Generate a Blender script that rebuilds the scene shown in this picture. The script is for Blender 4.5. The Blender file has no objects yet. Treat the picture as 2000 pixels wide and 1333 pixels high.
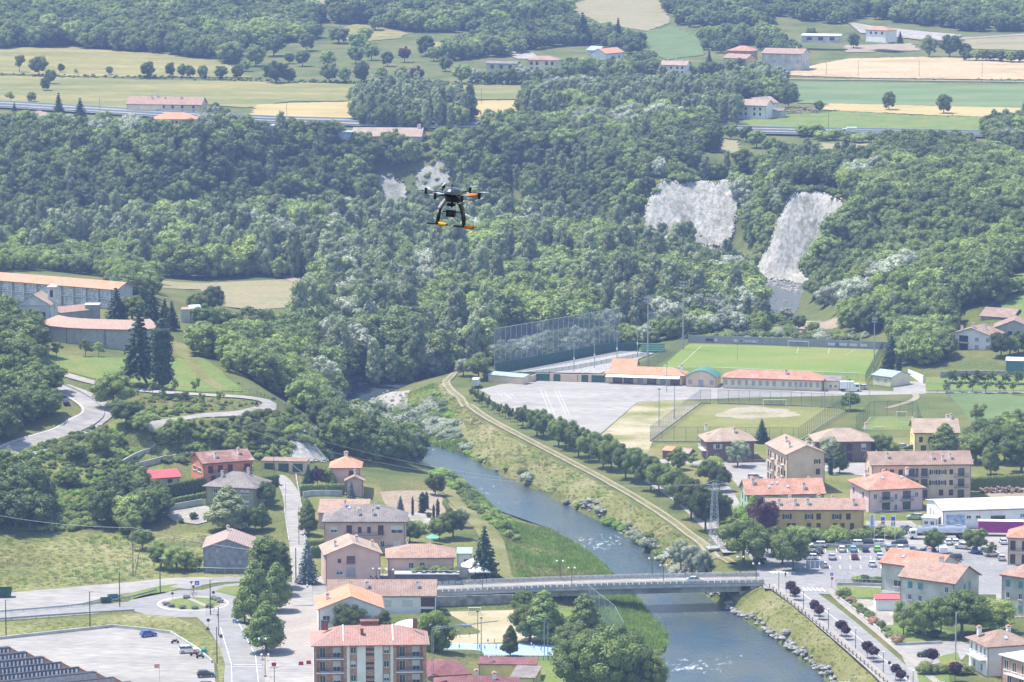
import bpy, math, random, bmesh
import numpy as np
from mathutils import Vector, Matrix
from mathutils.geometry import delaunay_2d_cdt
S = bpy.context.scene
COL = S.collection
R = math.radians
# ------------------------------------------------------------------ camera
F = 7400.0; CH = 190.0; PITCH = R(8.0)
cd = bpy.data.cameras.new('camera'); cam = bpy.data.objects.new('camera', cd); COL.objects.link(cam)
cam.location = (0, 0, CH); cam.rotation_euler = (R(90) - PITCH, 0, 0)
cd.sensor_width = 36; cd.lens = 36 * F / 2000; cd.clip_start = 1; cd.clip_end = 9000
S.camera = cam
# ------------------------------------------------------------------ sky, sun, exposure
SV = Vector((-10, 4, 24.5)).normalized()
elev = math.asin(SV.z); azi = math.atan2(SV.x, SV.y)
W = bpy.data.worlds.new('World'); S.world = W; W.use_nodes = True
nt = W.node_tree; bg = nt.nodes['Background']
sky = nt.nodes.new('ShaderNodeTexSky'); sky.sky_type = 'NISHITA'; sky.sun_disc = False
sky.sun_elevation = elev; sky.sun_rotation = azi; sky.air_density = 1.3; sky.dust_density = 1.0
nt.links.new(sky.outputs[0], bg.inputs[0]); bg.inputs[1].default_value = 0.15
sd = bpy.data.lights.new('sun', 'SUN'); sd.energy = 4.6; sd.angle = R(0.5); sd.color = (1, 0.94, 0.84)
so = bpy.data.objects.new('sun', sd); COL.objects.link(so); so.rotation_euler = SV.to_track_quat('Z', 'Y').to_euler()
S.view_settings.view_transform = 'Standard'; S.view_settings.look = 'None'
S.view_settings.exposure = 0.78; S.view_settings.gamma = 1.0
cy = S.cycles
cy.max_bounces = 5; cy.diffuse_bounces = 2; cy.glossy_bounces = 2; cy.transmission_bounces = 2; cy.volume_bounces = 0
cy.transparent_max_bounces = 6; cy.use_denoising = True
# ------------------------------------------------------------------ pixels <-> world (2000 x 1333 frame)
CP, SP = math.cos(PITCH), math.sin(PITCH)
def ray(u, v):
 a = (u - 1000) / F; b = (666.5 - v) / F
 return Vector((a, CP + b * SP, -SP + b * CP))
def P(u, v, z=0.0):
 d = ray(u, v); t = (z - CH) / d.z
 return Vector((d.x * t, d.y * t, z))
def px(p):
 dy = p[1] * CP - (p[2] - CH) * SP; up = p[1] * SP + (p[2] - CH) * CP
 return 1000 + F * p[0] / dy, 666.5 - F * up / dy
# ------------------------------------------------------------------ terrain from surveyed break lines
LINES = [
 # river water's edge, left and right bank
 [(1475,545,-6),(1470,575,-6),(1480,600,-6),(1300,645,-6),(1000,690,-6),(865,720,-6),(800,733,-6),(740,742,-6),(690,755,-6),(668,790,-6),(690,850,-6),(750,890,-6),(825,908,-6),(870,920,-6),(930,955,-6),(975,998,-6),(1080,1035,-6),(1160,1085,-6),(1200,1120,-6),(1240,1165,-6),(1262,1190,-6),(1305,1240,-6),(1300,1275,-6),(1275,1290,-6),(1270,1340,-6),(1270,1420,-6)],
 [(1575,553,-6),(1562,600,-6),(1540,628,-6),(1300,662,-6),(1000,703,-6),(880,728,-6),(800,750,-6),(735,775,-6),(738,815,-6),(785,850,-6),(835,868,-6),(900,886,-6),(1000,936,-6),(1060,961,-6),(1120,991,-6),(1190,1023,-6),(1250,1061,-6),(1290,1095,-6),(1330,1125,-6),(1385,1165,-6),(1450,1205,-6),(1520,1250,-6),(1600,1312,-6),(1640,1345,-6),(1720,1420,-6)],
 # left bank crest, toe, playground
 [(640,915,2),(760,920,0),(850,928,-.5),(900,962,-.5),(945,1003,-.5),(985,1060,-.5),(1000,1125,-.3),(1010,1146,0)],
 [(960,1005,-4.6),(1015,1065,-5),(1045,1120,-5),(1060,1160,-5),(1180,1180,-5),(1220,1200,-5),(1250,1260,-5),(1240,1330,-5),(1230,1420,-5)],
 [(640,1158,0),(752,1156,0),(860,1153,0),(1010,1150,0)],[(752,1200,0),(752,1235,0),(800,1275,0),(842,1300,0),(845,1420,0)],
 [(760,1199,-3.5),(862,1193,-3.5),(1010,1190,-3.5),(1110,1189,-3.8)],[(760,1240,-3.5),(760,1268,-3.5),(808,1308,-3.5),(852,1335,-3.5),(856,1420,-3.5)],[(850,1240,-3.5),(950,1240,-3.5),(950,1300,-3.5)],
 [(1000,1260,-3.5),(1150,1260,-3.8)],[(1000,1340,-3.5),(1150,1340,-3.8)],[(1000,1420,-3.5),(1150,1420,-3.8)],
 # right levee crest
 [(905,725,0),(880,737,0),(860,746,0),(885,777,0),(930,814,0),(1000,854,0),(1100,906,0),(1200,959,0),(1300,1021,0),(1345,1060,0),(1380,1098,0),(1440,1128,0),(1500,1148,0),(1560,1195,0),(1660,1275,0),(1735,1335,0),(1840,1420,0)],
 [(850,850,-5.2),(950,895,-5.2)],[(790,800,-5.4),(850,800,-4),(900,850,-3)],
 [(905,890,-4.2),(1000,932,-3.8),(1120,983,-3.8),(1250,1052,-3.6),(1330,1108,-3.4),(1400,1158,-3.4),(1465,1196,-3.4),(1530,1238,-3.4),(1612,1300,-3.4),(1650,1330,-3.4),(1740,1420,-3.4)],
 # town flats
 [(1000,730,0),(1350,735,0),(1700,735,0),(1830,748,0),(2000,752,0.3),(2250,752,.3)],
 [(960,780,0),(1400,850,0),(1800,850,0),(2250,850,0)],[(1350,950,0),(1700,950,0),(2250,950,0)],[(1450,1080,0),(1800,1080,0),(2250,1080,0)],
 [(1600,1180,0),(1900,1180,0),(2250,1180,0)],[(1800,1300,0),(2250,1300,0)],[(1950,1420,0),(2300,1420,0)],
 [(-300,1420,0),(200,1420,0),(600,1420,0),(800,1420,0)],[(-300,1200,0),(100,1200,0),(400,1200,0),(800,1200,0)],[(-300,1130,0),(0,1130,0),(400,1130,0),(580,1130,0),(700,1130,0),(840,1140,0)],
 [(-300,1080,0),(0,1080,0),(300,1090,0),(480,1090,.6)],[(575,1080,1.2),(572,1000,3.6),(562,945,6),(545,930,7)],
 [(640,1040,2),(780,1030,1),(900,1050,0)],[(640,980,4),(780,985,.5),(850,975,0)],
 # left slopes
 [(-150,925,11),(0,893,14),(130,850,17),(200,825,19),(193,790,21),(115,757,23),(60,745,24)],
 [(-200,860,17),(0,860,17.5),(80,830,19),(120,810,21)],[(-150,800,24),(0,800,21.5)],[(-150,740,31),(0,740,25)],[(-150,680,36),(20,690,28)],
 [(-200,1045,1),(0,1045,1.5),(200,1042,1.5),(300,1050,1),(400,1045,1.5)],[(-200,970,7),(0,970,8),(100,960,8),(200,930,10),(300,960,6.5)],
 [(230,870,15),(280,890,12)],[(300,905,9.3),(400,906,9),(480,906,8.6),(540,904,8.2),(600,903,7),(650,903,4)],
 [(285,838,18.5),(400,826,19),(480,812,19),(560,803,18.2),(600,832,14.5),(640,850,9)],
 [(80,722,24.5),(200,750,23),(280,764,22),(400,773,21.5),(490,778,21),(530,787,20.3),(500,800,20),(400,815,19.7),(288,830,19.3)],
 [(80,690,25.5),(250,705,25),(340,700,25)],[(-150,600,26),(0,600,25.5),(100,600,25),(300,600,25),(400,640,24)],[(-150,540,24),(100,548,22),(250,560,20)],
 [(-200,505,3),(100,512,2.5),(300,542,1.5)],
 [(425,640,22.5),(440,700,21.5),(480,740,21),(560,785,19.8)],[(480,600,0),(520,700,5),(590,760,3),(640,800,0),(640,830,0),(700,870,-2)],
 [(330,960,6),(420,950,7),(500,960,6)],[(330,1010,3),(480,1010,3.5)],
 # valley floor
 [(700,700,-2),(900,682,-2),(1100,655,-2)],[(560,660,0),(700,640,0),(1000,640,-1)],[(500,600,0),(800,600,0),(1150,600,0),(1300,610,-1),(1430,590,-2)],
 [(310,548,0),(630,548,0)],[(300,500,0),(600,500,0),(1000,500,0),(1200,510,0),(1400,530,-2),(1455,545,-4)],
 [(-300,480,0),(0,480,0),(150,480,0)],[(1450,640,-1.5),(1620,640,-.5),(1600,610,-3)],
 [(1340,672,0),(1500,672,0),(1740,690,0)],[(1600,700,0),(1735,702,0),(1748,742,0)],[(1500,712,0),(1640,720,0),(1720,722,0)],[(1600,668,0),(1722,674,0)],[(1340,650,-.5),(1500,655,-.5),(1650,655,0),(1700,665,0)],
 # scarp foot and edge
 [(-300,458,0),(0,455,0),(200,450,0),(400,440,0),(600,430,0),(760,425,0),(900,430,0),(1100,450,0),(1230,482,-1),(1350,490,-2),(1440,490,-2),(1475,535,-5)],
 [(-300,278,35),(0,275,35),(200,275,35),(400,280,35),(600,266,34),(690,283,31),(830,285,31),(870,288,31),(1000,290,32),(1150,300,31),(1250,330,29),(1290,352,26.5),(1350,350,26.5),(1430,345,27)],
 [(1455,425,7),(1480,400,16)],[(1500,340,28),(1545,374,29.5),(1600,374,29.5),(1650,385,29)],[(1500,542,-5),(1560,553,-5.5),(1590,540,-3),(1610,520,0)],
 [(1300,300,33),(1450,310,32),(1600,320,32.5),(1700,300,35),(1850,290,35.5),(2000,300,35),(2300,300,36)],
 # right wooded hill
 [(1660,640,0),(1720,640,3),(1800,625,8),(1890,690,5),(2000,690,6)],[(1780,705,2),(1850,712,3.5),(1950,712,4),(2250,712,4.5)],
 [(1640,570,3),(1720,560,12),(1850,545,18),(2000,560,20),(2200,560,22)],[(1960,610,14),(2150,610,15)],[(1700,480,22),(1850,460,26),(2000,455,29),(2250,455,30)],
 [(1680,420,28),(1850,390,31),(2000,380,32),(2250,380,33)],
 # plateau and hills
 [(-400,240,36),(300,240,36),(900,240,36),(1400,245,36),(2000,262,36),(2400,262,36)],[(-400,200,38),(700,200,38),(1500,200,38),(2400,200,38)],
 [(-400,150,42),(700,150,42),(1500,150,42),(2400,150,42)],[(-400,110,46),(700,110,46),(1500,110,46),(2400,110,46)],
 [(-400,80,51),(400,80,50),(900,80,50),(1500,80,50),(2400,80,50)],[(-400,40,60),(400,40,58),(900,40,57),(1500,40,57),(2400,40,57)],
 [(-400,0,69),(400,0,66),(900,0,64),(1500,0,64),(2400,0,64)],[(-600,-60,80),(900,-60,76),(2600,-60,76)],[(-600,-120,94),(2600,-120,92)],[(-900,-200,112),(3000,-200,112)],
]
pts = []
for L in LINES:
 w = [P(*p) for p in L]
 for a, b in zip(w[:-1], w[1:]):
  n = max(1, int((b - a).length / 14))
  pts += [a.lerp(b, k / n) for k in range(n)]
 pts.append(w[-1])
GX0, GY0, GS = -700.0, 640.0, 1.5
NX, NY = 934, 2000
for x, y, z in [(-700,640,0),(0,640,-3),(700,640,0),(-700,1000,0),(-700,1500,0),(700,1300,5),(700,1000,0),(700,1600,36),(-700,1900,36),(700,1900,36),(-700,3640,130),(700,3640,130),(0,3640,130)]:
 pts.append(Vector((x, y, z)))
seen = {}
for p in pts: seen[(round(p.x, 1), round(p.y, 1))] = p
pts = list(seen.values())
vo, _, fo, ov, _, _ = delaunay_2d_cdt([p.to_2d() for p in pts], [], [], 0, 1e-5)
zz = [pts[o[0]].z if o else 0 for o in ov]
HM = np.full((NY, NX), np.nan)
for f in fo:
 (x0, y0), (x1, y1), (x2, y2) = [vo[i] for i in f]; z0, z1, z2 = [zz[i] for i in f]
 i0 = max(0, int((min(x0, x1, x2) - GX0) / GS)); i1 = min(NX - 1, int((max(x0, x1, x2) - GX0) / GS) + 1)
 j0 = max(0, int((min(y0, y1, y2) - GY0) / GS)); j1 = min(NY - 1, int((max(y0, y1, y2) - GY0) / GS) + 1)
 if i1 < i0 or j1 < j0: continue
 X, Y = np.meshgrid(GX0 + np.arange(i0, i1 + 1) * GS, GY0 + np.arange(j0, j1 + 1) * GS)
 den = (y1 - y2) * (x0 - x2) + (x2 - x1) * (y0 - y2)
 if abs(den) < 1e-9: continue
 a = ((y1 - y2) * (X - x2) + (x2 - x1) * (Y - y2)) / den; b = ((y2 - y0) * (X - x2) + (x0 - x2) * (Y - y2)) / den; c = 1 - a - b
 m = (a >= -1e-6) & (b >= -1e-6) & (c >= -1e-6)
 sub = HM[j0:j1 + 1, i0:i1 + 1]; sub[m] = (a * z0 + b * z1 + c * z2)[m]
m = np.isnan(HM); HM[m] = 20
def blur(A, n):
 for _ in range(n):
  A = np.pad(A, 1, mode='edge'); A = (A[:-2] + 2 * A[1:-1] + A[2:]) / 4; A = (A[:, :-2] + 2 * A[:, 1:-1] + A[:, 2:]) / 4
 return A
HM = blur(HM, 2)
YY = GY0 + np.arange(NY) * GS
far = np.clip((YY - 1750) / 150, 0, 1)[:, None]
HM = HM * (1 - far) + blur(HM, 60) * far
def in_poly(X, Y, poly):
 r = np.zeros(np.shape(X), bool); n = len(poly)
 for i in range(n):
  xa, ya = poly[i]; xb, yb = poly[(i + 1) % n]
  if ya == yb: continue
  c = ((ya > Y) != (yb > Y)) & (X < (xb - xa) * (Y - ya) / (yb - ya) + xa)
  r ^= c
 return r
RIV = [P(*p).to_2d() for p in LINES[0]] + [P(*p).to_2d() for p in LINES[1]][::-1]
XG, YG = np.meshgrid(GX0 + np.arange(NX) * GS, YY)
inr = in_poly(XG, YG, RIV)
tgt = np.where(inr, -7.0, np.maximum(HM, -5.75))
soft = blur(np.where(inr, -7.0, tgt), 1)
HM = np.where(inr, soft, np.where(tgt < -4, soft, tgt))
def H(x, y):
 fx = np.clip((np.asarray(x, float) - GX0) / GS, 0, NX - 1.001); fy = np.clip((np.asarray(y, float) - GY0) / GS, 0, NY - 1.001)
 i = fx.astype(int); j = fy.astype(int); fx = fx - i; fy = fy - j
 return (HM[j, i] * (1 - fx) + HM[j, i + 1] * fx) * (1 - fy) + (HM[j + 1, i] * (1 - fx) + HM[j + 1, i + 1] * fx) * fy
TS = np.arange(780.0, 3600.0, 1.0)
def G(u, v):
 """ground point seen at pixel (u, v)"""
 d = ray(u, v); z = CH + d.z * TS; h = H(d.x * TS, d.y * TS)
 k = np.argmax(z < h) if (z < h).any() else len(TS) - 1
 t = TS[k]
 if k > 0:
  a = z[k - 1] - h[k - 1]; b = h[k] - z[k]; t = TS[k - 1] + a / max(a + b, 1e-9)
 return Vector((d.x * t, d.y * t, float(H(d.x * t, d.y * t))))
def ground(x, y): return float(H(x, y))
# ------------------------------------------------------------------ object helpers
def link(o, parent=None):
 COL.objects.link(o)
 if parent is not None: o.parent = parent
 return o
def tag(o, label=None, cat=None, group=None, kind=None):
 if label: o['label'] = label
 if cat: o['category'] = cat
 if group: o['group'] = group
 if kind: o['kind'] = kind
 return o
def empty(name, loc, rz=0, label=None, cat=None, group=None):
 o = bpy.data.objects.new(name, None); o.empty_display_size = .5; link(o); o.location = loc; o.rotation_euler = (0, 0, rz)
 return tag(o, label, cat, group)
def copy_thing(o, loc, rz=None, label=None, scale=None, group=None):
 c = o.copy(); COL.objects.link(c); c.location = loc
 if rz is not None: c.rotation_euler = (0, 0, rz)
 if scale is not None: c.scale = (scale,) * 3 if not hasattr(scale, '__len__') else scale
 if label: c['label'] = label
 if group: c['group'] = group
 for ch in o.children:
  d = ch.copy(); COL.objects.link(d); d.parent = c
  for g in ch.children:
   e = g.copy(); COL.objects.link(e); e.parent = d
 return c
class MB:
 def __init__(s): s.v = []; s.f = []; s.m = []; s.cur = 0
 def add(s, vs, fs, m=None):
  b = len(s.v); s.v += [tuple(v) for v in vs]; s.f += [tuple(b + i for i in f) for f in fs]; s.m += [s.cur if m is None else m] * len(fs)
  return s
 def box(s, x0, x1, y0, y1, z0, z1, m=None):
  return s.add([(x0,y0,z0),(x1,y0,z0),(x1,y1,z0),(x0,y1,z0),(x0,y0,z1),(x1,y0,z1),(x1,y1,z1),(x0,y1,z1)],
                     [(3,2,1,0),(4,5,6,7),(0,1,5,4),(1,2,6,5),(2,3,7,6),(3,0,4,7)], m)
 def prism(s, poly, z0, z1, m=None):
  n = len(poly)
  return s.add([(p[0],p[1],z0) for p in poly] + [(p[0],p[1],z1) for p in poly],
                     [tuple(range(n))[::-1], tuple(range(n, 2 * n))] + [(i, (i + 1) % n, n + (i + 1) % n, n + i) for i in range(n)], m)
 def tube(s, pts, r, n=6, m=None, cap=True):
  pts = [Vector(p) for p in pts]; rs = r if hasattr(r, '__len__') else [r] * len(pts); vs = []; fs = []
  for i, p in enumerate(pts):
   d = (pts[min(i + 1, len(pts) - 1)] - pts[max(i - 1, 0)])
   d = d.normalized() if d.length > 1e-6 else Vector((0, 0, 1))
   a = d.cross(Vector((0, 0, 1)) if abs(d.z) < .95 else Vector((1, 0, 0))).normalized(); b = d.cross(a)
   vs += [p + (a * math.cos(t) + b * math.sin(t)) * rs[i] for t in [2 * math.pi * k / n for k in range(n)]]
  for i in range(len(pts) - 1):
   fs += [(i * n + k, i * n + (k + 1) % n, (i + 1) * n + (k + 1) % n, (i + 1) * n + k) for k in range(n)]
  if cap: fs += [tuple(range(n)), tuple(range((len(pts) - 1) * n, len(pts) * n))[::-1]]
  return s.add(vs, fs, m)
 def cone(s, c, r0, r1, h, n=8, m=None): return s.tube([c, (c[0], c[1], c[2] + h)], [r0, r1], n, m)
 def ball(s, c, r, n=8, k=5, m=None):
  vs = []; fs = []; rr = r if hasattr(r, '__len__') else (r, r, r)
  for j in range(k + 1):
   t = math.pi * j / k
   for i in range(n):
    a = 2 * math.pi * i / n
    vs.append((c[0] + rr[0] * math.sin(t) * math.cos(a), c[1] + rr[1] * math.sin(t) * math.sin(a), c[2] + rr[2] * math.cos(t)))
  for j in range(k):
   fs += [(j * n + i, (j + 1) * n + i, (j + 1) * n + (i + 1) % n, j * n + (i + 1) % n) for i in range(n)]
  return s.add(vs, fs, m)
 def build(s, name, mats, parent=None, smooth=False):
  me = bpy.data.meshes.new(name); me.from_pydata(s.v, [], s.f)
  for m_ in (mats if isinstance(mats, (list, tuple)) else [mats]): me.materials.append(m_)
  if any(s.m): me.polygons.foreach_set('material_index', s.m)
  bm = bmesh.new(); bm.from_mesh(me); bmesh.ops.recalc_face_normals(bm, faces=bm.faces); bm.to_mesh(me); bm.free()
  if smooth: me.polygons.foreach_set('use_smooth', [True] * len(me.polygons))
  me.update()
  return link(bpy.data.objects.new(name, me), parent)
# ------------------------------------------------------------------ materials
MC = {}
def mat(name, col, rough=.85, noise=.18, scale=1.5, col2=None, bump=0, metal=0, spec=.3, detail=3, bscale=None, mixpow=None):
 if name in MC: return MC[name]
 m = bpy.data.materials.new(name); m.use_nodes = True; n = m.node_tree; L = n.links; b = n.nodes['Principled BSDF']
 b.inputs['Roughness'].default_value = rough; b.inputs['Metallic'].default_value = metal; b.inputs['Specular IOR Level'].default_value = spec
 tc = n.nodes.new('ShaderNodeTexCoord'); ns = n.nodes.new('ShaderNodeTexNoise'); ns.inputs['Scale'].default_value = scale; ns.inputs['Detail'].default_value = detail
 ge = n.nodes.new('ShaderNodeNewGeometry')
 L.new(ge.outputs['Position'], ns.inputs['Vector'])
 mx = n.nodes.new('ShaderNodeMix'); mx.data_type = 'RGBA'
 c2 = col2 if col2 else tuple(c * (1 - noise) for c in col); c1 = col if col2 else tuple(min(1, c * (1 + noise)) for c in col)
 mx.inputs[6].default_value = (*c1, 1); mx.inputs[7].default_value = (*c2, 1)
 mr = n.nodes.new('ShaderNodeMapRange'); mr.inputs[1].default_value = .35; mr.inputs[2].default_value = .65
 L.new(ns.outputs[0], mr.inputs[0]); L.new(mr.outputs[0], mx.inputs[0]); L.new(mx.outputs[2], b.inputs['Base Color'])
 if bump:
  bn = n.nodes.new('ShaderNodeBump'); bn.inputs['Strength'].default_value = bump; bn.inputs['Distance'].default_value = .3
  n2 = n.nodes.new('ShaderNodeTexNoise'); n2.inputs['Scale'].default_value = bscale or scale * 4; n2.inputs['Detail'].default_value = 4
  L.new(ge.outputs['Position'], n2.inputs['Vector']); L.new(n2.outputs[0], bn.inputs['Height']); L.new(bn.outputs[0], b.inputs['Normal'])
 MC[name] = m; return m
def ramp_mat(name, stops, scale=.05, rough=.95, detail=6, fine=1.2, fine_amt=.35, stretch=None, rows=None, gain=.8):
 """ground cover: large patches of several colours broken up by fine noise (optionally crop rows)"""
 if name in MC: return MC[name]
 m = bpy.data.materials.new(name); m.use_nodes = True; n = m.node_tree; L = n.links; b = n.nodes['Principled BSDF']
 b.inputs['Roughness'].default_value = rough; b.inputs['Specular IOR Level'].default_value = .15
 ge = n.nodes.new('ShaderNodeNewGeometry'); mp = n.nodes.new('ShaderNodeMapping'); L.new(ge.outputs['Position'], mp.inputs[0])
 mp.inputs['Scale'].default_value = stretch or (1, 1, 1)
 ns = n.nodes.new('ShaderNodeTexNoise'); ns.inputs['Scale'].default_value = scale; ns.inputs['Detail'].default_value = detail; ns.inputs['Roughness'].default_value = .62
 L.new(mp.outputs[0], ns.inputs['Vector'])
 cr = n.nodes.new('ShaderNodeValToRGB'); L.new(ns.outputs[0], cr.inputs[0]); e = cr.color_ramp.elements
 k = len(stops)
 stops = [((s[0]*.98, s[1]*.76, s[2]*.74) if s[1] > s[0]*1.05 else (s[0]*.74, s[1]*.88, s[2]*1.0) if s[0] > s[1]*1.45 else (s[0]*gain, s[1]*gain*.98, s[2]*gain*.97)) for s in stops]
 for i, s in enumerate(stops):
  pos = .34 + .32 * i / max(1, k - 1)
  if i == 0: e[0].position = pos; e[0].color = (*s, 1)
  elif i == k - 1: e[-1].position = pos; e[-1].color = (*s, 1)
  else:
   q = e.new(pos); q.color = (*s, 1)
 n2 = n.nodes.new('ShaderNodeTexNoise'); n2.inputs['Scale'].default_value = fine; n2.inputs['Detail'].default_value = 3; L.new(mp.outputs[0], n2.inputs['Vector'])
 mr = n.nodes.new('ShaderNodeMapRange'); mr.inputs[1].default_value = .3; mr.inputs[2].default_value = .7; mr.inputs[3].default_value = 1 - fine_amt; mr.inputs[4].default_value = 1 + fine_amt
 L.new(n2.outputs[0], mr.inputs[0])
 vm = n.nodes.new('ShaderNodeVectorMath'); vm.operation = 'SCALE'; L.new(cr.outputs[0], vm.inputs[0]); L.new(mr.outputs[0], vm.inputs[3])
 out = vm.outputs[0]
 if rows:
  wv = n.nodes.new('ShaderNodeTexWave'); wv.inputs['Scale'].default_value = rows[0]; wv.inputs['Distortion'].default_value = .6
  m2 = n.nodes.new('ShaderNodeMapping'); m2.inputs['Rotation'].default_value = (0, 0, rows[1]); L.new(ge.outputs['Position'], m2.inputs[0]); L.new(m2.outputs[0], wv.inputs[0])
  mr2 = n.nodes.new('ShaderNodeMapRange'); mr2.inputs[3].default_value = 1 - rows[2]; mr2.inputs[4].default_value = 1 + rows[2]; L.new(wv.outputs[1], mr2.inputs[0])
  v2 = n.nodes.new('ShaderNodeVectorMath'); v2.operation = 'SCALE'; L.new(out, v2.inputs[0]); L.new(mr2.outputs[0], v2.inputs[3]); out = v2.outputs[0]
 L.new(out, b.inputs['Base Color'])
 MC[name] = m; return m
GREEN = ramp_mat('meadow_green', [(.09,.15,.04),(.13,.19,.055),(.17,.21,.07)], .06)
FLOOR = ramp_mat('wood_floor', [(.035,.06,.02),(.06,.09,.03),(.09,.11,.045)], .05)
LAWN = ramp_mat('lawn', [(.10,.21,.05),(.145,.245,.065),(.19,.25,.08)], .1, fine_amt=.2)
PITCHM = ramp_mat('pitch_grass', [(.135,.25,.055),(.17,.28,.07),(.22,.285,.09)], .04, fine_amt=.12, stretch=(.5,1,1))
HAY = ramp_mat('mown_hay', [(.17,.22,.075),(.24,.27,.10),(.33,.32,.14)], .045, stretch=(.22,1,1), fine_amt=.25, fine=.6, rows=(.1, 1.5, .05))
HAYG = ramp_mat('mown_green', [(.14,.20,.07),(.20,.25,.09),(.28,.30,.12)], .045, stretch=(.22,1,1), fine_amt=.22, fine=.6, rows=(.1, 1.3, .05))
WHEAT = ramp_mat('wheat', [(.40,.32,.13),(.47,.38,.17),(.50,.41,.20)], .05, stretch=(.4,1,1), fine_amt=.12)
STUB = ramp_mat('stubble', [(.42,.31,.17),(.50,.38,.23),(.56,.44,.28)], .06, stretch=(.4,1,1), fine_amt=.25, rows=(.12, 1.4, .12))
BARE = ramp_mat('dry_field', [(.27,.24,.13),(.33,.29,.17),(.26,.27,.12)], .05, stretch=(.4,1,1), fine_amt=.2)
SOIL = ramp_mat('bare_soil', [(.30,.24,.17),(.38,.31,.23),(.33,.27,.19)], .08, fine_amt=.2)
CROP = ramp_mat('crop_rows', [(.10,.19,.07),(.13,.23,.09)], .08, fine_amt=.15, rows=(.35, .9, .25))
CROP2 = ramp_mat('beet_crop', [(.10,.20,.085),(.135,.24,.10),(.18,.26,.12)], .05, stretch=(.3,1,1), fine_amt=.15, rows=(.22, 1.5, .12))
DRYB = ramp_mat('dry_bank', [(.12,.18,.055),(.16,.205,.07),(.23,.23,.10),(.30,.26,.14)], .065, fine=1.6, fine_amt=.3)
REED = ramp_mat('reed_ground', [(.09,.17,.035),(.14,.22,.055),(.20,.25,.09)], .08, fine=1.5, fine_amt=.4)
WEED = ramp_mat('weedy_meadow', [(.10,.15,.06),(.16,.21,.07),(.24,.25,.10),(.30,.27,.14)], .07, fine=1.4, fine_amt=.4, stretch=(.5,1,1))
SAND = ramp_mat('sandy_pitch', [(.36,.33,.17),(.46,.40,.27),(.54,.47,.34)], .07, fine_amt=.1)
WORN = ramp_mat('worn_grass', [(.16,.22,.06),(.30,.29,.14),(.44,.39,.26),(.50,.44,.32)], .06, fine_amt=.15, stretch=(.6,1,1))
GRAVEL = ramp_mat('gravel', [(.30,.28,.25),(.38,.36,.32),(.45,.43,.40)], .15, fine=2.5, fine_amt=.35)
TRACK = ramp_mat('dirt_track', [(.31,.28,.20),(.40,.36,.27)], .2, fine_amt=.2)
ASPH = ramp_mat('asphalt', [(.21,.21,.21),(.235,.235,.235),(.26,.255,.25)], .09, detail=10, fine=.8, fine_amt=.16, stretch=(.5,1,1), gain=1.05)
ASPHN = ramp_mat('new_asphalt', [(.19,.19,.195),(.22,.22,.225),(.24,.24,.24)], .1, detail=10, fine=.8, fine_amt=.16, gain=1.05)
ASPHL = ramp_mat('bleached_asphalt', [(.23,.223,.212),(.272,.262,.248),(.312,.298,.278)], .1, detail=10, fine=.8, fine_amt=.16, stretch=(.35,1,1), gain=1.06)
PAVE = ramp_mat('pavement', [(.27,.245,.22),(.33,.30,.27)], .1, fine_amt=.1, gain=1.05)
CONC = mat('concrete', (.42,.42,.41), noise=.15, scale=.5, bump=.1)
CONCD = mat('old_concrete', (.30,.30,.29), noise=.3, scale=.35)
STONE = mat('stone', (.37,.36,.335), noise=.13, scale=.7, bump=.15)
WHITE = mat('white_paint', (.8,.8,.8), noise=.06, rough=.6)
STEEL = mat('grey_steel', (.36,.40,.44), rough=.5, metal=.4, noise=.1)
DARK = mat('dark_metal', (.035,.04,.045), rough=.5)
GREENM = mat('green_metal', (.04,.11,.085), rough=.6, noise=.2)
# ------------------------------------------------------------------ draped sheets and ribbons
def sheet(name, poly, m, dz=.05, step=6, world=False, smooth_edge=False, noise=0, kind='structure', label=None, cat=None, flat=None, jag=0):
 w = [Vector(p).to_2d() for p in poly] if world else [(P(p[0], p[1], flat) if flat is not None else G(p[0], p[1])).to_2d() for p in poly]
 rnd = random.Random(len(name) + len(poly))
 ring = []
 if name == 'field': jag = 1.4
 for a, b in zip(w, w[1:] + w[:1]):
  n = max(1, int((b - a).length / (min(step, 2.5) if jag else step)))
  for k in range(n):
   p = a.lerp(b, k / n)
   if jag: p = p + Vector((rnd.uniform(-jag, jag), rnd.uniform(-jag, jag)))
   ring.append(p)
 xs = [p.x for p in ring]; ys = [p.y for p in ring]; ins = []
 gx = np.arange(min(xs) + step * .37, max(xs), step); gy = np.arange(min(ys) + step * .41, max(ys), step)
 if len(gx) and len(gy) and flat is None:
  X, Y = np.meshgrid(gx, gy); mk = in_poly(X, Y, ring); ins = [Vector((a, b)) for a, b in zip(X[mk], Y[mk])]
 n = len(ring)
 vo, _, fo, _, _, _ = delaunay_2d_cdt(ring + ins, [(i, (i + 1) % n) for i in range(n)], [], 1, 1e-4)
 hv = H([p.x for p in vo], [p.y for p in vo]) + dz if flat is None else [flat + dz] * len(vo)
 if noise:
  hv = [h + rnd.uniform(0, noise) for h in hv]
 me = bpy.data.meshes.new(name); me.from_pydata([(p.x, p.y, float(h)) for p, h in zip(vo, hv)], [], fo); me.materials.append(m)
 bm = bmesh.new(); bm.from_mesh(me)
 for f in bm.faces:
  if f.normal.z < 0: f.normal_flip()
 bm.to_mesh(me); bm.free(); me.polygons.foreach_set('use_smooth', [True] * len(me.polygons))
 o = link(bpy.data.objects.new(name, me)); return tag(o, label, cat, None, kind)
def smooth_line(w, it=2):
 for _ in range(it):
  q = [w[0]]
  for a, b in zip(w[:-1], w[1:]): q += [a.lerp(b, .25), a.lerp(b, .75)]
  w = q + [w[-1]]
 return w
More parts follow.
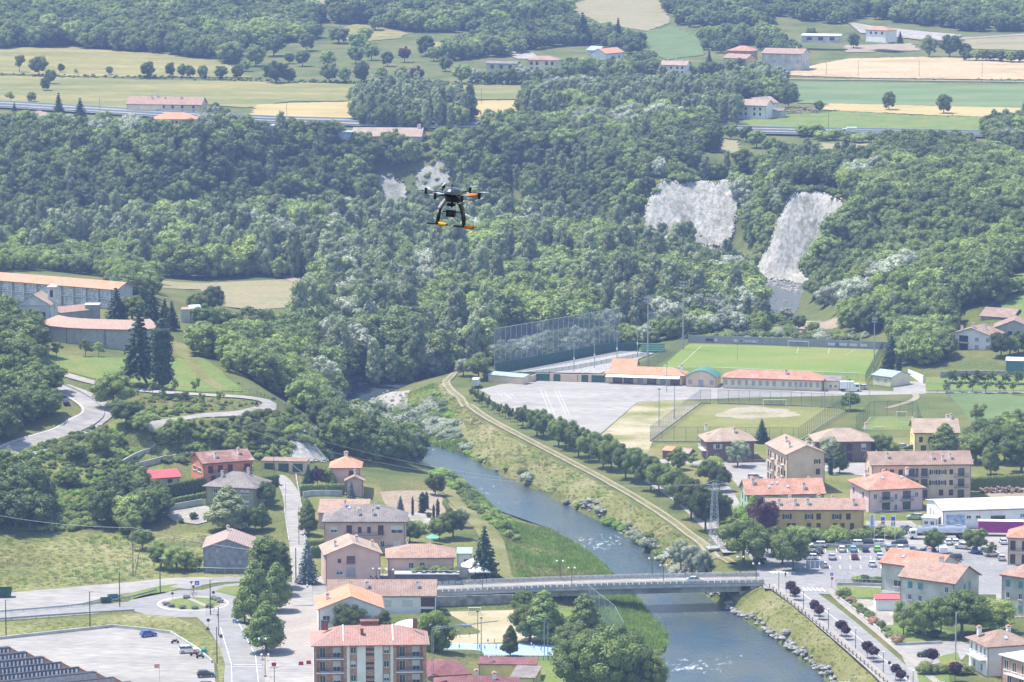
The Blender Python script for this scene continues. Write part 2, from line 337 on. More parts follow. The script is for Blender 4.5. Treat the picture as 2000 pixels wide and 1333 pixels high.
def resample(w, d):
 out = [w[0]]; acc = 0
 for a, b in zip(w[:-1], w[1:]):
  L = (b - a).length; t = d - acc
  while t <= L and L > 1e-9: out.append(a.lerp(b, t / L)); t += d
  acc = (acc + L) % d
 return out
def line_world(poly, smooth=2, z=None):
 w = [(P(p[0], p[1], z) if z is not None else G(p[0], p[1])) for p in poly]
 return smooth_line(w, smooth) if smooth else w
def ribbon(name, poly, width, m, dz=.08, smooth=2, step=3, off=0, world=False, kind='structure', z=None, cross=2, parent=None, label=None, cat=None, solid=0):
 w = poly if world else line_world(poly, smooth, z)
 w = [Vector((p.x, p.y)) for p in w]; w = resample(w, step) + [w[-1]]
 wd = width if hasattr(width, '__len__') else (width, width)
 vs = []; fs = []; n = cross + 1
 for i, p in enumerate(w):
  d = w[min(i + 1, len(w) - 1)] - w[max(i - 1, 0)]
  if d.length < 1e-6: d = Vector((0, 1))
  d.normalize(); q = Vector((-d.y, d.x)); ww = wd[0] + (wd[1] - wd[0]) * i / max(1, len(w) - 1)
  for k in range(n):
   c = p + q * (off + ww * (.5 - k / cross))
   vs.append((c.x, c.y, (ground(c.x, c.y) if z is None else z) + dz))
 for i in range(len(w) - 1):
  for k in range(cross): a = i * n + k; fs.append((a, a + 1, a + n + 1, a + n))
 mb = MB(); mb.add(vs, fs); o = mb.build(name, m, parent)
 for f in o.data.polygons: pass
 bm = bmesh.new(); bm.from_mesh(o.data)
 for f in bm.faces:
  if f.normal.z < 0: f.normal_flip()
 bm.to_mesh(o.data); bm.free()
 if solid:
  md = o.modifiers.new('s', 'SOLIDIFY'); md.thickness = solid; md.offset = -1
 if parent is None: tag(o, label, cat, None, kind)
 return o
# ------------------------------------------------------------------ the ground itself
ys = [640.0]
while ys[-1] < 3600: ys.append(ys[-1] + (1.6 if ys[-1] < 1850 else 5))
ys = np.array(ys); NC = 460
T = np.linspace(-.19, .19, NC)
Xg = ys[:, None] * T[None, :]; Yg = np.repeat(ys[:, None], NC, 1)
rs = np.random.RandomState(3)
Zg = H(Xg, Yg)
me = bpy.data.meshes.new('ground')
V = np.stack([Xg, Yg, Zg], -1).reshape(-1, 3); nr = len(ys)
idx = np.arange(nr * NC).reshape(nr, NC)
Fq = np.stack([idx[:-1, :-1], idx[:-1, 1:], idx[1:, 1:], idx[1:, :-1]], -1).reshape(-1, 4)
me.vertices.add(len(V)); me.vertices.foreach_set('co', V.ravel()); me.loops.add(Fq.size); me.loops.foreach_set('vertex_index', Fq.ravel())
me.polygons.add(len(Fq)); me.polygons.foreach_set('loop_start', np.arange(len(Fq)) * 4); me.polygons.foreach_set('use_smooth', np.ones(len(Fq), bool)); me.update(calc_edges=True)
GRD = ramp_mat('ground', [(.07,.12,.035),(.11,.165,.05),(.16,.19,.07)], .05, fine=1.5, fine_amt=.35)
me.materials.append(GRD)
tag(link(bpy.data.objects.new('ground', me)), kind='structure')
# ------------------------------------------------------------------ river
wm = bpy.data.materials.new('river_water'); wm.use_nodes = True; n = wm.node_tree; L = n.links; b = n.nodes['Principled BSDF']
b.inputs['Roughness'].default_value = .12; b.inputs['IOR'].default_value = 1.33; b.inputs['Specular IOR Level'].default_value = .8
ge = n.nodes.new('ShaderNodeNewGeometry'); mp = n.nodes.new('ShaderNodeMapping'); L.new(ge.outputs['Position'], mp.inputs[0]); mp.inputs['Rotation'].default_value = (0, 0, R(-25)); mp.inputs['Scale'].default_value = (1, .45, 1)
n1 = n.nodes.new('ShaderNodeTexNoise'); n1.inputs['Scale'].default_value = .9; n1.inputs['Detail'].default_value = 6; n1.inputs['Roughness'].default_value = .65; L.new(mp.outputs[0], n1.inputs['Vector'])
bp = n.nodes.new('ShaderNodeBump'); bp.inputs['Strength'].default_value = .9; bp.inputs['Distance'].default_value = .45; L.new(n1.outputs[0], bp.inputs['Height']); L.new(bp.outputs[0], b.inputs['Normal'])
n3 = n.nodes.new('ShaderNodeTexNoise'); n3.inputs['Scale'].default_value = .07; n3.inputs['Detail'].default_value = 5; L.new(mp.outputs[0], n3.inputs['Vector'])
cr = n.nodes.new('ShaderNodeValToRGB'); L.new(n3.outputs[0], cr.inputs[0]); e = cr.color_ramp.elements
e[0].position = .35; e[0].color = (.03,.065,.095,1); e[1].position = .68; e[1].color = (.085,.095,.085,1)
n4 = n.nodes.new('ShaderNodeTexNoise'); n4.inputs['Scale'].default_value = .5; n4.inputs['Detail'].default_value = 7; n4.inputs['Roughness'].default_value = .75; L.new(mp.outputs[0], n4.inputs['Vector'])
n5 = n.nodes.new('ShaderNodeTexNoise'); n5.inputs['Scale'].default_value = .025; n5.inputs['Detail'].default_value = 2; L.new(ge.outputs['Position'], n5.inputs['Vector'])
ad = n.nodes.new('ShaderNodeMath'); ad.operation = 'MULTIPLY'; L.new(n4.outputs[0], ad.inputs[0]); L.new(n5.outputs[0], ad.inputs[1])
mr = n.nodes.new('ShaderNodeMapRange'); mr.inputs[1].default_value = .345; mr.inputs[2].default_value = .40; L.new(ad.outputs[0], mr.inputs[0])
mx = n.nodes.new('ShaderNodeMix'); mx.data_type = 'RGBA'; L.new(mr.outputs[0], mx.inputs[0]); L.new(cr.outputs[0], mx.inputs[6]); mx.inputs[7].default_value = (.5, .52, .52, 1)
L.new(mx.outputs[2], b.inputs['Base Color'])
sheet('river', RIV, wm, dz=-6.0, step=60, world=True, flat=0)
# ------------------------------------------------------------------ foliage
def leaf_mat(name, col, col2, trans=.22, var=.25):
 m = bpy.data.materials.new(name); m.use_nodes = True; n = m.node_tree; L = n.links; b = n.nodes['Principled BSDF']; out = n.nodes['Material Output']
 b.inputs['Roughness'].default_value = .6; b.inputs['Specular IOR Level'].default_value = .25
 oi = n.nodes.new('ShaderNodeObjectInfo'); ge = n.nodes.new('ShaderNodeNewGeometry')
 ns = n.nodes.new('ShaderNodeTexNoise'); ns.inputs['Scale'].default_value = .45; ns.inputs['Detail'].default_value = 3; L.new(ge.outputs['Position'], ns.inputs['Vector'])
 mx = n.nodes.new('ShaderNodeMix'); mx.data_type = 'RGBA'; mx.inputs[6].default_value = (*col, 1); mx.inputs[7].default_value = (*col2, 1)
 ad = n.nodes.new('ShaderNodeMath'); ad.operation = 'ADD'; L.new(oi.outputs['Random'], ad.inputs[0]); L.new(ns.outputs[0], ad.inputs[1])
 mr = n.nodes.new('ShaderNodeMapRange'); mr.inputs[1].default_value = .45; mr.inputs[2].default_value = 1.5; L.new(ad.outputs[0], mr.inputs[0]); L.new(mr.outputs[0], mx.inputs[0])
 m2 = n.nodes.new('ShaderNodeMath'); m2.operation = 'MULTIPLY'; m2.inputs[1].default_value = 7.31; L.new(oi.outputs['Random'], m2.inputs[0])
 fr = n.nodes.new('ShaderNodeMath'); fr.operation = 'FRACT'; L.new(m2.outputs[0], fr.inputs[0])
 mv = n.nodes.new('ShaderNodeMapRange'); mv.inputs[3].default_value = 1 - var; mv.inputs[4].default_value = 1 + var; L.new(fr.outputs[0], mv.inputs[0])
 vm = n.nodes.new('ShaderNodeVectorMath'); vm.operation = 'SCALE'; L.new(mx.outputs[2], vm.inputs[0]); L.new(mv.outputs[0], vm.inputs[3])
 L.new(vm.outputs[0], b.inputs['Base Color'])
 tr = n.nodes.new('ShaderNodeBsdfTranslucent'); v3 = n.nodes.new('ShaderNodeVectorMath'); v3.operation = 'MULTIPLY'; v3.inputs[1].default_value = (1.3, 1.5, .6)
 L.new(vm.outputs[0], v3.inputs[0]); L.new(v3.outputs[0], tr.inputs[0])
 ms = n.nodes.new('ShaderNodeMixShader'); ms.inputs[0].default_value = trans; L.new(b.outputs[0], ms.inputs[1]); L.new(tr.outputs[0], ms.inputs[2]); L.new(ms.outputs[0], out.inputs[0])
 return m
LM = {
 'oak': leaf_mat('leaf_oak', (.095,.14,.04), (.165,.205,.06), var=.4),
 'mid': leaf_mat('leaf_mid', (.17,.225,.065), (.25,.30,.095), var=.4),
 'locust': leaf_mat('leaf_locust', (.22,.28,.065), (.30,.35,.10), .3, var=.3),
 'poplar': leaf_mat('leaf_poplar', (.20,.24,.12), (.29,.32,.18), var=.35),
 'willow': leaf_mat('leaf_willow', (.28,.31,.22), (.40,.42,.33), .15, var=.3),
 'spruce': leaf_mat('leaf_spruce', (.03,.065,.035), (.05,.09,.05), .05),
 'blue': leaf_mat('leaf_blue_spruce', (.10,.15,.15), (.16,.21,.22), .05),
 'plum': leaf_mat('leaf_plum', (.04,.018,.032), (.075,.03,.042), .15),
 'lime': leaf_mat('leaf_lime', (.15,.22,.06), (.30,.35,.13), .2),
 'bright': leaf_mat('leaf_bright', (.20,.33,.05), (.28,.39,.08), .3),
 'bloom': leaf_mat('leaf_bloom', (.42,.45,.32), (.16,.22,.08), .15),
 'pink': leaf_mat('leaf_pink', (.45,.18,.18), (.22,.2,.09), .2),
}
BARK = mat('bark', (.13,.11,.09), noise=.3, scale=3)
def leaf_cards(P0, N, size, rs):
 n = len(P0); r = rs.normal(size=(n, 3)); N = N + r * .45; N /= np.linalg.norm(N, axis=1)[:, None]
 a = np.cross(N, rs.normal(size=(n, 3))); a /= np.linalg.norm(a, axis=1)[:, None] + 1e-9; b = np.cross(N, a)
 s = (size * rs.uniform(.6, 1.3, n))[:, None]; e = s * rs.uniform(.5, .9, n)[:, None]
 V = np.stack([P0 - a * s, P0 - b * e + N * s * .15, P0 + a * s, P0 + b * e + N * s * .15], 1).reshape(-1, 3)
 return V
def crown_mesh(name, lobes, nleaf, size, m, seed, core=.8, up=.25):
 rs = np.random.RandomState(seed); C = np.array([l[0] for l in lobes]); Rr = np.array([l[1] for l in lobes])
 w = Rr ** 2; w /= w.sum(); k = rs.choice(len(lobes), nleaf * 2, p=w); d = rs.normal(size=(nleaf * 2, 3)); d[:, 2] = np.where(d[:, 2] < -.5, -d[:, 2], d[:, 2]); d /= np.linalg.norm(d, axis=1)[:, None]
 Pt = C[k] + d * (Rr[k] * rs.uniform(.86, 1.12, nleaf * 2))[:, None] * np.array([1, 1, .92])
 D = np.linalg.norm(Pt[:, None] - C[None], axis=2) / Rr[None]; ok = D.min(1) > .8
 Pt, d = Pt[ok][:nleaf], d[ok][:nleaf]
 V = leaf_cards(Pt, d + np.array([0, 0, up]), size, rs); nf = len(Pt)
 vs = [V]; fs = [np.arange(nf * 4).reshape(-1, 4)]; base = nf * 4
 if core:
  A, B = 7, 4; th = np.pi * np.arange(B + 1) / B; ph = 2 * np.pi * np.arange(A) / A
  sp = np.array([[math.sin(t) * math.cos(p), math.sin(t) * math.sin(p), math.cos(t)] for t in th for p in ph])
  q = np.array([[j * A + i, (j + 1) * A + i, (j + 1) * A + (i + 1) % A, j * A + (i + 1) % A] for j in range(B) for i in range(A)])
  for c, r in lobes:
   vs.append(np.array(c) + sp * r * core * rs.uniform(.85, 1.08, (len(sp), 1))); fs.append(q + base); base += len(sp)
 V = np.concatenate(vs); Fa = np.concatenate(fs)
 me = bpy.data.meshes.new(name); me.vertices.add(len(V)); me.vertices.foreach_set('co', V.ravel().astype(np.float32)); me.loops.add(Fa.size); me.loops.foreach_set('vertex_index', Fa.ravel().astype(np.int32))
 me.polygons.add(len(Fa)); me.polygons.foreach_set('loop_start', (np.arange(len(Fa)) * 4).astype(np.int32)); me.update(calc_edges=True); me.materials.append(m)
 return me
def lobes_for(form, seed):
 rs = random.Random(seed); L = []
 if form == 'round':
  z0 = 5.7; a, c = 3.9, 4.0; n = 28
  for i in range(n):
   t = math.acos(1 - 1.9 * (i + .5) / n); p = i * 2.4 + rs.uniform(-.4, .4); k = rs.uniform(.55, 1.0)
   L.append(((a * k * math.sin(t) * math.cos(p), a * k * math.sin(t) * math.sin(p), z0 + c * k * math.cos(t)), rs.uniform(.85, 1.75)))
  L.append(((0, 0, z0), 2.6))
 elif form == 'open':
  for i in range(15):
   p = i * 2.4; h = rs.uniform(3.4, 9.0); r = (1 - ((h - 5.5) / 4.6) ** 2) ** .5 * 3.4 * rs.uniform(.4, 1)
   L.append(((r * math.cos(p), r * math.sin(p), h), rs.uniform(.8, 1.5)))
  L.append(((0, 0, 5.8), 1.8))
 elif form == 'tall':
  for i in range(26):
   h = 1.8 + 8 * (i / 25); p = i * 2.4 + rs.uniform(-.5, .5); e = math.sin(math.pi * min(1, (h - .6) / 10.2)) ** .6; r = 1.55 * e * rs.uniform(.5, 1.1)
   L.append(((r * math.cos(p), r * math.sin(p), h), rs.uniform(.75, 1.2) * (.6 + .4 * e)))
 elif form == 'column':
  for i in range(16):
   h = .6 + 8.9 * i / 15; e = min(1, (10 - h) / 3 + .15); p = i * 2.4
   L.append(((.25 * e * math.cos(p), .25 * e * math.sin(p), h), .95 * e))
 elif form == 'bush':
  for i in range(12):
   p = i * 2.4; r = rs.uniform(.2, 1) * 1.15; L.append(((r * math.cos(p), r * math.sin(p), .75 + (1.3 - r) * rs.uniform(.2, .8)), rs.uniform(.5, .8)))
 elif form == 'ball':
  for i in range(14):
   t = math.acos(1 - 2 * (i + .5) / 14); p = i * 2.4; L.append(((.6 * math.sin(t) * math.cos(p), .6 * math.sin(t) * math.sin(p), .95 + .55 * math.cos(t)), rs.uniform(.3, .5)))
 elif form == 'wide':
  for i in range(30):
   t = math.acos(1 - 1.85 * (i + .5) / 30); p = i * 2.4 + rs.uniform(-.4, .4); k = rs.uniform(.6, .95)
   L.append(((4.6 * k * math.sin(t) * math.cos(p), 4.6 * k * math.sin(t) * math.sin(p), 5.0 + 4.2 * k * math.cos(t)), rs.uniform(.9, 1.6)))
  L.append(((0, 0, 5), 2.8))
 elif form == 'pyramid':
  for i in range(30):
   f = i / 29; h = 1.9 + 7.6 * f; p = i * 2.4; e = (1 - f) ** .7 * (1 if f > .15 else .7 + 2 * f); r = 2.9 * e * rs.uniform(.55, 1)
   L.append(((r * math.cos(p), r * math.sin(p), h), .55 + 1.0 * e * rs.uniform(.7, 1.1)))
  L.append(((0, 0, 4), 2.0))
 return L
def conifer_mesh(name, m, seed, width=2.3, n=1500, size=.2, ragged=.25):
 rs = np.random.RandomState(seed); vs = []; ns_ = []
 nb = 15
 lo = []
 for i in range(nb):
  f = i / (nb - 1); h = .9 + 8.6 * f; r = width * (1 - f) ** .85 + .12
  k = max(5, int(11 * (1 - f) + 4))
  for j in range(k):
   p = 2 * math.pi * (j + rs.uniform(-.3, .3)) / k + i; rr = r * rs.uniform(1 - ragged, 1.08); q = max(3, int(n / (nb * 9) * (rr / width + .35)))
   t = rs.uniform(.25, 1, q) ** .7; z = h - t * rr * .28 + rs.uniform(-.12, .12, q)
   x = t * rr * math.cos(p) + rs.uniform(-.16, .16, q) * (1.3 - t) * 2; y = t * rr * math.sin(p) + rs.uniform(-.16, .16, q) * (1.3 - t) * 2
   vs.append(np.stack([x, y, z], 1)); ns_.append(np.tile([math.cos(p) * .6, math.sin(p) * .6, .8], (q, 1)))
  lo.append(((0, 0, h - .2), r * .42))
 V = leaf_cards(np.concatenate(vs), np.concatenate(ns_), size, rs); nf = len(V) // 4
 mb = MB(); mb.add(V.tolist(), np.arange(nf * 4).reshape(-1, 4).tolist())
 for c, r in lo: mb.ball(c, (r * 1.5, r * 1.5, .42), 7, 4)
 me = bpy.data.meshes.new(name); me.from_pydata(mb.v, [], mb.f); me.materials.append(m); me.update(); return me
def trunk_mesh(name, top, r=.22, limbs=5, seed=0, h0=2.0):
 rs = random.Random(seed); mb = MB(); mb.tube([(0,0,-.4),(0.05,0,top*.35),(0,.06,top*.7),(0,0,top)], [r*1.25, r*.9, r*.6, r*.25], 7)
 for i in range(limbs):
  p = i * 2.4 + rs.random(); z = h0 + (top - h0) * .5 * i / max(1, limbs); l = top * .32
  mb.tube([(0,0,z),(math.cos(p)*l*.5,math.sin(p)*l*.5,z+l*.45),(math.cos(p)*l*.9,math.sin(p)*l*.9,z+l*.95)], [r*.45, r*.3, r*.1], 5)
 me = bpy.data.meshes.new(name); me.from_pydata(mb.v, [], mb.f); me.materials.append(BARK); me.update(); return me
TRK = {'round': trunk_mesh('trunk', 7, .24, 6, 1, 2.4), 'open': trunk_mesh('trunk', 8, .17, 6, 2, 2.6), 'tall': trunk_mesh('trunk', 9, .16, 4, 3, 2), 'column': trunk_mesh('trunk', 7, .12, 0, 4),
       'wide': trunk_mesh('trunk', 7, .32, 7, 5, 2), 'pyramid': trunk_mesh('trunk', 8, .2, 4, 6, 2.2), 'conifer': trunk_mesh('trunk', 9, .16, 0, 7), 'bush': trunk_mesh('trunk', 1.1, .06, 4, 8, .1)}
TRK['ball'] = TRK['bush']
# the library: (leaf, form, far leaf count/size, near leaf count/size)
LIB = {}
def lib(key, leaf, form, nl, sz, seeds, **k):
 out = []
 for s in range(seeds):
  if form == 'conifer': me = conifer_mesh('crown', LM[leaf], s + 11, n=nl, size=sz, **k)
  else: me = crown_mesh('crown', lobes_for(form, s * 7 + len(key)), nl, sz, LM[leaf], s + 3, **k)
  out.append((me, TRK['conifer' if form == 'conifer' else form]))
 LIB[key] = out
lib('oak', 'oak', 'round', 1500, .30, 4); lib('mid', 'mid', 'round', 1500, .30, 4); lib('wide', 'mid', 'wide', 1700, .32, 3); lib('darkwide', 'oak', 'wide', 1700, .32, 3)
lib('locust', 'locust', 'wide', 1500, .33, 3); lib('poplar', 'poplar', 'tall', 1500, .22, 4); lib('willow', 'willow', 'round', 1700, .26, 3); lib('open', 'mid', 'open', 1000, .24, 4)
lib('spruce', 'spruce', 'conifer', 3600, .24, 2, width=2.9); lib('blue', 'blue', 'conifer', 3600, .22, 2, width=2.8); lib('cedar', 'spruce', 'conifer', 3600, .24, 1, width=3.3, ragged=.4)
lib('cypress', 'spruce', 'column', 2200, .16, 2)
lib('near_oak', 'oak', 'round', 4200, .19, 4); lib('near_wide', 'mid', 'wide', 4600, .19, 3); lib('near_lime', 'lime', 'pyramid', 5200, .19, 3); lib('near_locust', 'locust', 'wide', 4200, .2, 2)
lib('near_willow', 'willow', 'round', 4200, .17, 2); lib('near_open', 'mid', 'open', 2600, .16, 3); lib('near_oakopen', 'oak', 'open', 3000, .17, 2); lib('plum', 'plum', 'ball', 700, .12, 4)
lib('near_mass', 'poplar', 'pyramid', 5600, .18, 1); lib('near_tall', 'mid', 'tall', 3400, .16, 2); lib('near_pyr', 'oak', 'pyramid', 5200, .2, 3); lib('bloom', 'bloom', 'round', 3800, .19, 1)
lib('bush', 'mid', 'bush', 520, .11, 3); lib('darkbush', 'oak', 'bush', 520, .11, 3); lib('willowbush', 'willow', 'bush', 620, .11, 3); lib('brightbush', 'bright', 'bush', 520, .12, 2); lib('pinkbush', 'pink', 'bush', 420, .1, 1)
lib('locustbush', 'locust', 'bush', 520, .12, 2); lib('ball', 'oak', 'ball', 700, .07, 1); lib('brightpyr', 'bright', 'pyramid', 2600, .2, 1); lib('darkplum', 'plum', 'round', 3200, .2, 1)
KIND = {'spruce': ('spruce_tree', 'conifer'), 'blue': ('blue_spruce', 'conifer'), 'cedar': ('cedar_tree', 'conifer'), 'cypress': ('cypress_tree', 'cypress'), 'poplar': ('poplar_tree', 'poplar'),
  'willow': ('willow_tree', 'willow'), 'near_willow': ('willow_tree', 'willow'), 'plum': ('plum_tree', 'tree'), 'near_lime': ('lime_tree', 'tree'), 'ball': ('clipped_bush', 'bush')}
def kind_of(key):
 if key in KIND: return KIND[key]
 return ('bush', 'bush') if 'bush' in key else ('broadleaf_tree', 'tree')
TR = random.Random(77)
def tree_at(p, key, h, label, group=None, wide=1.0, name=None, lean=0):
 """a tree of height h (metres) with its foot at world point p"""
 v = LIB[key]; me, tk = v[TR.randrange(len(v))]; form_h = 2.1 if ('bush' in key) else (1.95 if key in ('ball', 'plum') else 10.0)
 s = h / form_h; nm, ct = kind_of(key)
 bushy = 'bush' in key or key == 'ball'
 if key == 'plum':
  r = empty(name or nm, (p[0], p[1], p[2]), TR.uniform(0, 6.3), label, ct, group)
  c = link(bpy.data.objects.new('crown', me), r); c.scale = (h * .36 * wide,) * 2 + (h * .34,); c.location.z = h * .34
  t = link(bpy.data.objects.new('trunk', TRK['open']), r); t.scale = (h * .07, h * .07, h * .07); return r
 if bushy:
  o = link(bpy.data.objects.new(name or nm, me)); o.location = p; o.rotation_euler = (0, 0, TR.uniform(0, 6.3)); o.scale = (s * wide, s * wide, s)
  return tag(o, label, ct, group)
 r = empty(name or nm, (p[0], p[1], p[2]), TR.uniform(0, 6.3), label, ct, group); r.scale = (s * wide, s * wide, s)
 link(bpy.data.objects.new('crown', me), r); link(bpy.data.objects.new('trunk', tk), r)
 return r
def tree(u, v, key, h, label, group=None, wide=1.0, z=None, **k):
 p = P(u, v, z) if z is not None else G(u, v); return tree_at(p, key, h, label, group, wide, **k)
# ------------------------------------------------------------------ woods: the nearest trees one by one, the rest as one mass
def scatter(poly, spacing, seed, world=False, jit=.45):
 w = [Vector(p) for p in poly] if world else [G(*p[:2]).to_2d() if len(p) == 2 else P(*p).to_2d() for p in poly]
 rs = np.random.RandomState(seed); xs = [p.x for p in w]; ys = [p.y for p in w]
 X, Y = np.meshgrid(np.arange(min(xs), max(xs), spacing), np.arange(min(ys), max(ys), spacing * .87)); X = X + (np.arange(X.shape[0])[:, None] % 2) * spacing / 2
 X = X + rs.uniform(-jit, jit, X.shape) * spacing; Y = Y + rs.uniform(-jit, jit, Y.shape) * spacing
 m = in_poly(X, Y, w); return np.stack([X[m], Y[m]], 1)
WOOD = []   # (x, y, key, height, wide, cluster)
def noise2(x, y, s, seed):
 return (math.sin(x / s + seed) + math.sin(y / s * 1.3 + seed * 2.1) + math.sin((x + y) / s * .7 + seed * 1.7) + math.sin((x - y * 1.7) / s * .5 + seed * .3)) / 4
def wood(poly, spacing, mix, hr, seed, name='', wide=(.9, 1.35), patch=22):
 """mix: [(key, weight)...]; neighbouring trees tend to be of the same kind"""
 rs = random.Random(seed); ks = [m[0] for m in mix]; ws = [m[1] for m in mix]; tot = sum(ws)
 for x, y in scatter(poly, spacing * (1.0 if spacing > 7 else 1.1), seed):
  q = .5 + .62 * noise2(x, y, patch, seed) + rs.uniform(-.28, .28); q = min(.999, max(0, q)) * tot; a = 0
  for k, w_ in mix:
   a += w_
   if q < a: break
  f = 1 + .18 * noise2(x, y, 30, seed + 5)
  WOOD.append((x, y, k, rs.uniform(*hr) * f * (1.3 if k == 'poplar' else 1), rs.uniform(*wide) * (.7 if k == 'poplar' else 1), name))
def small_mesh(name, m, seed, kind):
 rs = random.Random(seed); mb = MB()
 if kind == 'rock': mb.ball((0, 0, .1), (.5, .38, .32), 6, 4); mb.v = [tuple(c * rs.uniform(.75, 1.2) for c in v) for v in mb.v]
 else:
  for i in range(26):
   x, y = rs.uniform(-.55, .55), rs.uniform(-.55, .55); a = rs.uniform(0, 6.3); h = rs.uniform(.5, 1.1); dx, dy = math.cos(a) * .3 * h, math.sin(a) * .3 * h; wx, wy = -math.sin(a) * .07, math.cos(a) * .07
   mb.add([(x - wx, y - wy, 0), (x + wx, y + wy, 0), (x + dx, y + dy, h)], [(0, 1, 2)])
 me = bpy.data.meshes.new(name); me.from_pydata(mb.v, [], mb.f); me.materials.append(m); me.update(); return me
LM['grass'] = leaf_mat('leaf_grass', (.15,.24,.055), (.24,.31,.10), .3); LM['dry'] = leaf_mat('leaf_dry', (.24,.22,.11), (.32,.28,.16), .2)
LIB['tuft'] = [(small_mesh('tuft', LM['grass'], s, 'tuft'), None) for s in range(3)]; LIB['drytuft'] = [(small_mesh('tuft', LM['dry'], s, 'tuft'), None) for s in range(2)]
LIB['rock'] = [(small_mesh('rock', mat('boulder', (.27,.265,.25), noise=.35, scale=.8, bump=.3), s, 'rock'), None) for s in range(4)]
VAL = [('oak', 1.5), ('willow', 1.2), ('poplar', 3.0), ('mid', 2), ('locust', 2.2), ('wide', 1.8)]
SCARP = [('oak', 3), ('poplar', .8), ('darkwide', 2.2), ('mid', 2), ('wide', 1.2), ('locust', .5), ('willow', .15)]
# valley floor between the river and the scarp
wood([(-350,500,2),(150,472,0),(600,440,0),(1000,452,0),(1230,500,0),(1440,530,0),(1462,556,0),(1466,590,0),(1420,620,0),(1150,640,0),(960,650,0),(930,690,0),(840,706,0),(690,728,0),(640,720,0),(560,660,0),(645,610,0),(632,545,0),(300,545,0),(200,520,0),(-350,545,3)], 6.6, VAL, (8.5, 18), 1, 'valley')
wood([(-200,545),(0,532),(100,530),(215,545),(240,590),(285,600),(300,575),(298,548),(200,520),(0,513),(-200,515)], 5.8, [('oak', 1), ('mid', 1), ('locust', 1)], (7, 11), 17, 'behind the columbarium')
wood([(560,655,0),(662,725,0),(645,780,-2),(635,800,0),(600,770,0),(520,700,5),(490,690,5),(510,668,3),(560,668,0)], 6.0, [('oak', 1), ('mid', 1.5), ('locust', 1), ('willow', 1.6)], (9, 14), 2, 'river bend')
wood([(1200,655,0),(1340,648,0),(1450,620,0),(1500,628,0),(1500,650,-.5),(1340,660,-.5),(1210,672,0),(1100,690,0),(960,700,0),(960,690,0)], 5.6, [('mid', 1), ('willow', 1), ('locust', 1), ('poplar', .8)], (6, 10), 3, 'court')
wood([(430,520,0),(520,512,0),(640,512,0),(700,505,0),(900,512,0),(900,540,0),(640,540,0),(430,540,0)], 4.6, [('poplar', 5), ('willow', .8), ('mid', .7)], (9, 12), 18, 'valley')
wood([(640,680,0),(760,672,0),(880,660,0),(960,650,0),(955,668,0),(900,690,-1),(760,700,-1),(650,706,-1)], 4.6, [('poplar', 5), ('mid', 1), ('willow', .8)], (8, 11), 19, 'valley')
wood([(1000,560,0),(1150,540,0),(1300,560,0),(1300,600,0),(1150,600,0),(1000,600,0)], 5.2, [('poplar', 4), ('locust', 1), ('willow', 1)], (9, 12), 31, 'valley')
# scarp
wood([(-350,452),(0,450),(200,446),(400,436),(600,426),(712,422),(718,345),(800,335),(806,300),(880,305),(885,380),(800,420),(900,425),(1100,446),(1235,480),(1250,420),(1285,345),(1250,322),(1150,302),(1000,288),(870,294),(830,291),(690,289),(600,272),(480,272),(400,278),(200,268),(-350,262)], 6.0, SCARP, (8.5, 13.5), 4, 'scarp')
wood([(1285,352),(1432,340),(1440,380),(1452,470),(1462,490),(1482,480),(1510,420),(1545,372),(1600,360),(1650,372),(1690,330),(1560,322),(1440,320),(1300,300),(1180,300),(1250,325)], 5.8, SCARP, (7, 11), 5, 'cliff')
wood([(1462,482),(1452,400),(1462,372),(1500,350),(1545,362),(1540,392),(1512,440),(1492,488)], 5.0, SCARP, (6, 9), 16, 'cliff')
wood([(1150,245),(1380,250),(1400,300),(1250,322),(1100,292),(1000,284),(940,262)], 6.2, SCARP, (8, 13), 6, 'plateau edge')
wood([(1020,238),(1030,190),(1180,176),(1440,188),(1440,246),(1200,245)], 6.2, [('poplar', 3), ('mid', 1), ('oak', 1.6), ('willow', .3)], (9, 13), 7, 'poplar stand')
wood([(690,236),(700,202),(760,190),(860,196),(915,226),(925,250),(840,258),(720,255)], 6.2, [('oak', 1), ('poplar', 1), ('mid', 1)], (9, 14), 8, 'clump by the road')
# right wooded hill
wood([(1668,650),(1740,655),(1770,705),(1850,690),(1862,640),(1880,606),(1945,596),(1960,560),(2030,500),(2120,500),(2120,330),(1990,330),(1930,320),(1880,305),(1760,300),(1700,330),(1655,385),(1652,470),(1600,530),(1580,562),(1572,585),(1620,600),(1640,640)], 6.3, [('oak', 3), ('mid', 2.2), ('wide', 1.5), ('locust', 1.2), ('willow', .25)], (8.5, 14), 9, 'right hill')
wood([(1655,655,0),(1740,668,0),(1752,700,0),(1770,720,0),(1830,728,1),(1850,708,3),(1850,690,5),(1760,660,2)], 5.5, [('oak', 1), ('mid', 1), ('wide', 1)], (8, 11), 10, 'right hill')
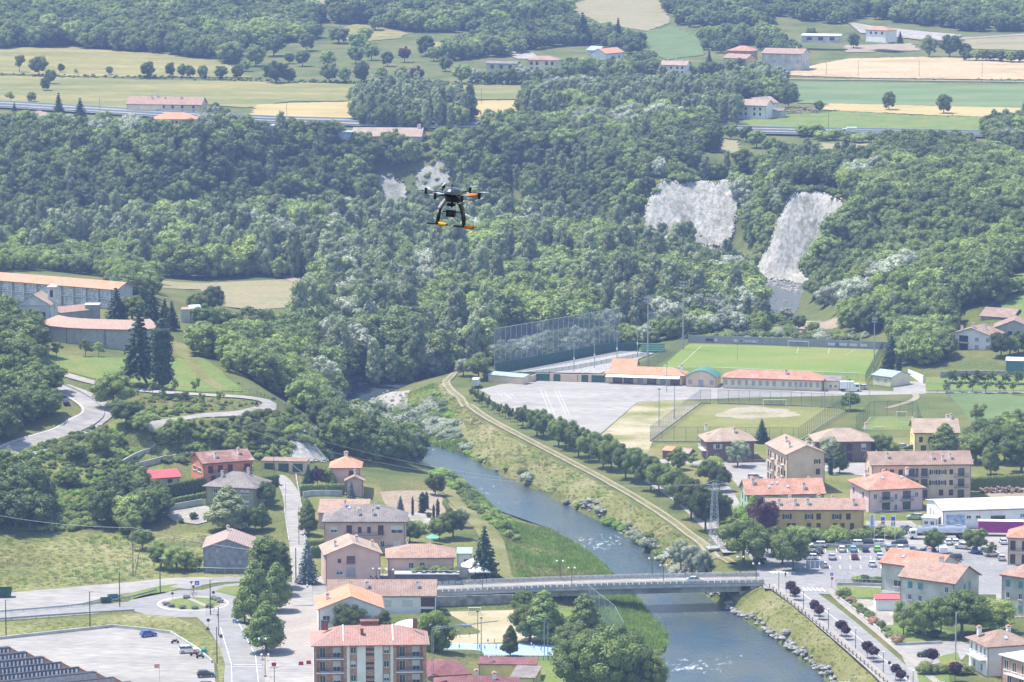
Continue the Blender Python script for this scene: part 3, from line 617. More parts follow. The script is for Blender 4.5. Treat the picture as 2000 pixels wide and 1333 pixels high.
# left: over the road, slope below the cemetery
wood([(-60,885),(20,858),(72,832),(96,812),(98,790),(86,765),(72,735),(66,700),(50,668),(0,640),(-150,640),(-150,900)], 5.8, [('darkwide', 2), ('oak', 2), ('mid', 1)], (9, 13), 11, 'left hill')
wood([(385,690),(440,690),(500,692),(560,700),(600,710),(640,760),(650,800),(620,822),(600,815),(575,792),(520,760),(455,735),(420,705)], 6.2, [('oak', 1.5), ('mid', 2), ('wide', 1.6), ('locust', .7)], (8, 12), 12, 'slope east of the cemetery')
wood([(620,812),(668,838),(700,852),(742,866),(800,876),(815,905),(760,912),(700,905),(655,885),(620,850)], 5.6, [('oak', 2), ('mid', 1.4), ('willow', 1.3), ('darkwide', 1)], (9, 13), 13, 'river bend')
wood([(-150,1045),(-150,940),(0,935),(60,940),(78,985),(80,1035),(20,1042)], 5.5, [('oak', 2), ('darkwide', 2)], (9, 12), 14, 'left slope')
wood([(195,1030),(200,975),(230,950),(290,948),(318,985),(312,1035),(262,1040)], 5.0, [('oak', 2), ('darkwide', 1), ('mid', .6)], (7, 10), 15, 'left slope')
# hills at the top
HILL = [('oak', 3), ('darkwide', 2), ('mid', 2), ('wide', 1), ('locust', .5)]
wood([(-250,95),(0,95),(140,92),(330,108),(430,120),(455,128),(470,95),(600,78),(630,40),(560,10),(560,-60),(-250,-60)], 8.0, HILL, (9, 15), 20, 'hill')
wood([(655,48),(720,45),(800,62),(940,66),(1000,46),(1120,62),(1100,20),(1120,0),(1120,-60),(655,-60)], 8.0, HILL, (9, 15), 21, 'hill')
wood([(860,120),(990,112),(1060,95),(1130,90),(1260,110),(1240,130),(1100,140),(1110,150),(1270,158),(1280,140),(1255,90),(1190,74),(1100,60),(960,64)], 8.5, HILL, (8, 12), 22, 'hill')
wood([(1300,20),(1330,52),(1400,62),(1500,55),(1500,30),(1600,14),(1600,-60),(1300,-60)], 8.5, HILL, (8, 13), 23, 'hill')
wood([(1500,30),(1640,50),(1700,30),(1720,40),(1880,62),(2120,62),(2120,-30),(1900,-30),(1820,5),(1690,12),(1600,18)], 8.5, HILL, (8, 12), 24, 'hill')
wood([(1370,75),(1480,62),(1560,95),(1560,118),(1460,92),(1400,108),(1375,100)], 8.5, HILL, (6, 9), 25, 'hill')
wood([(1430,170),(1480,150),(1520,160),(1545,195),(1530,205),(1445,190)], 6.5, SCARP, (8, 13), 26, 'farm clump')
wood([(1920,262),(2120,230),(2120,320),(1990,318),(1945,300)], 6.2, SCARP, (8, 11), 27, 'plateau edge')
wood([(392,225),(420,215),(470,240),(470,262),(390,272),(300,268),(0,272),(0,255),(120,266),(300,262),(392,258)], 6.5, SCARP, (3.5, 5.5), 28, 'plateau edge')
# riverside wood edges on the near side and gravel island
WL = {'behind the columbarium': 'behind the long columbarium', 'valley': 'in the wood on the valley floor', 'river bend': 'in the wood on the river bend', 'court': 'in the trees behind the tall green net', 'right hill': 'on the wooded hill right of the white cliff', 'left hill': 'in the dark wood above the left road',
      'slope east of the cemetery': 'on the slope east of the cemetery', 'left slope': 'in the dark clump below the left road', 'scarp': 'on the wooded scarp', 'cliff': 'around the white cliffs', 'plateau edge': 'at the edge of the plateau', 'clump by the road': 'in the clump beside the far road', 'poplar stand': 'in the poplar stand', 'hill': 'on the far hill', 'farm clump': 'beside the white farm'}
KW = {'oak': 'dark green round tree', 'mid': 'mid green round tree', 'wide': 'broad mid green tree', 'darkwide': 'broad dark green tree', 'locust': 'light yellow green spreading tree', 'poplar': 'slim upright tree', 'willow': 'silvery grey green willow'}
ANCH = [(0,690,'the chapel'),(40,860,'the road bend'),(60,1000,'the left end of the meadow'),(250,1000,'the yard wall'),(450,700,'the dirt path'),(560,740,'the lane bend'),(640,860,'the pale rock face'),(700,830,'the gravel bar'),(760,870,'the small villa'),(800,690,'the upper river bend'),(930,660,'the left end of the net'),(1050,620,'the middle of the net'),(1200,600,'the right end of the net'),(1300,640,'the tall floodlights'),(1450,600,'the river pool'),(1640,640,'the pitch wall'),(1720,600,'the right floodlight'),(1800,650,'the white hillside house'),(1900,600,'the hillside barn'),(600,600,'the mown field'),(450,540,'the far side of the field'),(760,540,'the drone')]
WOOD.sort(key=lambda t: t[1])
cnt = {}; rest = []
for t in WOOD:
 x, y, k, h, wd, nm = t; cn = kind_of(k)[0]; q = px((x, y, ground(x, y))); out_ = q[0] < -30 or q[0] > 2030 or q[1] > 1360; cnt[cn] = cnt.get(cn, 0) + (not out_)
 if not out_ and cnt[cn] <= {'broadleaf_tree': 30, 'willow_tree': 60, 'poplar_tree': 60}[cn]:
  an = min(ANCH, key=lambda a: (a[0] - q[0]) ** 2 + 4 * (a[1] - q[1]) ** 2)
  lb = ('tall ' if h > 13 else 'low ' if h < 10 else '') + KW[k] + ' in the wood ' + ('left of ' if q[0] < an[0] - 25 else 'right of ' if q[0] > an[0] + 25 else 'beyond ' if q[1] < an[1] else 'below ') + an[2]
  tree_at((x, y, ground(x, y) - .2), k, h, lb, lb if len(lb) < 60 else lb[:60], wd)
 else: rest.append(t)
def mass(name, items, label, cat, seed=5, sink=.08, z=None):
 """one uncountable mass of plants: items (x, y, key, height, wide[, ...]) instanced on points"""
 keys = sorted(set(t[2] for t in items)); vid = {}; src = []
 for k in keys:
  for j, (me, tk) in enumerate(LIB[k]): vid[(k, j)] = len(src); src.append(bpy.data.objects.new(name + '_plant', me))
 rr = random.Random(seed); n = len(items)
 me = bpy.data.meshes.new(name); hh = H([t[0] for t in items], [t[1] for t in items])
 fh = {k: (2.1 if 'bush' in k else 1.95 if k in ('ball', 'plum') else 1.0 if k in ('tuft', 'drytuft', 'rock') else 10.0) for k in keys}
 co = np.array([(t[0], t[1], h - sink * t[3]) for t, h in zip(items, hh)]); me.vertices.add(n); me.vertices.foreach_set('co', co.ravel())
 me.attributes.new('vid', 'INT', 'POINT').data.foreach_set('value', [vid[(t[2], rr.randrange(len(LIB[t[2]])))] for t in items])
 me.attributes.new('sc', 'FLOAT_VECTOR', 'POINT').data.foreach_set('vector', np.array([(t[3] / fh[t[2]] * t[4], t[3] / fh[t[2]] * t[4], t[3] / fh[t[2]]) for t in items]).ravel())
 me.attributes.new('rt', 'FLOAT_VECTOR', 'POINT').data.foreach_set('vector', np.array([(0, 0, rr.uniform(0, 6.28)) for t in items]).ravel())
 fo_ = link(bpy.data.objects.new(name, me)); tag(fo_, label, cat, None, 'stuff')
 ng = bpy.data.node_groups.new(name, 'GeometryNodeTree'); ng.interface.new_socket('Geometry', in_out='INPUT', socket_type='NodeSocketGeometry'); ng.interface.new_socket('Geometry', in_out='OUTPUT', socket_type='NodeSocketGeometry')
 gi = ng.nodes.new('NodeGroupInput'); go = ng.nodes.new('NodeGroupOutput'); jn = ng.nodes.new('GeometryNodeJoinGeometry'); ng.links.new(jn.outputs[0], go.inputs[0])
 def nattr(nm, ty):
  a = ng.nodes.new('GeometryNodeInputNamedAttribute'); a.data_type = ty; a.inputs[0].default_value = nm; return a
 av, asc, art = nattr('vid', 'INT'), nattr('sc', 'FLOAT_VECTOR'), nattr('rt', 'FLOAT_VECTOR')
 for i, o in enumerate(src):
  ob = ng.nodes.new('GeometryNodeObjectInfo'); ob.inputs[0].default_value = o; ob.inputs['As Instance'].default_value = True
  cm = ng.nodes.new('FunctionNodeCompare'); cm.data_type = 'INT'; cm.operation = 'EQUAL'; ng.links.new(av.outputs[0], cm.inputs[2]); cm.inputs[3].default_value = i
  ip = ng.nodes.new('GeometryNodeInstanceOnPoints'); ng.links.new(gi.outputs[0], ip.inputs['Points']); ng.links.new(cm.outputs[0], ip.inputs['Selection'])
  ng.links.new(ob.outputs['Geometry'], ip.inputs['Instance']); ng.links.new(art.outputs[0], ip.inputs['Rotation']); ng.links.new(asc.outputs[0], ip.inputs['Scale']); ng.links.new(ip.outputs[0], jn.inputs[0])
 fo_.modifiers.new(name, 'NODES').node_group = ng
 return fo_
mass('forest', rest, 'dense mixed woodland covering the valley floor, the scarp and the far hills', 'woodland')
print('WOOD', len(WOOD), cnt, 'rest', len(rest))
# ------------------------------------------------------------------ land use, drawn on the terrain
def gsheet(name, poly, m, dz=.05, **k): return sheet(name, poly, m, dz, **k)
# far plateau and hills
FZ = .35
gsheet('field', [(-100,98),(130,92),(330,108),(430,120),(490,152),(300,152),(120,150),(-100,140)], HAY, FZ, step=12)
gsheet('field', [(-100,150),(60,150),(300,158),(560,162),(700,166),(1060,168),(1050,178),(1010,195),(560,200),(480,212),(400,205),(240,215),(-100,205)], HAYG, FZ, step=12)
gsheet('field', [(500,206),(640,201),(1020,198),(1010,236),(700,241),(560,233),(490,225)], WHEAT, FZ+.1, step=12)
gsheet('field', [(1100,15),(1150,0),(1100,-60),(1290,-60),(1300,20),(1310,45),(1265,62),(1180,50)], BARE, FZ, step=12)
gsheet('field', [(1258,64),(1310,52),(1370,75),(1378,108),(1300,118),(1270,104)], CROP, FZ, step=12)
gsheet('field', [(1525,148),(1590,128),(1660,116),(1830,112),(2100,122),(2100,158),(1700,154)], STUB, FZ, step=12)
gsheet('field', [(1550,161),(2100,167),(2100,214),(1850,211),(1560,203)], CROP2, FZ, step=12)
gsheet('field', [(1620,204),(2100,215),(2100,236),(1800,226),(1600,216)], WHEAT, FZ+.08, step=12)
gsheet('field', [(1420,240),(1560,223),(1650,218),(1800,227),(2000,231),(2000,262),(1700,256),(1430,249)], LAWN, FZ, step=12)
gsheet('field', [(1080,172),(1420,158),(1425,172),(1250,182),(1090,180)], BARE, FZ, step=12)
gsheet('field', [(1365,272),(1440,274),(1450,302),(1380,298)], BARE, FZ, step=10)
gsheet('field', [(1600,281),(1700,283),(1670,308),(1620,308)], BARE, FZ, step=10)
gsheet('field', [(1695,286),(1850,290),(1835,307),(1675,308)], CROP, FZ+.1, step=10)
gsheet('field', [(1615,313),(1712,312),(1695,326),(1640,332)], HAY, FZ, step=10)
gsheet('field', [(1880,74),(2060,68),(2060,102),(1890,96)], BARE, FZ, step=12)
gsheet('field', [(1650,90),(1780,86),(1800,100),(1650,104)], SOIL, FZ, step=12)
gsheet('field', [(545,0),(660,-10),(660,18),(560,12)], BARE, FZ, step=12)
gsheet('field', [(640,60),(700,48),(800,66),(780,76),(690,84)], HAY, FZ, step=12)
gsheet('field', [(830,85),(960,72),(1000,80),(980,100),(880,108)], HAY, FZ, step=12)
for pl in ([(930,78),(1000,95),(1090,108)],): pass
ribbon('farm_track', [(1518,156),(1700,158),(2100,163)], 3.2, TRACK, .6, smooth=0, step=10)
ribbon('farm_track', [(1635,38),(1690,56),(1760,74),(1830,82),(1900,76),(2050,66)], 5, TRACK, .6, step=8)
gsheet('quarry_bank', [(1655,44),(1700,52),(1790,62),(1880,70),(1860,80),(1760,76),(1680,66)], GRAVEL, FZ+.2, step=8)
gsheet('quarry_bank', [(960,94),(1040,104),(1060,118),(1010,116)], GRAVEL, FZ, step=8)
ribbon('motorway', [(-150,201),(0,208),(225,222),(500,238),(700,244),(1000,247),(1375,257),(1700,262),(2150,272)], 24, ASPHL, 1.0, smooth=1, step=10)
for off_ in (-11.4, -.6, .6, 11.4):
 ribbon('motorway_barrier', [(-150,201),(0,208),(225,222),(500,238),(700,244),(1000,247),(1375,257),(1700,262),(2150,272)], .5, STEEL, 1.9, smooth=1, step=10, off=off_, cross=1, solid=.7)
gsheet('road', [(2060,285),(2000,298),(1950,340),(1975,348),(2060,322)], ASPHL, .5, step=6)
# valley floor
gsheet('mown_field', [(292,546),(560,546),(628,548),(640,562),(632,576),(600,598),(500,606),(440,600),(390,566),(300,562)], BARE, .15, step=10)
ribbon('farm_track', [(556,540),(600,560),(640,582)], 5, TRACK, .3, smooth=1)
gsheet('grass', [(1925,570),(1960,545),(2060,520),(2060,640),(1975,640),(1960,600)], LAWN, .25, step=6, jag=1)
gsheet('gravel_bar', [(1450,640),(1500,625),(1545,632),(1640,618),(1640,640),(1560,652),(1500,655)], SOIL, .12, step=6, jag=1)
ribbon('farm_track', [(1440,668),(1475,645),(1530,632),(1600,630)], 4, TRACK, .25)
gsheet('gravel_bar', [(1478,542),(1560,553),(1556,566),(1520,560),(1482,556)], GRAVEL, .45, step=5, jag=1)
gsheet('gravel_bar', [(735,777),(765,768),(800,764),(792,792),(762,815),(738,812),(722,795)], GRAVEL, .3, step=4, jag=.8)
gsheet('gravel_bar', [(700,752),(745,747),(735,760),(700,764)], GRAVEL, .5, step=4, jag=.8)
# river banks
CR = LINES[11] if False else [(905,727),(880,740),(862,748),(888,780),(930,817),(1000,857),(1100,909),(1200,962),(1300,1024),(1345,1063),(1380,1100),(1440,1130),(1490,1148)]
WLN = [(1385,1163),(1330,1123),(1290,1093),(1250,1059),(1190,1021),(1120,989),(1060,959),(1000,934),(930,900),(900,850),(880,800),(850,760)]
gsheet('river_bank', CR + [(1440,1178)] + WLN, DRYB, .14, step=1.6)
gsheet('river_bank', [(1500,1149),(1560,1197),(1660,1277),(1735,1337),(1840,1420),(1740,1420),(1648,1338),(1600,1303),(1520,1242),(1440,1190)], DRYB, .14, step=1.6)
gsheet('reed_bed', [(985,1012),(1030,1022),(1080,1038),(1160,1088),(1200,1124),(1240,1165),(1260,1192),(1302,1240),(1298,1272),(1270,1290),(1240,1300),(1190,1230),(1180,1190),(1060,1160),(1008,1130),(990,1062),(955,1012)], REED, .2, step=3)
gsheet('reed_bed', [(745,780),(800,765),(850,752),(880,800),(900,850),(930,895),(990,928),(930,898),(900,883),(835,866),(785,846),(745,815),(770,800)], REED, .2, step=3)
gsheet('river_bank', [(905,962),(945,1003),(985,1060),(1000,1125),(1010,1146),(955,1146),(960,1090),(930,1040),(880,985),(858,950)], DRYB, .25, step=3)
ribbon('farm_track', [(905,722),(882,738),(868,746),(880,765),(905,788),(940,812),(1000,844),(1100,896),(1200,948),(1300,1008),(1345,1044),(1385,1078),(1430,1102)], 2.8, TRACK, .3, step=4)
ribbon('grass_strip', [(905,722),(882,738),(868,746),(880,765),(905,788),(940,812),(1000,844),(1100,896),(1200,948),(1300,1008),(1345,1044),(1385,1078),(1430,1102)], 1.2, DRYB, .38, step=4)
# sports ground
gsheet('asphalt_yard', [(935,762),(975,752),(1045,743),(1330,750),(1600,760),(1745,765),(1745,744),(1790,736),(1822,738),(1806,770),(1480,777),(1290,783),(1245,786),(1170,850),(1150,858),(1110,852),(1040,814),(985,787)], ASPHL, .06, flat=0)
ribbon('side_road', [(960,775),(1040,815),(1120,856),(1200,898),(1270,936),(1340,982),(1400,1040),(1430,1080)], 5, ASPHL, .075, z=0)
gsheet('worn_ground', [(1245,787),(1300,780),(1372,785),(1275,862),(1265,885),(1200,890),(1170,868),(1172,852)], WORN, .05, flat=0)
gsheet('football_pitch', [(1345,672),(1500,676),(1725,684),(1700,740),(1690,752),(1400,748),(1260,745)], PITCHM, .06, flat=0)
gsheet('training_pitch', [(1368,789),(1640,797),(1652,806),(1600,838),(1562,862),(1268,862)], ramp_mat('training_grass', [(.13,.20,.055),(.19,.245,.075),(.26,.27,.12)], .06, stretch=(.6,1,1), fine_amt=.15), .06, flat=0)
c = [(1480 + 78 * math.cos(t) * (1 + .12 * math.sin(5 * t)), 808 + 11.5 * math.sin(t) * (1 + .2 * math.sin(3 * t + 1))) for t in [k * .1745 for k in range(36)]]
gsheet('worn_ground', c, ramp_mat('bare_goalmouth', [(.24,.25,.13),(.36,.32,.22),(.42,.38,.30)], .09, fine_amt=.2, stretch=(.6,1,1)), .09, flat=0, jag=1.3)
gsheet('small_pitch', [(1700,815),(1782,815),(1790,840),(1684,840)], LAWN, .06, flat=0)
gsheet('crop_field', [(1850,769),(2080,769),(2080,832),(1900,834),(1880,800)], CROP, .06, step=20)
gsheet('orchard_lawn', [(1808,737),(2080,741),(2080,766),(1808,765)], LAWN, .06, step=20)
ribbon('side_road', [(1800,767),(2080,768)], 3.5, ASPHL, .09, smooth=0)
ribbon('footpath', [(1785,768),(1792,777),(1778,785),(1732,798)], 2.2, TRACK, .1)
LW = mat('line_paint', (.75,.76,.76), noise=.08)
def paint(name, pts, w, z=0, dz=.11, parent=None): return ribbon(name, pts, w, mat('worn_paint', (.46,.46,.46), noise=.12) if 'yard' in name or 'pitch' in name else LW, dz, smooth=0, step=40, z=z, cross=1)
for a, b in (((970,766),(982,776)),((978,766),(996,779)),((984,766),(1000,780)),((996,768),(1010,781)),((1056,764),(1076,812)),((1064,764),(1084,812)),((1084,764),(1106,812)),((1091,764),(1113,813)),((1044,757),(1076,757)),((1050,761),(1072,761))):
 paint('yard_marking', [a, b], .16)
for a, b in (((1370,676),(1303,738)),((1370,676),(1700,683)),((1560,679),(1556,690)),((1620,681),(1618,692)),((1556,690),(1618,692)),((1672,684),(1650,694))):
 paint('pitch_marking', [a, b], .18)
for a, b in (((1700,815),(1782,815)),((1684,840),(1790,840)),((1700,815),(1684,840)),((1782,815),(1790,840)),((1694,826),(1786,826))): paint('pitch_marking', [a, b], .16, dz=.13)
# town, right of the river
TOWN = ramp_mat('garden_grass', [(.11,.17,.05),(.15,.21,.065),(.22,.24,.10)], .08, fine_amt=.2)
gsheet('town_ground', [(1240,892),(1285,868),(1560,866),(1850,850),(2100,870),(2100,1040),(1760,1060),(1500,1078),(1450,1075),(1395,1020),(1300,955)], TOWN, .03, flat=0)
ribbon('side_road', [(1262,900),(1330,905),(1420,903),(1500,902),(1545,912)], 7, ASPHL, .07, z=0)
gsheet('asphalt_yard', [(1410,905),(1500,905),(1500,962),(1470,968),(1440,950)], ASPHL, .075, flat=0)
gsheet('asphalt_yard', [(1570,905),(1690,905),(1690,930),(1600,920)], ASPHL, .07, flat=0)
ribbon('side_road', [(1400,940),(1430,985),(1440,1030),(1470,1075)], 5, ASPHL, .08, z=0)
ribbon('side_road', [(1900,975),(1960,1000),(2060,1030)], 5, ASPHL, .07, z=0)
gsheet('vegetable_plot', [(1905,955),(1950,948),(2080,950),(2080,985),(1960,985)], SOIL, .06, flat=0)
gsheet('asphalt_yard', [(1690,1018),(1780,1018),(1800,1035),(2100,1030),(2100,1085),(1700,1082)], ASPHL, .07, flat=0)
gsheet('car_park', [(1470,1100),(1495,1080),(1560,1076),(1700,1076),(2100,1080),(2100,1150),(1960,1160),(1745,1150),(1640,1140),(1500,1135)], ASPHN, .09, flat=0)
gsheet('street', [(1480,1118),(1560,1118),(1640,1134),(1760,1146),(2100,1140),(2100,1165),(1760,1160),(1620,1162),(1560,1158),(1492,1150)], ASPH, .1, flat=0)
ribbon('street', [(1500,1128),(1545,1150),(1600,1190),(1680,1258),(1760,1330),(1820,1395)], 9.5, ASPH, .11, z=0)
ribbon('street', [(1470,1062),(1492,1090),(1510,1125)], 7, ASPH, .12, z=0)
ribbon('pavement', [(1503,1142),(1560,1184),(1660,1268),(1740,1340),(1800,1395)], 2.6, PAVE, .2, z=0)
ribbon('pavement', [(1618,1150),(1640,1176),(1720,1240),(1800,1310),(1850,1350)], 1.8, PAVE, .2, z=0)
paint('road_marking', [(1565,1158),(1620,1200),(1700,1265),(1790,1345)], .12, dz=.13)
for k in range(7):
 x = 1568 + k * 9; paint('zebra_stripe', [(x, 1149 + k * .3), (x + 8, 1155 + k * .3)], .5, dz=.14)
for k in range(7):
 x = 1502 + k * 7; paint('zebra_stripe', [(x, 1117), (x + 9, 1121)], .5, dz=.14)
for row, (y, x0, x1) in enumerate(((1109, 1600, 1740), (1090, 1600, 1740), (1076, 1590, 1740))):
 for k in range(8):
  x = x0 + (x1 - x0) * k / 7; paint('parking_line', [(x, y - 3), (x + 1.5, y + 3)], .14, dz=.12)
gsheet('concrete_yard', [(1650,1168),(1700,1172),(1745,1180),(1745,1222),(1700,1222),(1680,1205)], GRAVEL, .07, flat=0)
gsheet('lawn', [(1632,1144),(1722,1150),(1722,1168),(1650,1170)], LAWN, .12, flat=0)
gsheet('lawn', [(1705,1222),(1810,1222),(1880,1240),(1850,1254),(1752,1258)], LAWN, .12, flat=0)
gsheet('driveway', [(1752,1262),(1870,1252),(1900,1262),(1880,1290),(1800,1302),(1790,1330),(1772,1306)], ASPHL, .13, flat=0)
gsheet('lawn', [(1830,1285),(1870,1275),(1880,1300),(1840,1304)], LAWN, .16, flat=0)
gsheet('lawn', [(1790,1310),(1850,1300),(1860,1360),(1800,1360)], LAWN, .16, flat=0)
gsheet('asphalt_yard', [(1945,1160),(2100,1160),(2100,1200),(1950,1210)], ASPHL, .12, flat=0)
# town, left of the river
gsheet('weedy_meadow', [(-120,1045),(200,1040),(300,1052),(380,1040),(470,1050),(520,1130),(360,1128),(200,1148),(-120,1165)], WEED, .06, step=6)
gsheet('gravel_road', [(-120,1160),(0,1160),(250,1138),(330,1130),(480,1124),(520,1128),(480,1136),(350,1143),(235,1162),(130,1186),(0,1201),(-120,1206)], ASPHL, .07, flat=0)
gsheet('lawn', [(235,1164),(310,1146),(345,1141),(365,1145),(320,1160),(260,1172)], LAWN, .1, flat=0)
MR = [(-120,1213),(0,1204),(160,1192),(250,1185),(320,1182)]
ribbon('main_road', MR, 9, ASPH, .09, z=0)
RC = P(377, 1180, 0)
def disc(name, r, m, dz, n=40, r0=0, cx=None, sq=1):
 c0 = cx or RC
 poly = [(c0.x + r * math.cos(2 * math.pi * k / n), c0.y + r * sq * math.sin(2 * math.pi * k / n)) for k in range(n)]
 return sheet(name, poly, m, dz, world=True, flat=0)
disc('roundabout_road', 16, ASPH, .1)
disc('roundabout_kerb', 8.6, WHITE, .13); disc('roundabout_paving', 8.3, PAVE, .17);
disc('roundabout_lawn', 6.6, LAWN, .22)
ribbon('footpath', [(362,1168),(380,1176),(412,1190)], 1.4, PAVE, .27, smooth=0, z=0)
ribbon('main_road', [(405,1165),(440,1152),(480,1145),(600,1146),(720,1152),(850,1152)], 9, ASPH, .12, z=0)
ribbon('main_road', [(405,1193),(435,1215),(462,1250),(478,1300),(482,1345),(482,1400)], (9, 10), ASPH, .12, z=0)
ribbon('main_road', [(350,1150),(395,1136),(480,1130)], 6, ASPH, .11, z=0)
ribbon('side_road', [(592,1185),(590,1140),(586,1090),(580,1040),(572,985),(566,960),(552,938),(538,930)], 4.8, ASPHL, .25, step=2)
gsheet('lawn', [(420,1156),(440,1147),(500,1143),(500,1158),(460,1166)], LAWN, .16, flat=0)
gsheet('verge', [(-120,1222),(0,1216),(160,1206),(262,1199),(340,1206),(395,1228),(428,1262),(440,1300),(432,1360),(424,1300),(385,1270),(330,1238),(220,1226),(0,1250),(-120,1258)], WEED, .14, flat=0)
gsheet('car_park', [(-120,1256),(0,1249),(220,1225),(330,1237),(385,1271),(418,1292),(424,1400),(-120,1400)], ASPHL, .08, flat=0)
gsheet('plaza', [(475,1195),(500,1180),(560,1165),(620,1165),(640,1400),(520,1400),(516,1300),(500,1240)], PAVE, .15, flat=0)
gsheet('car_park', [(525,1288),(615,1288),(625,1400),(530,1400)], ASPHL, .19, flat=0)
gsheet('asphalt_yard', [(600,1110),(850,1130),(850,1165),(600,1180)], ASPHL, .1, flat=0)
paint('road_marking', [(455,1300),(512,1300)], .25, dz=.16); paint('road_marking', [(455,1304),(512,1304)], .2, dz=.16)
paint('road_marking', [(430,1225),(447,1255),(452,1300),(453,1345)], .12, dz=.16); paint('road_marking', [(462,1210),(485,1245),(502,1290),(506,1345)], .12, dz=.16)
paint('road_marking', [(-120,1203),(0,1195),(160,1184),(250,1178)], .18, dz=.14); paint('road_marking', [(-120,1223),(0,1213),(160,1201),(260,1193)], .18, dz=.14)
# hill on the left
gsheet('lawn', [(75,688),(200,700),(345,702),(352,690),(395,700),(440,735),(480,765),(400,767),(285,758),(180,740),(85,712)], LAWN, .15, step=5)
ribbon('dirt_path', [(352,672),(362,700),(400,740),(440,765)], 4, DRYB, .25)
ribbon('mountain_road', [(-70,926),(0,897),(80,867),(150,838),(192,816),(188,794),(150,770),(110,756)], 9, ASPHL, .3, step=3)
paint_edge = ribbon('road_marking', [(-70,926),(0,897),(80,867),(150,838),(192,816),(188,794),(150,770),(110,756)], .2, LW, .36, step=3, off=3.9, cross=1)
ribbon('lane', [(60,712),(110,728),(180,750),(280,765),(400,773),(490,778),(534,790),(515,803),(440,811),(350,820),(285,833)], 4.2, ASPHL, .3, step=3)
gsheet('scrub_floor', [(-120,930),(0,903),(150,845),(215,826),(280,800),(400,818),(480,820),(560,812),(640,860),(640,900),(320,905),(310,985),(200,1035),(-120,1045)], REED, .12, step=5)
gsheet('yard', [(318,1002),(400,990),(435,1000),(425,1016),(385,1026),(340,1020)], GRAVEL, .25, step=5)
gsheet('yard', [(300,890),(330,878),(350,888),(330,898)], GRAVEL, .3, step=5)
gsheet('garden_soil', [(742,962),(850,960),(895,1000),(880,1010),(760,1000)], SOIL, .12, step=6)
gsheet('gravel_garden', [(792,1002),(850,1000),(868,1030),(812,1036)], GRAVEL, .18, step=6)
gsheet('garden', [(640,945),(740,945),(760,1000),(870,1040),(930,1060),(960,1146),(640,1140),(610,1100),(600,960)], TOWN, .08, step=6)
# playground by the bridge
gsheet('sand_pitch', [(858,1197),(1010,1193),(1060,1214),(1080,1250),(1000,1256),(866,1260)], SAND, .16, flat=-3.5)
gsheet('grass', [(856,1190),(1130,1188),(1180,1240),(1180,1420),(870,1420),(862,1300)], LAWN, .1, flat=-3.5)
gsheet('ball_court', [(872,1258),(1090,1262),(1110,1284),(866,1282)], mat('blue_court', (.30,.45,.72), noise=.05), .2, flat=-3.5)
for a, b in (((885,1262),(1080,1265)),((880,1279),(1095,1281)),((980,1263),(978,1280))): ribbon('court_line', [a, b], .12, LW, .24, smooth=0, step=40, z=-3.5, cross=1)
# ------------------------------------------------------------------ white marl cliffs
from mathutils import noise as mnoise
ROCK = ramp_mat('marl_rock', [(.30,.30,.25),(.44,.435,.40),(.50,.495,.46),(.33,.335,.27),(.46,.46,.43)], .14, fine=1.0, fine_amt=.3, stretch=(1, 1, .35), gain=.8)
ROCKD = ramp_mat('shaded_marl', [(.22,.23,.19),(.34,.34,.31),(.40,.40,.37)], .1, fine_amt=.3)  # darker marl for the small cliffs, their shade put into the colour
def cliff(name, poly, amp, step, label):
 us = [p[0] for p in poly]; vs_ = [p[1] for p in poly]; U = np.arange(min(us), max(us) + step, step); Vv = np.arange(min(vs_), max(vs_) + step, step); vid = {}; vs = []; fs = []
 UU, VV = np.meshgrid(U, Vv); ins = in_poly(UU + np.random.RandomState(1).uniform(-4, 4, UU.shape), VV + np.random.RandomState(2).uniform(-4, 4, UU.shape), poly)
 def vert(i, j):
  if (i, j) not in vid:
   p = G(U[i], Vv[j]); q = Vector((p.x * .13, p.y * .07, p.z * .05))
   a = mnoise.ridged_multi_fractal(q, .9, 2.1, 5, 1, 2.0) - 1.2; d = -ray(U[i], Vv[j]) * 1.2 + Vector((-.2, -.3, .3))
   vid[(i, j)] = len(vs); vs.append(p + d * (.7 + .3 * amp * a))
  return vid[(i, j)]
 for j in range(len(Vv) - 1):
  for i in range(len(U) - 1):
   if ins[j, i]: fs.append((vert(i, j), vert(i, j + 1), vert(i + 1, j + 1), vert(i + 1, j)))
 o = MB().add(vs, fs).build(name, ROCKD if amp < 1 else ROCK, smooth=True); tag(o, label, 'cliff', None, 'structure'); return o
cliff('cliff', [(1262,402),(1285,362),(1300,350),(1330,358),(1372,348),(1400,362),(1418,340),(1426,366),(1440,372),(1440,400),(1430,460),(1400,480),(1350,478),(1290,470),(1258,440)], 1.7, 2.2, 'white marl cliff left of the wooded gully')
cliff('cliff', [(1545,374),(1560,380),(1580,368),(1612,378),(1645,392),(1644,430),(1630,470),(1616,520),(1600,548),(1575,562),(1540,548),(1482,545),(1476,520),(1500,480),(1515,440)], 1.5, 2.2, 'tall white marl cliff falling to the river')
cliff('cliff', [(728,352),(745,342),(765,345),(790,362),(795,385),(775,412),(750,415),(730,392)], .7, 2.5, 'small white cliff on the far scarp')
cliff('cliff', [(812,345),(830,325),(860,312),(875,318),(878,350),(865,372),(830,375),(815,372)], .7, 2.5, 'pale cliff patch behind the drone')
cliff('cliff', [(562,870),(580,840),(600,828),(632,842),(650,878),(655,892),(640,900),(600,902),(570,896)], 1.0, 1.8, 'pale rock face above the garages')
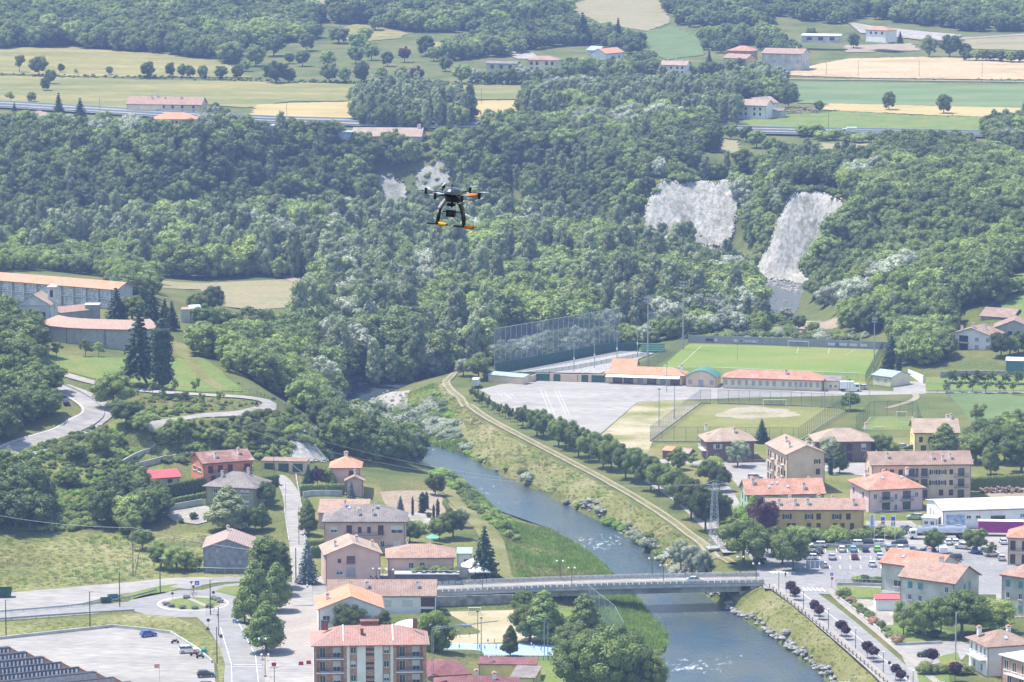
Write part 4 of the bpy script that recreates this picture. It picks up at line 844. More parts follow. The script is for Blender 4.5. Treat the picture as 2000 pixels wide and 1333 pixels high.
# ------------------------------------------------------------------ building kit
def tile(name, c1, c2, c3, rows=True):
 if name in MC: return MC[name]
 m = ramp_mat(name, [c1, c2, c3], .35, rough=.9, detail=4, fine=3.0, fine_amt=.22)
 n = m.node_tree; L = n.links; b = n.nodes['Principled BSDF']; tc = n.nodes.new('ShaderNodeTexCoord')
 wv = n.nodes.new('ShaderNodeTexWave'); wv.inputs['Scale'].default_value = .55; wv.bands_direction = 'X'; L.new(tc.outputs['Object'], wv.inputs[0])
 bp = n.nodes.new('ShaderNodeBump'); bp.inputs['Strength'].default_value = .45; bp.inputs['Distance'].default_value = .12; L.new(wv.outputs[1], bp.inputs['Height']); L.new(bp.outputs[0], b.inputs['Normal'])
 return m
TRED = tile('red_tiles', (.50,.20,.12), (.56,.25,.16), (.62,.31,.21)); TORA = tile('orange_tiles', (.62,.26,.13), (.68,.31,.17), (.60,.30,.20))
TPNK = tile('weathered_pink_tiles', (.36,.25,.20), (.46,.32,.25), (.40,.20,.15)); TBRN = tile('brown_tiles', (.30,.21,.17), (.36,.26,.21), (.42,.31,.26))
TTAN = tile('tan_tiles', (.38,.29,.23), (.44,.34,.27), (.49,.39,.31)); TGRY = tile('grey_tiles', (.22,.20,.19), (.28,.25,.24), (.33,.30,.28)); TMAR = tile('maroon_roofing', (.22,.08,.075), (.27,.10,.09), (.31,.13,.115))
TWHT = mat('white_roofing', (.62,.63,.64), noise=.1, scale=.6); TBLU = mat('blue_grey_sheeting', (.30,.36,.42), noise=.15, scale=.7); TGRN = mat('green_sheeting', (.08,.20,.17), noise=.1)
CREAM = mat('cream_render', (.72,.64,.44), noise=.08, scale=.4); PEACH = mat('peach_render', (.70,.54,.38), noise=.08, scale=.4); PINKW = mat('pink_beige_render', (.62,.43,.36), noise=.08, scale=.4); TANW = mat('tan_render', (.64,.50,.37), noise=.08, scale=.4)
MUST = mat('mustard_render', (.58,.42,.18), noise=.1, scale=.4); ORNG = mat('orange_render', (.66,.25,.15), noise=.1, scale=.4); GREYW = mat('grey_render', (.50,.49,.44), noise=.2, scale=.3); WHTW = mat('white_render', (.78,.77,.74), noise=.07, scale=.4)
PINK2 = mat('lilac_pink_render', (.72,.52,.54), noise=.08, scale=.4); GRNW = mat('green_render', (.36,.52,.38), noise=.08, scale=.4); YELW = mat('yellow_render', (.78,.65,.28), noise=.08, scale=.4); BRICK = mat('brick', (.46,.26,.18), noise=.25, scale=2.5, rough=.9)
BLKW = mat('grey_blocks', (.23,.245,.26), noise=.18, scale=1.2); OLIV = mat('olive_render', (.30,.31,.20), noise=.1, scale=.4); DBRK = mat('dark_brick', (.20,.14,.12), noise=.2, scale=2)
GLASS = mat('window_glass', (.05,.06,.075), rough=.12, noise=.3, scale=.8, spec=.7); FRM = mat('window_frame', (.62,.62,.60), noise=.05); SHB = mat('brown_shutter', (.085,.055,.05), noise=.15); SHG = mat('teal_shutter', (.09,.27,.24), noise=.15)
SHW = mat('white_blind', (.58,.59,.60), noise=.06); SHD = mat('grey_blind', (.33,.35,.37), noise=.1); GUT = mat('gutter', (.16,.12,.10), noise=.1)
SHUT = {'b': SHB, 'g': SHG, 'w': SHW, 'd': SHD}
WINC = {}
def win_mesh(w, h, st):
 k = (round(w, 2), round(h, 2), st)
 if k in WINC: return WINC[k]
 mb = MB(); f = .09
 if st[0] == 'n':    # niche / opening as a flat dark panel, its shade put into the colour
  mb.box(-w/2, w/2, -.03, .1, 0, h, 1)
 elif st[0] == 'c':  # closed shutter or blind
  mb.box(-w/2 - .05, w/2 + .05, -.07, .1, -.06, h + .05, 2)
 else:
  mb.box(-w/2, -w/2 + f, -.06, .1, 0, h, 0); mb.box(w/2 - f, w/2, -.06, .1, 0, h, 0); mb.box(-w/2 + f, w/2 - f, -.06, .1, h - f, h, 0); mb.box(-w/2 + f, w/2 - f, -.06, .1, 0, f, 0)
  mb.box(-.04, .04, -.055, .1, f, h - f, 0); mb.box(-w/2 + f, w/2 - f, -.02, .1, f, h - f, 1)
  mb.box(-w/2 - .12, w/2 + .12, -.16, .08, -.1, -.001, 0)
  if st[0] == 'o':
   for s in (-1, 1): mb.box(s * (w/2 + w/4 + .02) - w/4, s * (w/2 + w/4 + .02) + w/4, -.09, -.03, 0, h, 2)
  if st[0] == 'h': mb.box(-w/2 + f, w/2 - f, -.045, -.02, h * .45, h - f, 2)
 o = mb.build('window', [FRM, GLASS, SHUT.get(st[1] if len(st) > 1 else 'b', SHB)]); me = o.data; bpy.data.objects.remove(o); WINC[k] = me; return me
DOORM = {}
def windows(root, face, xs, zs, w, h, st, W_, D_, name='window'):
 me = win_mesh(w, h, st)
 for z in zs:
  for x in xs:
   o = link(bpy.data.objects.new(name, me), root); L_ = W_ if face in 'FB' else D_; t = x * L_ if x <= 1 else x
   if face == 'F': o.location = (t, -.005, z)
   elif face == 'R': o.location = (W_ + .005, t, z); o.rotation_euler.z = R(90)
   elif face == 'L': o.location = (-.005, D_ - t, z); o.rotation_euler.z = R(-90)
def balcony(root, face, x, z, w, W_, D_, dep=1.2, rail=None, slab=None, name='balcony'):
 mb = MB(); mb.box(-w/2, w/2, -dep, -.01, -.18, 0, 0); r = .03
 for a, b, c, d in ((-w/2, w/2, -dep, -dep + .05), (-w/2, -w/2 + .05, -dep + .05, -.02), (w/2 - .05, w/2, -dep + .05, -.02)):
  mb.box(a, b, c, d, .95, 1.02, 1); mb.box(a, b, c, d, .06, .12, 1)
 n = max(3, int(w / .3))
 for i in range(n + 1): t = -w/2 + .02 + (w - .04) * i / n; mb.box(t - .02, t + .02, -dep + .01, -dep + .04, .121, .949, 1)
 o = mb.build(name, [slab or CONC, rail or DARK], root); L_ = W_ if face == 'F' else D_; t = x * L_ if x <= 1 else x
 if face == 'F': o.location = (t, 0, z)
 elif face == 'R': o.location = (W_, t, z); o.rotation_euler.z = R(90)
 else: o.location = (0, D_ - t, z); o.rotation_euler.z = R(-90)
 return o
def roof_mesh(root, form, w, d, h, rise, m, ov=.6, th=.2, name='roof'):
 z = h + th + .02; s = rise / (d / 2) if form in ('gx', 'hip') else rise / (w / 2); mb = MB(); ze = z - s * ov
 if form == 'gx':
  mb.add([(-ov,-ov,ze),(w+ov,-ov,ze),(w+ov,d/2,z+rise),(-ov,d/2,z+rise),(-ov,d+ov,ze),(w+ov,d+ov,ze)], [(0,1,2,3),(3,2,5,4)])
 elif form == 'gy':
  mb.add([(-ov,-ov,ze),(-ov,d+ov,ze),(w/2,d+ov,z+rise),(w/2,-ov,z+rise),(w+ov,-ov,ze),(w+ov,d+ov,ze)], [(0,3,2,1),(3,4,5,2)])
 elif form == 'hip':
  a = min(d, w) / 2 + ov
  if w >= d: p, q = (a - ov, d/2), (w - a + ov, d/2)
  else: p, q = (w/2, a - ov), (w/2, d - a + ov); ze = z - rise / (w/2) * ov
  mb.add([(-ov,-ov,ze),(w+ov,-ov,ze),(w+ov,d+ov,ze),(-ov,d+ov,ze),(*p,z+rise),(*q,z+rise)],
               [(0,1,5,4),(1,2,5),(2,3,4,5),(3,0,4)] if w >= d else [(0,1,4),(1,2,5,4),(2,3,5),(3,0,4,5)])
 elif form == 'shed':
  mb.add([(-ov,-ov,z),(w+ov,-ov,z),(w+ov,d+ov,z+rise),(-ov,d+ov,z+rise)], [(0,1,2,3)])
 elif form == 'flat':
  mb.add([(-ov,-ov,z),(w+ov,-ov,z),(w+ov,d+ov,z),(-ov,d+ov,z)], [(0,1,2,3)])
 elif form == 'barrel':
  n = 10; P_ = [(-ov + (w + 2*ov) * i / n, rise * math.sin(math.pi * i / n)) for i in range(n + 1)]
  mb.add([(x, y, z + q) for x, q in P_ for y in (-ov, d + ov)], [(2*i, 2*i+2, 2*i+3, 2*i+1) for i in range(n)])
 o = mb.build(name, m, root)
 bm = bmesh.new(); bm.from_mesh(o.data)
 for f in bm.faces:
  if f.normal.z < 0: f.normal_flip()
 bm.to_mesh(o.data); bm.free()
 md = o.modifiers.new('thickness', 'SOLIDIFY'); md.thickness = th; md.offset = -1
 return o
def house(label, A, B, h, d, form, rise, wm_, rm, wins=(), g=None, name='house', cat='house', chim=(), balc=(), ov=.6, group=None, pxz=None, sky=()):
 """A, B: image positions of the two front eave corners; g: ground level"""
 if g is None: g = G((A[0] + B[0]) / 2, max(A[1], B[1]) + h * F / 1000 * 1.0).z
 a = P(A[0], A[1], g + h); b = P(B[0], B[1], g + h); w = (b - a).length; yaw = math.atan2(b.y - a.y, b.x - a.x)
 root = empty(name, (a.x, a.y, g), yaw, label, cat, group)
 mb = MB(); z0 = -1.2
 if form == 'gx':
  mb.add([(0,0,z0),(w,0,z0),(w,d,z0),(0,d,z0),(0,0,h),(w,0,h),(w,d,h),(0,d,h),(0,d/2,h+rise),(w,d/2,h+rise)], [(0,1,5,4),(2,3,7,6),(1,2,6,9,5),(3,0,4,8,7)])
 elif form == 'gy':
  mb.add([(0,0,z0),(w,0,z0),(w,d,z0),(0,d,z0),(0,0,h),(w,0,h),(w,d,h),(0,d,h),(w/2,0,h+rise),(w/2,d,h+rise)], [(0,1,5,8,4),(1,2,6,5),(2,3,7,9,6),(3,0,4,7)])
 elif form == 'barrel':
  n = 10; top = [(w * i / n, h + rise * math.sin(math.pi * i / n)) for i in range(n + 1)]; vs = [(0,0,z0),(w,0,z0)] + [(x,0,z) for x, z in top[::-1]]; m_ = len(vs)
  mb.add(vs + [(x, d, z) for x, y, z in vs], [tuple(range(m_)), tuple(range(m_, 2*m_))[::-1], (1, 1+m_, 2+m_, 2), (0, m_-1, 2*m_-1, m_)])
 elif form == 'shed':
  mb.add([(0,0,z0),(w,0,z0),(w,d,z0),(0,d,z0),(0,0,h),(w,0,h),(w,d,h+rise),(0,d,h+rise)], [(0,1,5,4),(1,2,6,5),(2,3,7,6),(3,0,4,7)])
 else: mb.add([(0,0,z0),(w,0,z0),(w,d,z0),(0,d,z0),(0,0,h),(w,0,h),(w,d,h),(0,d,h)], [(0,1,5,4),(1,2,6,5),(2,3,7,6),(3,0,4,7),(4,5,6,7)])
 mb.build('wall', wm_, root); rf = roof_mesh(root, form, w, d, h, rise, rm, ov)
 for c in chim:
  fx, fy = c[0] * w, c[1] * d; hz = (rise * (1 - abs(fy - d/2) / (d/2)) if form in ('gx', 'hip') else rise * (1 - abs(fx - w/2) / (w/2)) if form in ('gy', 'barrel') else 0)
  cs = c[2] if len(c) > 2 else .35
  cm = MB(); cm.box(fx - cs, fx + cs, fy - cs, fy + cs, h + hz - .3, h + hz + 1.25, 0); cm.box(fx - cs - .12, fx + cs + .12, fy - cs - .12, fy + cs + .12, h + hz + 1.25, h + hz + 1.37, 0); cm.box(fx - cs * .7, fx + cs * .7, fy - cs * .7, fy + cs * .7, h + hz + 1.37, h + hz + 1.6, 2)
  cm.add([(fx-cs-.15,fy-cs-.15,h+hz+1.6),(fx+cs+.15,fy-cs-.15,h+hz+1.6),(fx+cs+.15,fy+cs+.15,h+hz+1.6),(fx-cs-.15,fy+cs+.15,h+hz+1.6),(fx,fy,h+hz+2.0)], [(3,2,1,0),(0,1,4),(1,2,4),(2,3,4),(3,0,4)], 1)
  cm.build('chimney', [WHTW, TRED, DARK], rf)
 for q in sky:
  fx, fy = q[0] * w, q[1] * d; hz = rise * (1 - abs(fy - d/2) / (d/2)); sl = math.atan2(rise, d/2)
  so_ = MB().box(-.4, .4, -.55, .55, .2, .32).build('skylight', TBLU, rf); so_.location = (fx, fy, h + hz + .08); so_.rotation_euler.x = sl
 for wv in wins: windows(root, *wv, w, d)
 for bl in balc: balcony(root, *bl[:4], w, d, *bl[4:])
 if wins:
  gm = MB(); gm.box(-.35, w + .35, -.62, -.5, h - .12 - rise/(max(d,.1)/2)*ov*.9 if form in ('gx','hip') else h-.3, h + .02 - (rise/(d/2)*ov*.9 if form in ('gx','hip') else 0.3), 0) if form in ('gx', 'hip') else None
  for x in (.12, w - .12): gm.tube([(x, -.1, -.2), (x, -.1, h - .15)], .06, 5, 0)
  gm.build('downpipe', GUT, root)
 return root
# ------------------------------------------------------------------ houses right of the river (windows: face, x fractions, sill heights, width, height, style)
house('grey three storey house with teal shutters and a stained gable wall', (1759,1125), (1864,1139), 9.6, 12, 'gx', 3.0, GREYW, TPNK,
  [('F', (.18,), (7,), 1.1, 1.5, 'cg'), ('F', (.37,), (7,), 1.1, 1.5, 'cg'), ('F', (.18,.37), (1.2,4.1), 1.0, 1.4, 'p'), ('F', (.86,), (7,), 1.0, 1.4, 'p'), ('F', (.86,), (4.1,), 1.1, 1.5, 'cg'), ('R', (.42,.62), (4.0,7), .6, 1.4, 'cg')], g=0, chim=[(.5,.55,.5)], name='apartment_house')
house('grey house with a bright red roof behind the grey three storey house', (1722,1098), (1830,1112), 7.0, 11, 'gx', 2.5, GREYW, TRED, [('F', (.42,), (4.2,), 1.0, 1.8, 'cg'), ('F', (.3,), (1.4,), 2.4, 1.6, 'p'), ('L', (.3,.7), (1.2,4.2), 1, 1.4, 'cg')], g=0, chim=[(.62,.6,.4)], balc=[('F', .42, 4.0, 2.6)], sky=[(.3,.25)])
house('grey house cut by the right edge, with teal and white windows', (1957,1121), (2045,1133), 9.8, 12, 'hip', 3.2, GREYW, TPNK, [('F', (.14,.42,.75), (7,), 1.0, 1.5, 'cg'), ('F', (.14,.42,.75), (4.1,), 1.0, 1.5, 'p'), ('F', (.14,.42,.75), (1.2,), 1.0, 1.5, 'cg')], g=0, name='apartment_house')
house('ochre house at the right edge beside the car park with dark doors', (1969,1049), (2050,1052), 7.2, 10, 'hip', 2.4, TANW, TRED, [('F', (.12,.4), (.4,3.9), 1.2, 2.3, 'cb')], g=0, balc=[('F', .22, 3.6, 3.5)])
house('white villa with a brown hip roof and a striped awning', (1929,1262), (2013,1256), 7, 9.8, 'hip', 2.2, WHTW, TBRN, [('L', (.15,.4,.65,.85), (4.6,), .9, 1.6, 'p'), ('L', (.3,.7), (.8,), 1.0, 1.6, 'p')], g=0, chim=[(.1,.7,.4),(.85,.85,.4)], balc=[('L', .5, 3.6, 8.5, 1.5, WHITE)], sky=[(.5,.2)], ov=.8)
house('white roofed shop with brick piers in the bottom right corner', (1957,1280), (2035,1303), 6.2, 10, 'flat', .3, BRICK, TWHT, [('F', (.12,.32,.55,.8), (3.2,), 1.5, 2.2, 'p'), ('F', (.2,.5,.8), (.4,), 1.6, 2.0, 'p')], g=0, name='shop', cat='shop', balc=[('F', .5, 2.7, 9.5, 1.2, WHITE, WHITE)])
house('low white garage with a flat red roof', (1711,1172), (1758,1172), 2.7, 5.5, 'flat', .1, WHTW, mat('red_sheeting', (.42,.10,.11), noise=.1), (), g=0, name='garage', cat='garage', ov=.25)
house('mustard row houses with three stepped tiled roofs', (1500,995), (1687,995), 6.1, 9, 'gx', 2.0, MUST, TPNK, [('F', (.2,), (3.4,), 1.2, 1.4, 'ob'), ('F', (.43,), (3.4,), 1.1, 1.4, 'ob'), ('F', (.53,), (3.4,), 1.1, 1.5, 'cb'), ('F', (.72,), (3.4,), 1.2, 1.4, 'ob'), ('F', (.84,), (3.4,), 1.1, 1.5, 'cb'), ('F', (.22,.27,.43,.53,.7,.78,.88), (.3,), .95, 2.0, 'cb')], g=0, chim=[(.12,.2),(.29,.2),(.42,.22),(.55,.75),(.7,.8),(.9,.2),(.25,.8)], name='row_house')
house('pale green house with an orange tiled roof and roof windows', (1460,966), (1609,963), 5.7, 11, 'gx', 3.0, GRNW, TRED, [('F', (.1,.3,.6,.85), (3.2,), 1, 1.4, 'cb'), ('L', (.3,.7), (.6,3.3), 1.0, 1.6, 'cb')], g=0, chim=[(.1,.35,.4),(.75,.15,.4),(.12,.7),(.88,.8)], sky=[(.35,.35),(.42,.35),(.3,.22),(.55,.22)])
house('tall tan apartment house with its gable wall facing the river', (1537,888), (1611,885), 11, 19, 'gy', 2.3, TANW, TTAN, [('F', (.8,), (2,8), .9, 1.3, 'ob'), ('F', (.82,), (5,), 1.1, 1.5, 'cb'), ('L', (.08,.2,.42,.62,.75,.9), (1.4,4.6,7.9), 1.1, 1.5, 'cb')], g=0, name='apartment_house', cat='apartments', chim=[(.2,.25,.3),(.3,.6,.3),(.85,.3,.3),(.8,.5,.3)], balc=[('L', .3, 4.2, 3), ('L', .3, 7.5, 3), ('L', .8, 4.2, 3), ('L', .8, 7.5, 3)])
house('brown brick villa with a dormer and white shutters beside the training pitch', (1382,861), (1473,859), 6.2, 11, 'hip', 2.7, DBRK, TTAN, [('F', (.22,), (3.7,), 1.3, 1.4, 'ow'), ('F', (.8,), (3.7,), 1.3, 1.4, 'ow'), ('F', (.2,.5,.8), (.6,), 1.2, 1.6, 'p')], g=0, chim=[(.62,.3,.35),(.05,.6,.3)], ov=.9, balc=[('L', .5, 2.9, 7, 1.2, WHITE, WHITE)])
house('brick villa with a broad tan hip roof behind the training pitch corner', (1595,861), (1702,860), 6.3, 11, 'hip', 2.6, DBRK, TTAN, [('F', (.35,), (3.4,), 1.4, 1.5, 'cd'), ('F', (.6,), (.4,3.2), 1.5, 2.0, 'cb'), ('F', (.86,), (3.2,), 1.4, 2.1, 'hw')], g=0, ov=.9, chim=[(.95,.5,.35)])
house('yellow house with a brown roof, dormer and solar panel', (1787,845), (1872,845), 6.4, 13, 'gx', 3.0, YELW, TTAN, [('F', (.14,.36,.55), (3.5,), 1.0, 1.5, 'cb'), ('F', (.2,.5), (.3,), 1.6, 2.2, 'n'), ('L', (.3,.6), (1,3.6), .9, 1.2, 'p')], g=0, chim=[(.8,.6,.35),(.88,.5,.3)])
house('yellow terrace block with a white parasol on top', (1868,867), (1908,867), 3.4, 9, 'flat', .1, mat('apricot_render', (.58,.38,.16), noise=.1), CONC, [('F', (.5,), (.2,), 3, 2.2, 'cb')], g=0, ov=.1, name='terrace_block', cat='terrace')
ap = house('long tan three storey apartment block with arched balconies', (1703,908), (1897,906), 9.8, 11, 'gx', 2.6, TANW, TBRN, [('F', (.2,.29), (6.9,), 1.1, 1.4, 'cb'), ('F', (.62,.71), (6.9,3.9), 1.1, 1.3, 'ob'), ('F', (.8,), (6.9,3.9), .9, 1.3, 'cb'), ('F', (.12,.4,.53,.9), (6.4,3.4), 1.8, 2.2, 'n'), ('F', (.7,.8), (1.0,), 1.1, 1.5, 'cb'), ('F', (.53,.9), (.3,), 1.8, 2.2, 'n'), ('F', (.455,), (3.0,6.2), .8, 2.4, 'n'), ('L', (.5,), (6.8,), .8, 1.3, 'cb')], g=0, name='apartment_house', cat='apartments', chim=[(.17,.25,.3),(.62,.2,.3),(.72,.12,.3),(.8,.2,.3)],
  balc=[('F', .4, 6.2, 2.4), ('F', .4, 3.2, 2.4), ('F', .53, 6.2, 2.2), ('F', .53, 3.2, 2.2), ('F', .9, 6.2, 4), ('F', .9, 3.2, 4)])
pk = house('lilac pink villa with an orange hip roof and arched balconies', (1697,956), (1803,951), 6.4, 15, 'hip', 3.2, PINK2, TRED, [('F', (.12,.88), (3.6,), 1.0, 1.4, 'p'), ('F', (.32,.7), (3.3,.3), 2.3, 2.2, 'n'), ('F', (.5,), (.3,3.2), .9, 1.6, 'p'), ('L', (.2,.7), (3.4,), .8, 1.4, 'cb')], g=0, name='villa', chim=[(.2,.75,.4),(.55,.8,.45),(.95,.7,.35)], balc=[('F', .32, 3.0, 3.6, .9), ('F', .7, 3.0, 3.6, .9)], ov=.8, sky=[(.35,.3),(.7,.3)])
hl = house('white industrial hall with a low white roof and a painted mural', (1842,998), (2070,991), 5.0, 16, 'gx', 1.3, WHTW, TWHT, [('F', (.22,.3), (2.6,), 1.3, .9, 'p'), ('F', (.47,), (.1,), 4, 3.2, 'n'), ('F', (.68,.78), (2.6,), 1.3, .9, 'p'), ('L', (.25,.45,.7,.88), (1.4,), .7, 2.2, 'p')], g=0, name='factory_hall', cat='hall', ov=.4)
mu = MB().box(.9, 6.0, -.1, -.03, .9, 3.9).build('mural', mat('blue_mural', (.55,.62,.70), noise=.5, scale=1.1, col2=(.16,.28,.45), detail=5), hl)
house('white lorry firm cabin left of the industrial hall', (1800,1012), (1830,1014), 2.7, 4, 'flat', .1, WHTW, TWHT, [('F', (.3,.7), (.9,), 1.1, 1.1, 'p')], g=0, ov=.2, name='site_cabin', cat='cabin')
# hillside at the right
house('white gabled house with an open balcony on the right hillside', (1859,652), (1937,657), 5.6, 11, 'gy', 2.3, WHTW, TBRN, [('F', (.63,.9), (.9,3.5), 1.2, 1.2, 'cd'), ('F', (.3,), (3.0,), 3.2, 2.2, 'n'), ('F', (.3,), (.2,), 3.2, 2.2, 'n')], g=5, chim=[(.2,.2,.35),(.5,.15,.4),(.72,.5,.3)], balc=[('F', .28, 3.0, 4.2)], ov=.9)
house('long low brown roofed barn among trees on the right hillside', (1916,617), (1976,621), 3.0, 12, 'gx', 2.2, STONE, TBRN, (), g=10, name='barn', cat='barn')
house('stone and timber barn with a rust red roof slope at the right edge', (1941,641), (2020,643), 4.5, 12, 'gy', 2.8, STONE, TBRN, [('F', (.4,.6), (1.5,), 1.5, 2, 'n')], g=7, name='barn', cat='barn')
house('small green garden shed with a pale roof by the right edge', (1965,705), (1998,706), 2.2, 5, 'gx', .8, TGRN, TWHT, (), g=4.5, name='shed', cat='shed', ov=.2)
house('small wooden garden hut with tan roof near the levee trees', (1322,884), (1345,886), 2.4, 4, 'gx', 1.0, DBRK, TTAN, (), g=0, name='garden_hut', cat='hut', ov=.4)
house('orange roofed lean-to beside the wooden garden hut', (1294,881), (1311,882), 2.3, 4, 'shed', .6, DBRK, TORA, (), g=0, name='garden_hut', cat='hut', ov=.3)
# sports ground
house('long cream changing room block with a red roof', (1412,737), (1605,743), 3.7, 9, 'hip', 1.9, CREAM, TRED, [('F', (.03,.1,.165,.24,.31,.38,.45,.52,.61,.68,.74,.79,.84,.89,.96), (1.3,), .9, 1.5, 'cd')], g=0, name='changing_block', cat='clubhouse', chim=[(.63,.3,.4)])
house('peach hall with a green barrel roof', (1339,738), (1399,740), 3.0, 9, 'barrel', 2.4, PEACH, TGRN, [('F', (.15,.85), (1.0,), 1.2, 1.3, 'cd'), ('F', (.5,), (.1,), 1.5, 2.3, 'cd')], g=0, name='sports_hall', cat='hall', ov=.3)
bar_ = house('peach arcade bar with an orange roof and white awning', (1182,729), (1334,734), 3.3, 8, 'hip', 1.8, PEACH, TORA, [('F', (.16,.3,.6,.9), (.1,), 3.2, 2.3, 'n'), ('F', (.45,.75), (.4,), 2, 2, 'cd')], g=0, name='club_bar', cat='clubhouse', chim=[(.96,.4,.4)])
MB().add([(.5,-.7,3.0),(25.5,-.7,3.0),(25.5,-2.4,2.4),(.5,-2.4,2.4),(.5,-.7,3.06),(25.5,-.7,3.06),(25.5,-2.4,2.46),(.5,-2.4,2.46)], [(3,2,1,0),(4,5,6,7),(0,1,5,4),(1,2,6,5),(2,3,7,6),(3,0,4,7)]).build('awning', WHTW, bar_)
house('orange roofed wing behind the arcade bar', (1196,718), (1240,719), 3.3, 9, 'gx', 2.2, PEACH, TORA, (), g=0, name='club_bar', cat='clubhouse')
house('cream kiosk with a grey shed roof beside the parked truck', (1608,745), (1640,746), 3.0, 6, 'shed', .8, CREAM, TGRY, [('F', (.45,.75), (1,), .9, .9, 'p')], g=0, name='kiosk', cat='kiosk', ov=.4)
house('cream store with a blue grey pitched roof by the pitch corner', (1703,733), (1741,738), 3.2, 10, 'gx', 1.4, CREAM, TBLU, [('F', (.3,.7), (1.6,), 1.1, .7, 'cd')], g=0, name='store', cat='store', ov=.3)
# left of the river
house('orange rendered house with a mottled red brown roof and dark shutters', (397,905), (492,898), 6.2, 10, 'gx', 2.1, ORNG, tile('mottled_tiles', (.30,.13,.10), (.36,.17,.13), (.50,.38,.34)), [('F', (.15,.35,.55), (3.4,), 1.3, 1.8, 'cb'), ('F', (.9,), (3.4,), 1.6, 1.8, 'cb'), ('L', (.3,.7), (3.3,), 2.6, 1.2, 'p'), ('F', (.2,.5), (.4,), 1.2, 2, 'cb')], chim=[(.3,.2),(.8,.3)], balc=[('F', .35, 3.2, 6), ('F', .9, 3.2, 3)])
gr = house('row of three garages with green doors at the top of the lane', (511,901), (597,903), 2.9, 6, 'flat', .1, PEACH, TBRN, (), name='garage_row', cat='garages', ov=.3)
for x in (.18, .5, .82): o = MB().box(-1.45, 1.45, -.06, .05, 0, 2.35).build('garage_door', GREENM, gr); o.location = (x * (P(597,903,10.9) - P(511,901,10.9)).length, 0, .02)
house('red roofed porch building left of the orange house', (290,935), (350,931), 3.0, 8, 'gx', 1.4, GREYW, mat('red_sheeting', (.42,.10,.11)), [('F', (.3,.7), (.5,), 1.4, 1.9, 'n')], name='outbuilding', cat='outbuilding')
house('olive house with a weathered grey roof behind the bushy tree', (402,947), (497,952), 6, 11, 'hip', 2.8, OLIV, TGRY, [('F', (.75,.85), (1,3.8), 1.1, 1.3, 'hw'), ('F', (.2,.4), (3.8,), 1.1, 1.3, 'p')], chim=[(.25,.3,.3),(.7,.6,.3)], ov=.9)
house('grey block barn with a steep pinkish tiled roof', (397,1071), (490,1071), 6.3, 14, 'gy', 2.2, BLKW, tile('barn_tiles', (.42,.26,.20), (.47,.30,.23), (.40,.27,.22)), [('F', (.3,), (5.2,), .8, .9, 'cd'), ('F', (.3,.62,.77), (2.2,), .8, .9, 'cd')], name='barn', cat='barn', chim=[(.45,.8,.3)], ov=.4)
house('small two storey villa with an orange hip roof above the hedge', (646,913), (703,913), 6.8, 9, 'hip', 2.2, PINKW, TORA, [('F', (.7,), (4.2,), 1.2, 1.6, 'cb'), ('F', (.3,.7), (.8,), 1.0, 1.4, 'p')], name='villa', chim=[(.5,.6,.5)])
house('pink annex with a small gable in front of the small villa', (676,939), (709,939), 4.4, 4, 'gy', 1.1, PINKW, TPNK, [('F', (.3,), (1.5,), .8, 1.2, 'cb')], name='annex', cat='annex', chim=[(.5,.4,.25)])
house('long pink red roof with white clerestory behind the wide apartment house', (622,1003), (718,1003), 4.6, 13, 'shed', 1.2, PINKW, TPNK, (), name='annex', cat='annex', ov=.3)
house('wide pink apartment house with a grey hip roof and flowered balcony', (633,1018), (791,1018), 8.6, 12, 'hip', 3.0, PINKW, TGRY, [('F', (.12,), (2.0,5.6), 1.7, 1.5, 'hw'), ('F', (.9,), (1.9,), 1.8, 1.5, 'cw'), ('F', (.9,), (5.4,), 3, 2.0, 'hw'), ('F', (.31,.7), (5.1,), 1.3, 2.3, 'cb'), ('F', (.44,.555), (5.5,), .8, 1.5, 'cb'), ('F', (.3,.55,.72), (1.8,), 1.1, 1.6, 'p')], name='apartment_house', cat='apartments', chim=[(.42,.18,.3),(.6,.18,.3),(.25,.45,.25),(.63,.4,.25)], balc=[('F', .5, 4.9, 10, 1.2, mat('red_geraniums', (.22,.07,.08), noise=.5, scale=3)), ('F', .78, 1.5, 3)], sky=[(.3,.4),(.42,.35),(.66,.42)])
house('pink gabled house with loggias beside the spruce', (636,1084), (743,1081), 8.0, 12, 'gy', 2.6, PINKW, TTAN, [('F', (.25,), (5.9,), .7, .9, 'cb'), ('F', (.25,), (2.9,.3), 1.7, 1.4, 'hd'), ('F', (.46,), (5.6,), 2.1, 1.9, 'n'), ('F', (.46,), (2.5,), 2.1, 2.1, 'cd')], chim=[(.2,.3,.3),(.6,.4,.35),(.9,.5,.3)], balc=[('F', .46, 5.4, 2.3, .5, BRICK), ('F', .46, 2.4, 2.3, .5, BRICK)])
house('pink restaurant with a red hip roof above a planted terrace', (758,1089), (886,1088), 6.4, 11, 'hip', 2.1, PINKW, TPNK, [('F', (.35,.52), (3.6,), 1.3, 1.5, 'p')], g=0, name='restaurant', cat='restaurant', ov=.7, chim=[(.3,.7,.2),(.65,.8,.2)])
house('small white annex with a window right of the restaurant', (893,1083), (921,1083), 3.4, 8, 'flat', .1, WHTW, TBLU, [('F', (.65,), (.9,), 1.5, 1.3, 'p')], g=0, name='annex', cat='annex', ov=.2)
house('long white hall with a brown roof next to the bridge', (640,1164), (850,1164), 5.8, 11, 'gx', 2.7, WHTW, TBRN, [('F', (.56,), (3.2,), 1.6, 1.5, 'cw'), ('F', (.74,), (3.2,), 2.4, 1.5, 'cw'), ('F', (.93,), (.3,3.2), 3.2, 2.2, 'cb')], g=-3.5, name='hall', cat='hall', chim=[(.36,.25,.4),(.83,.25,.3)], ov=.4)
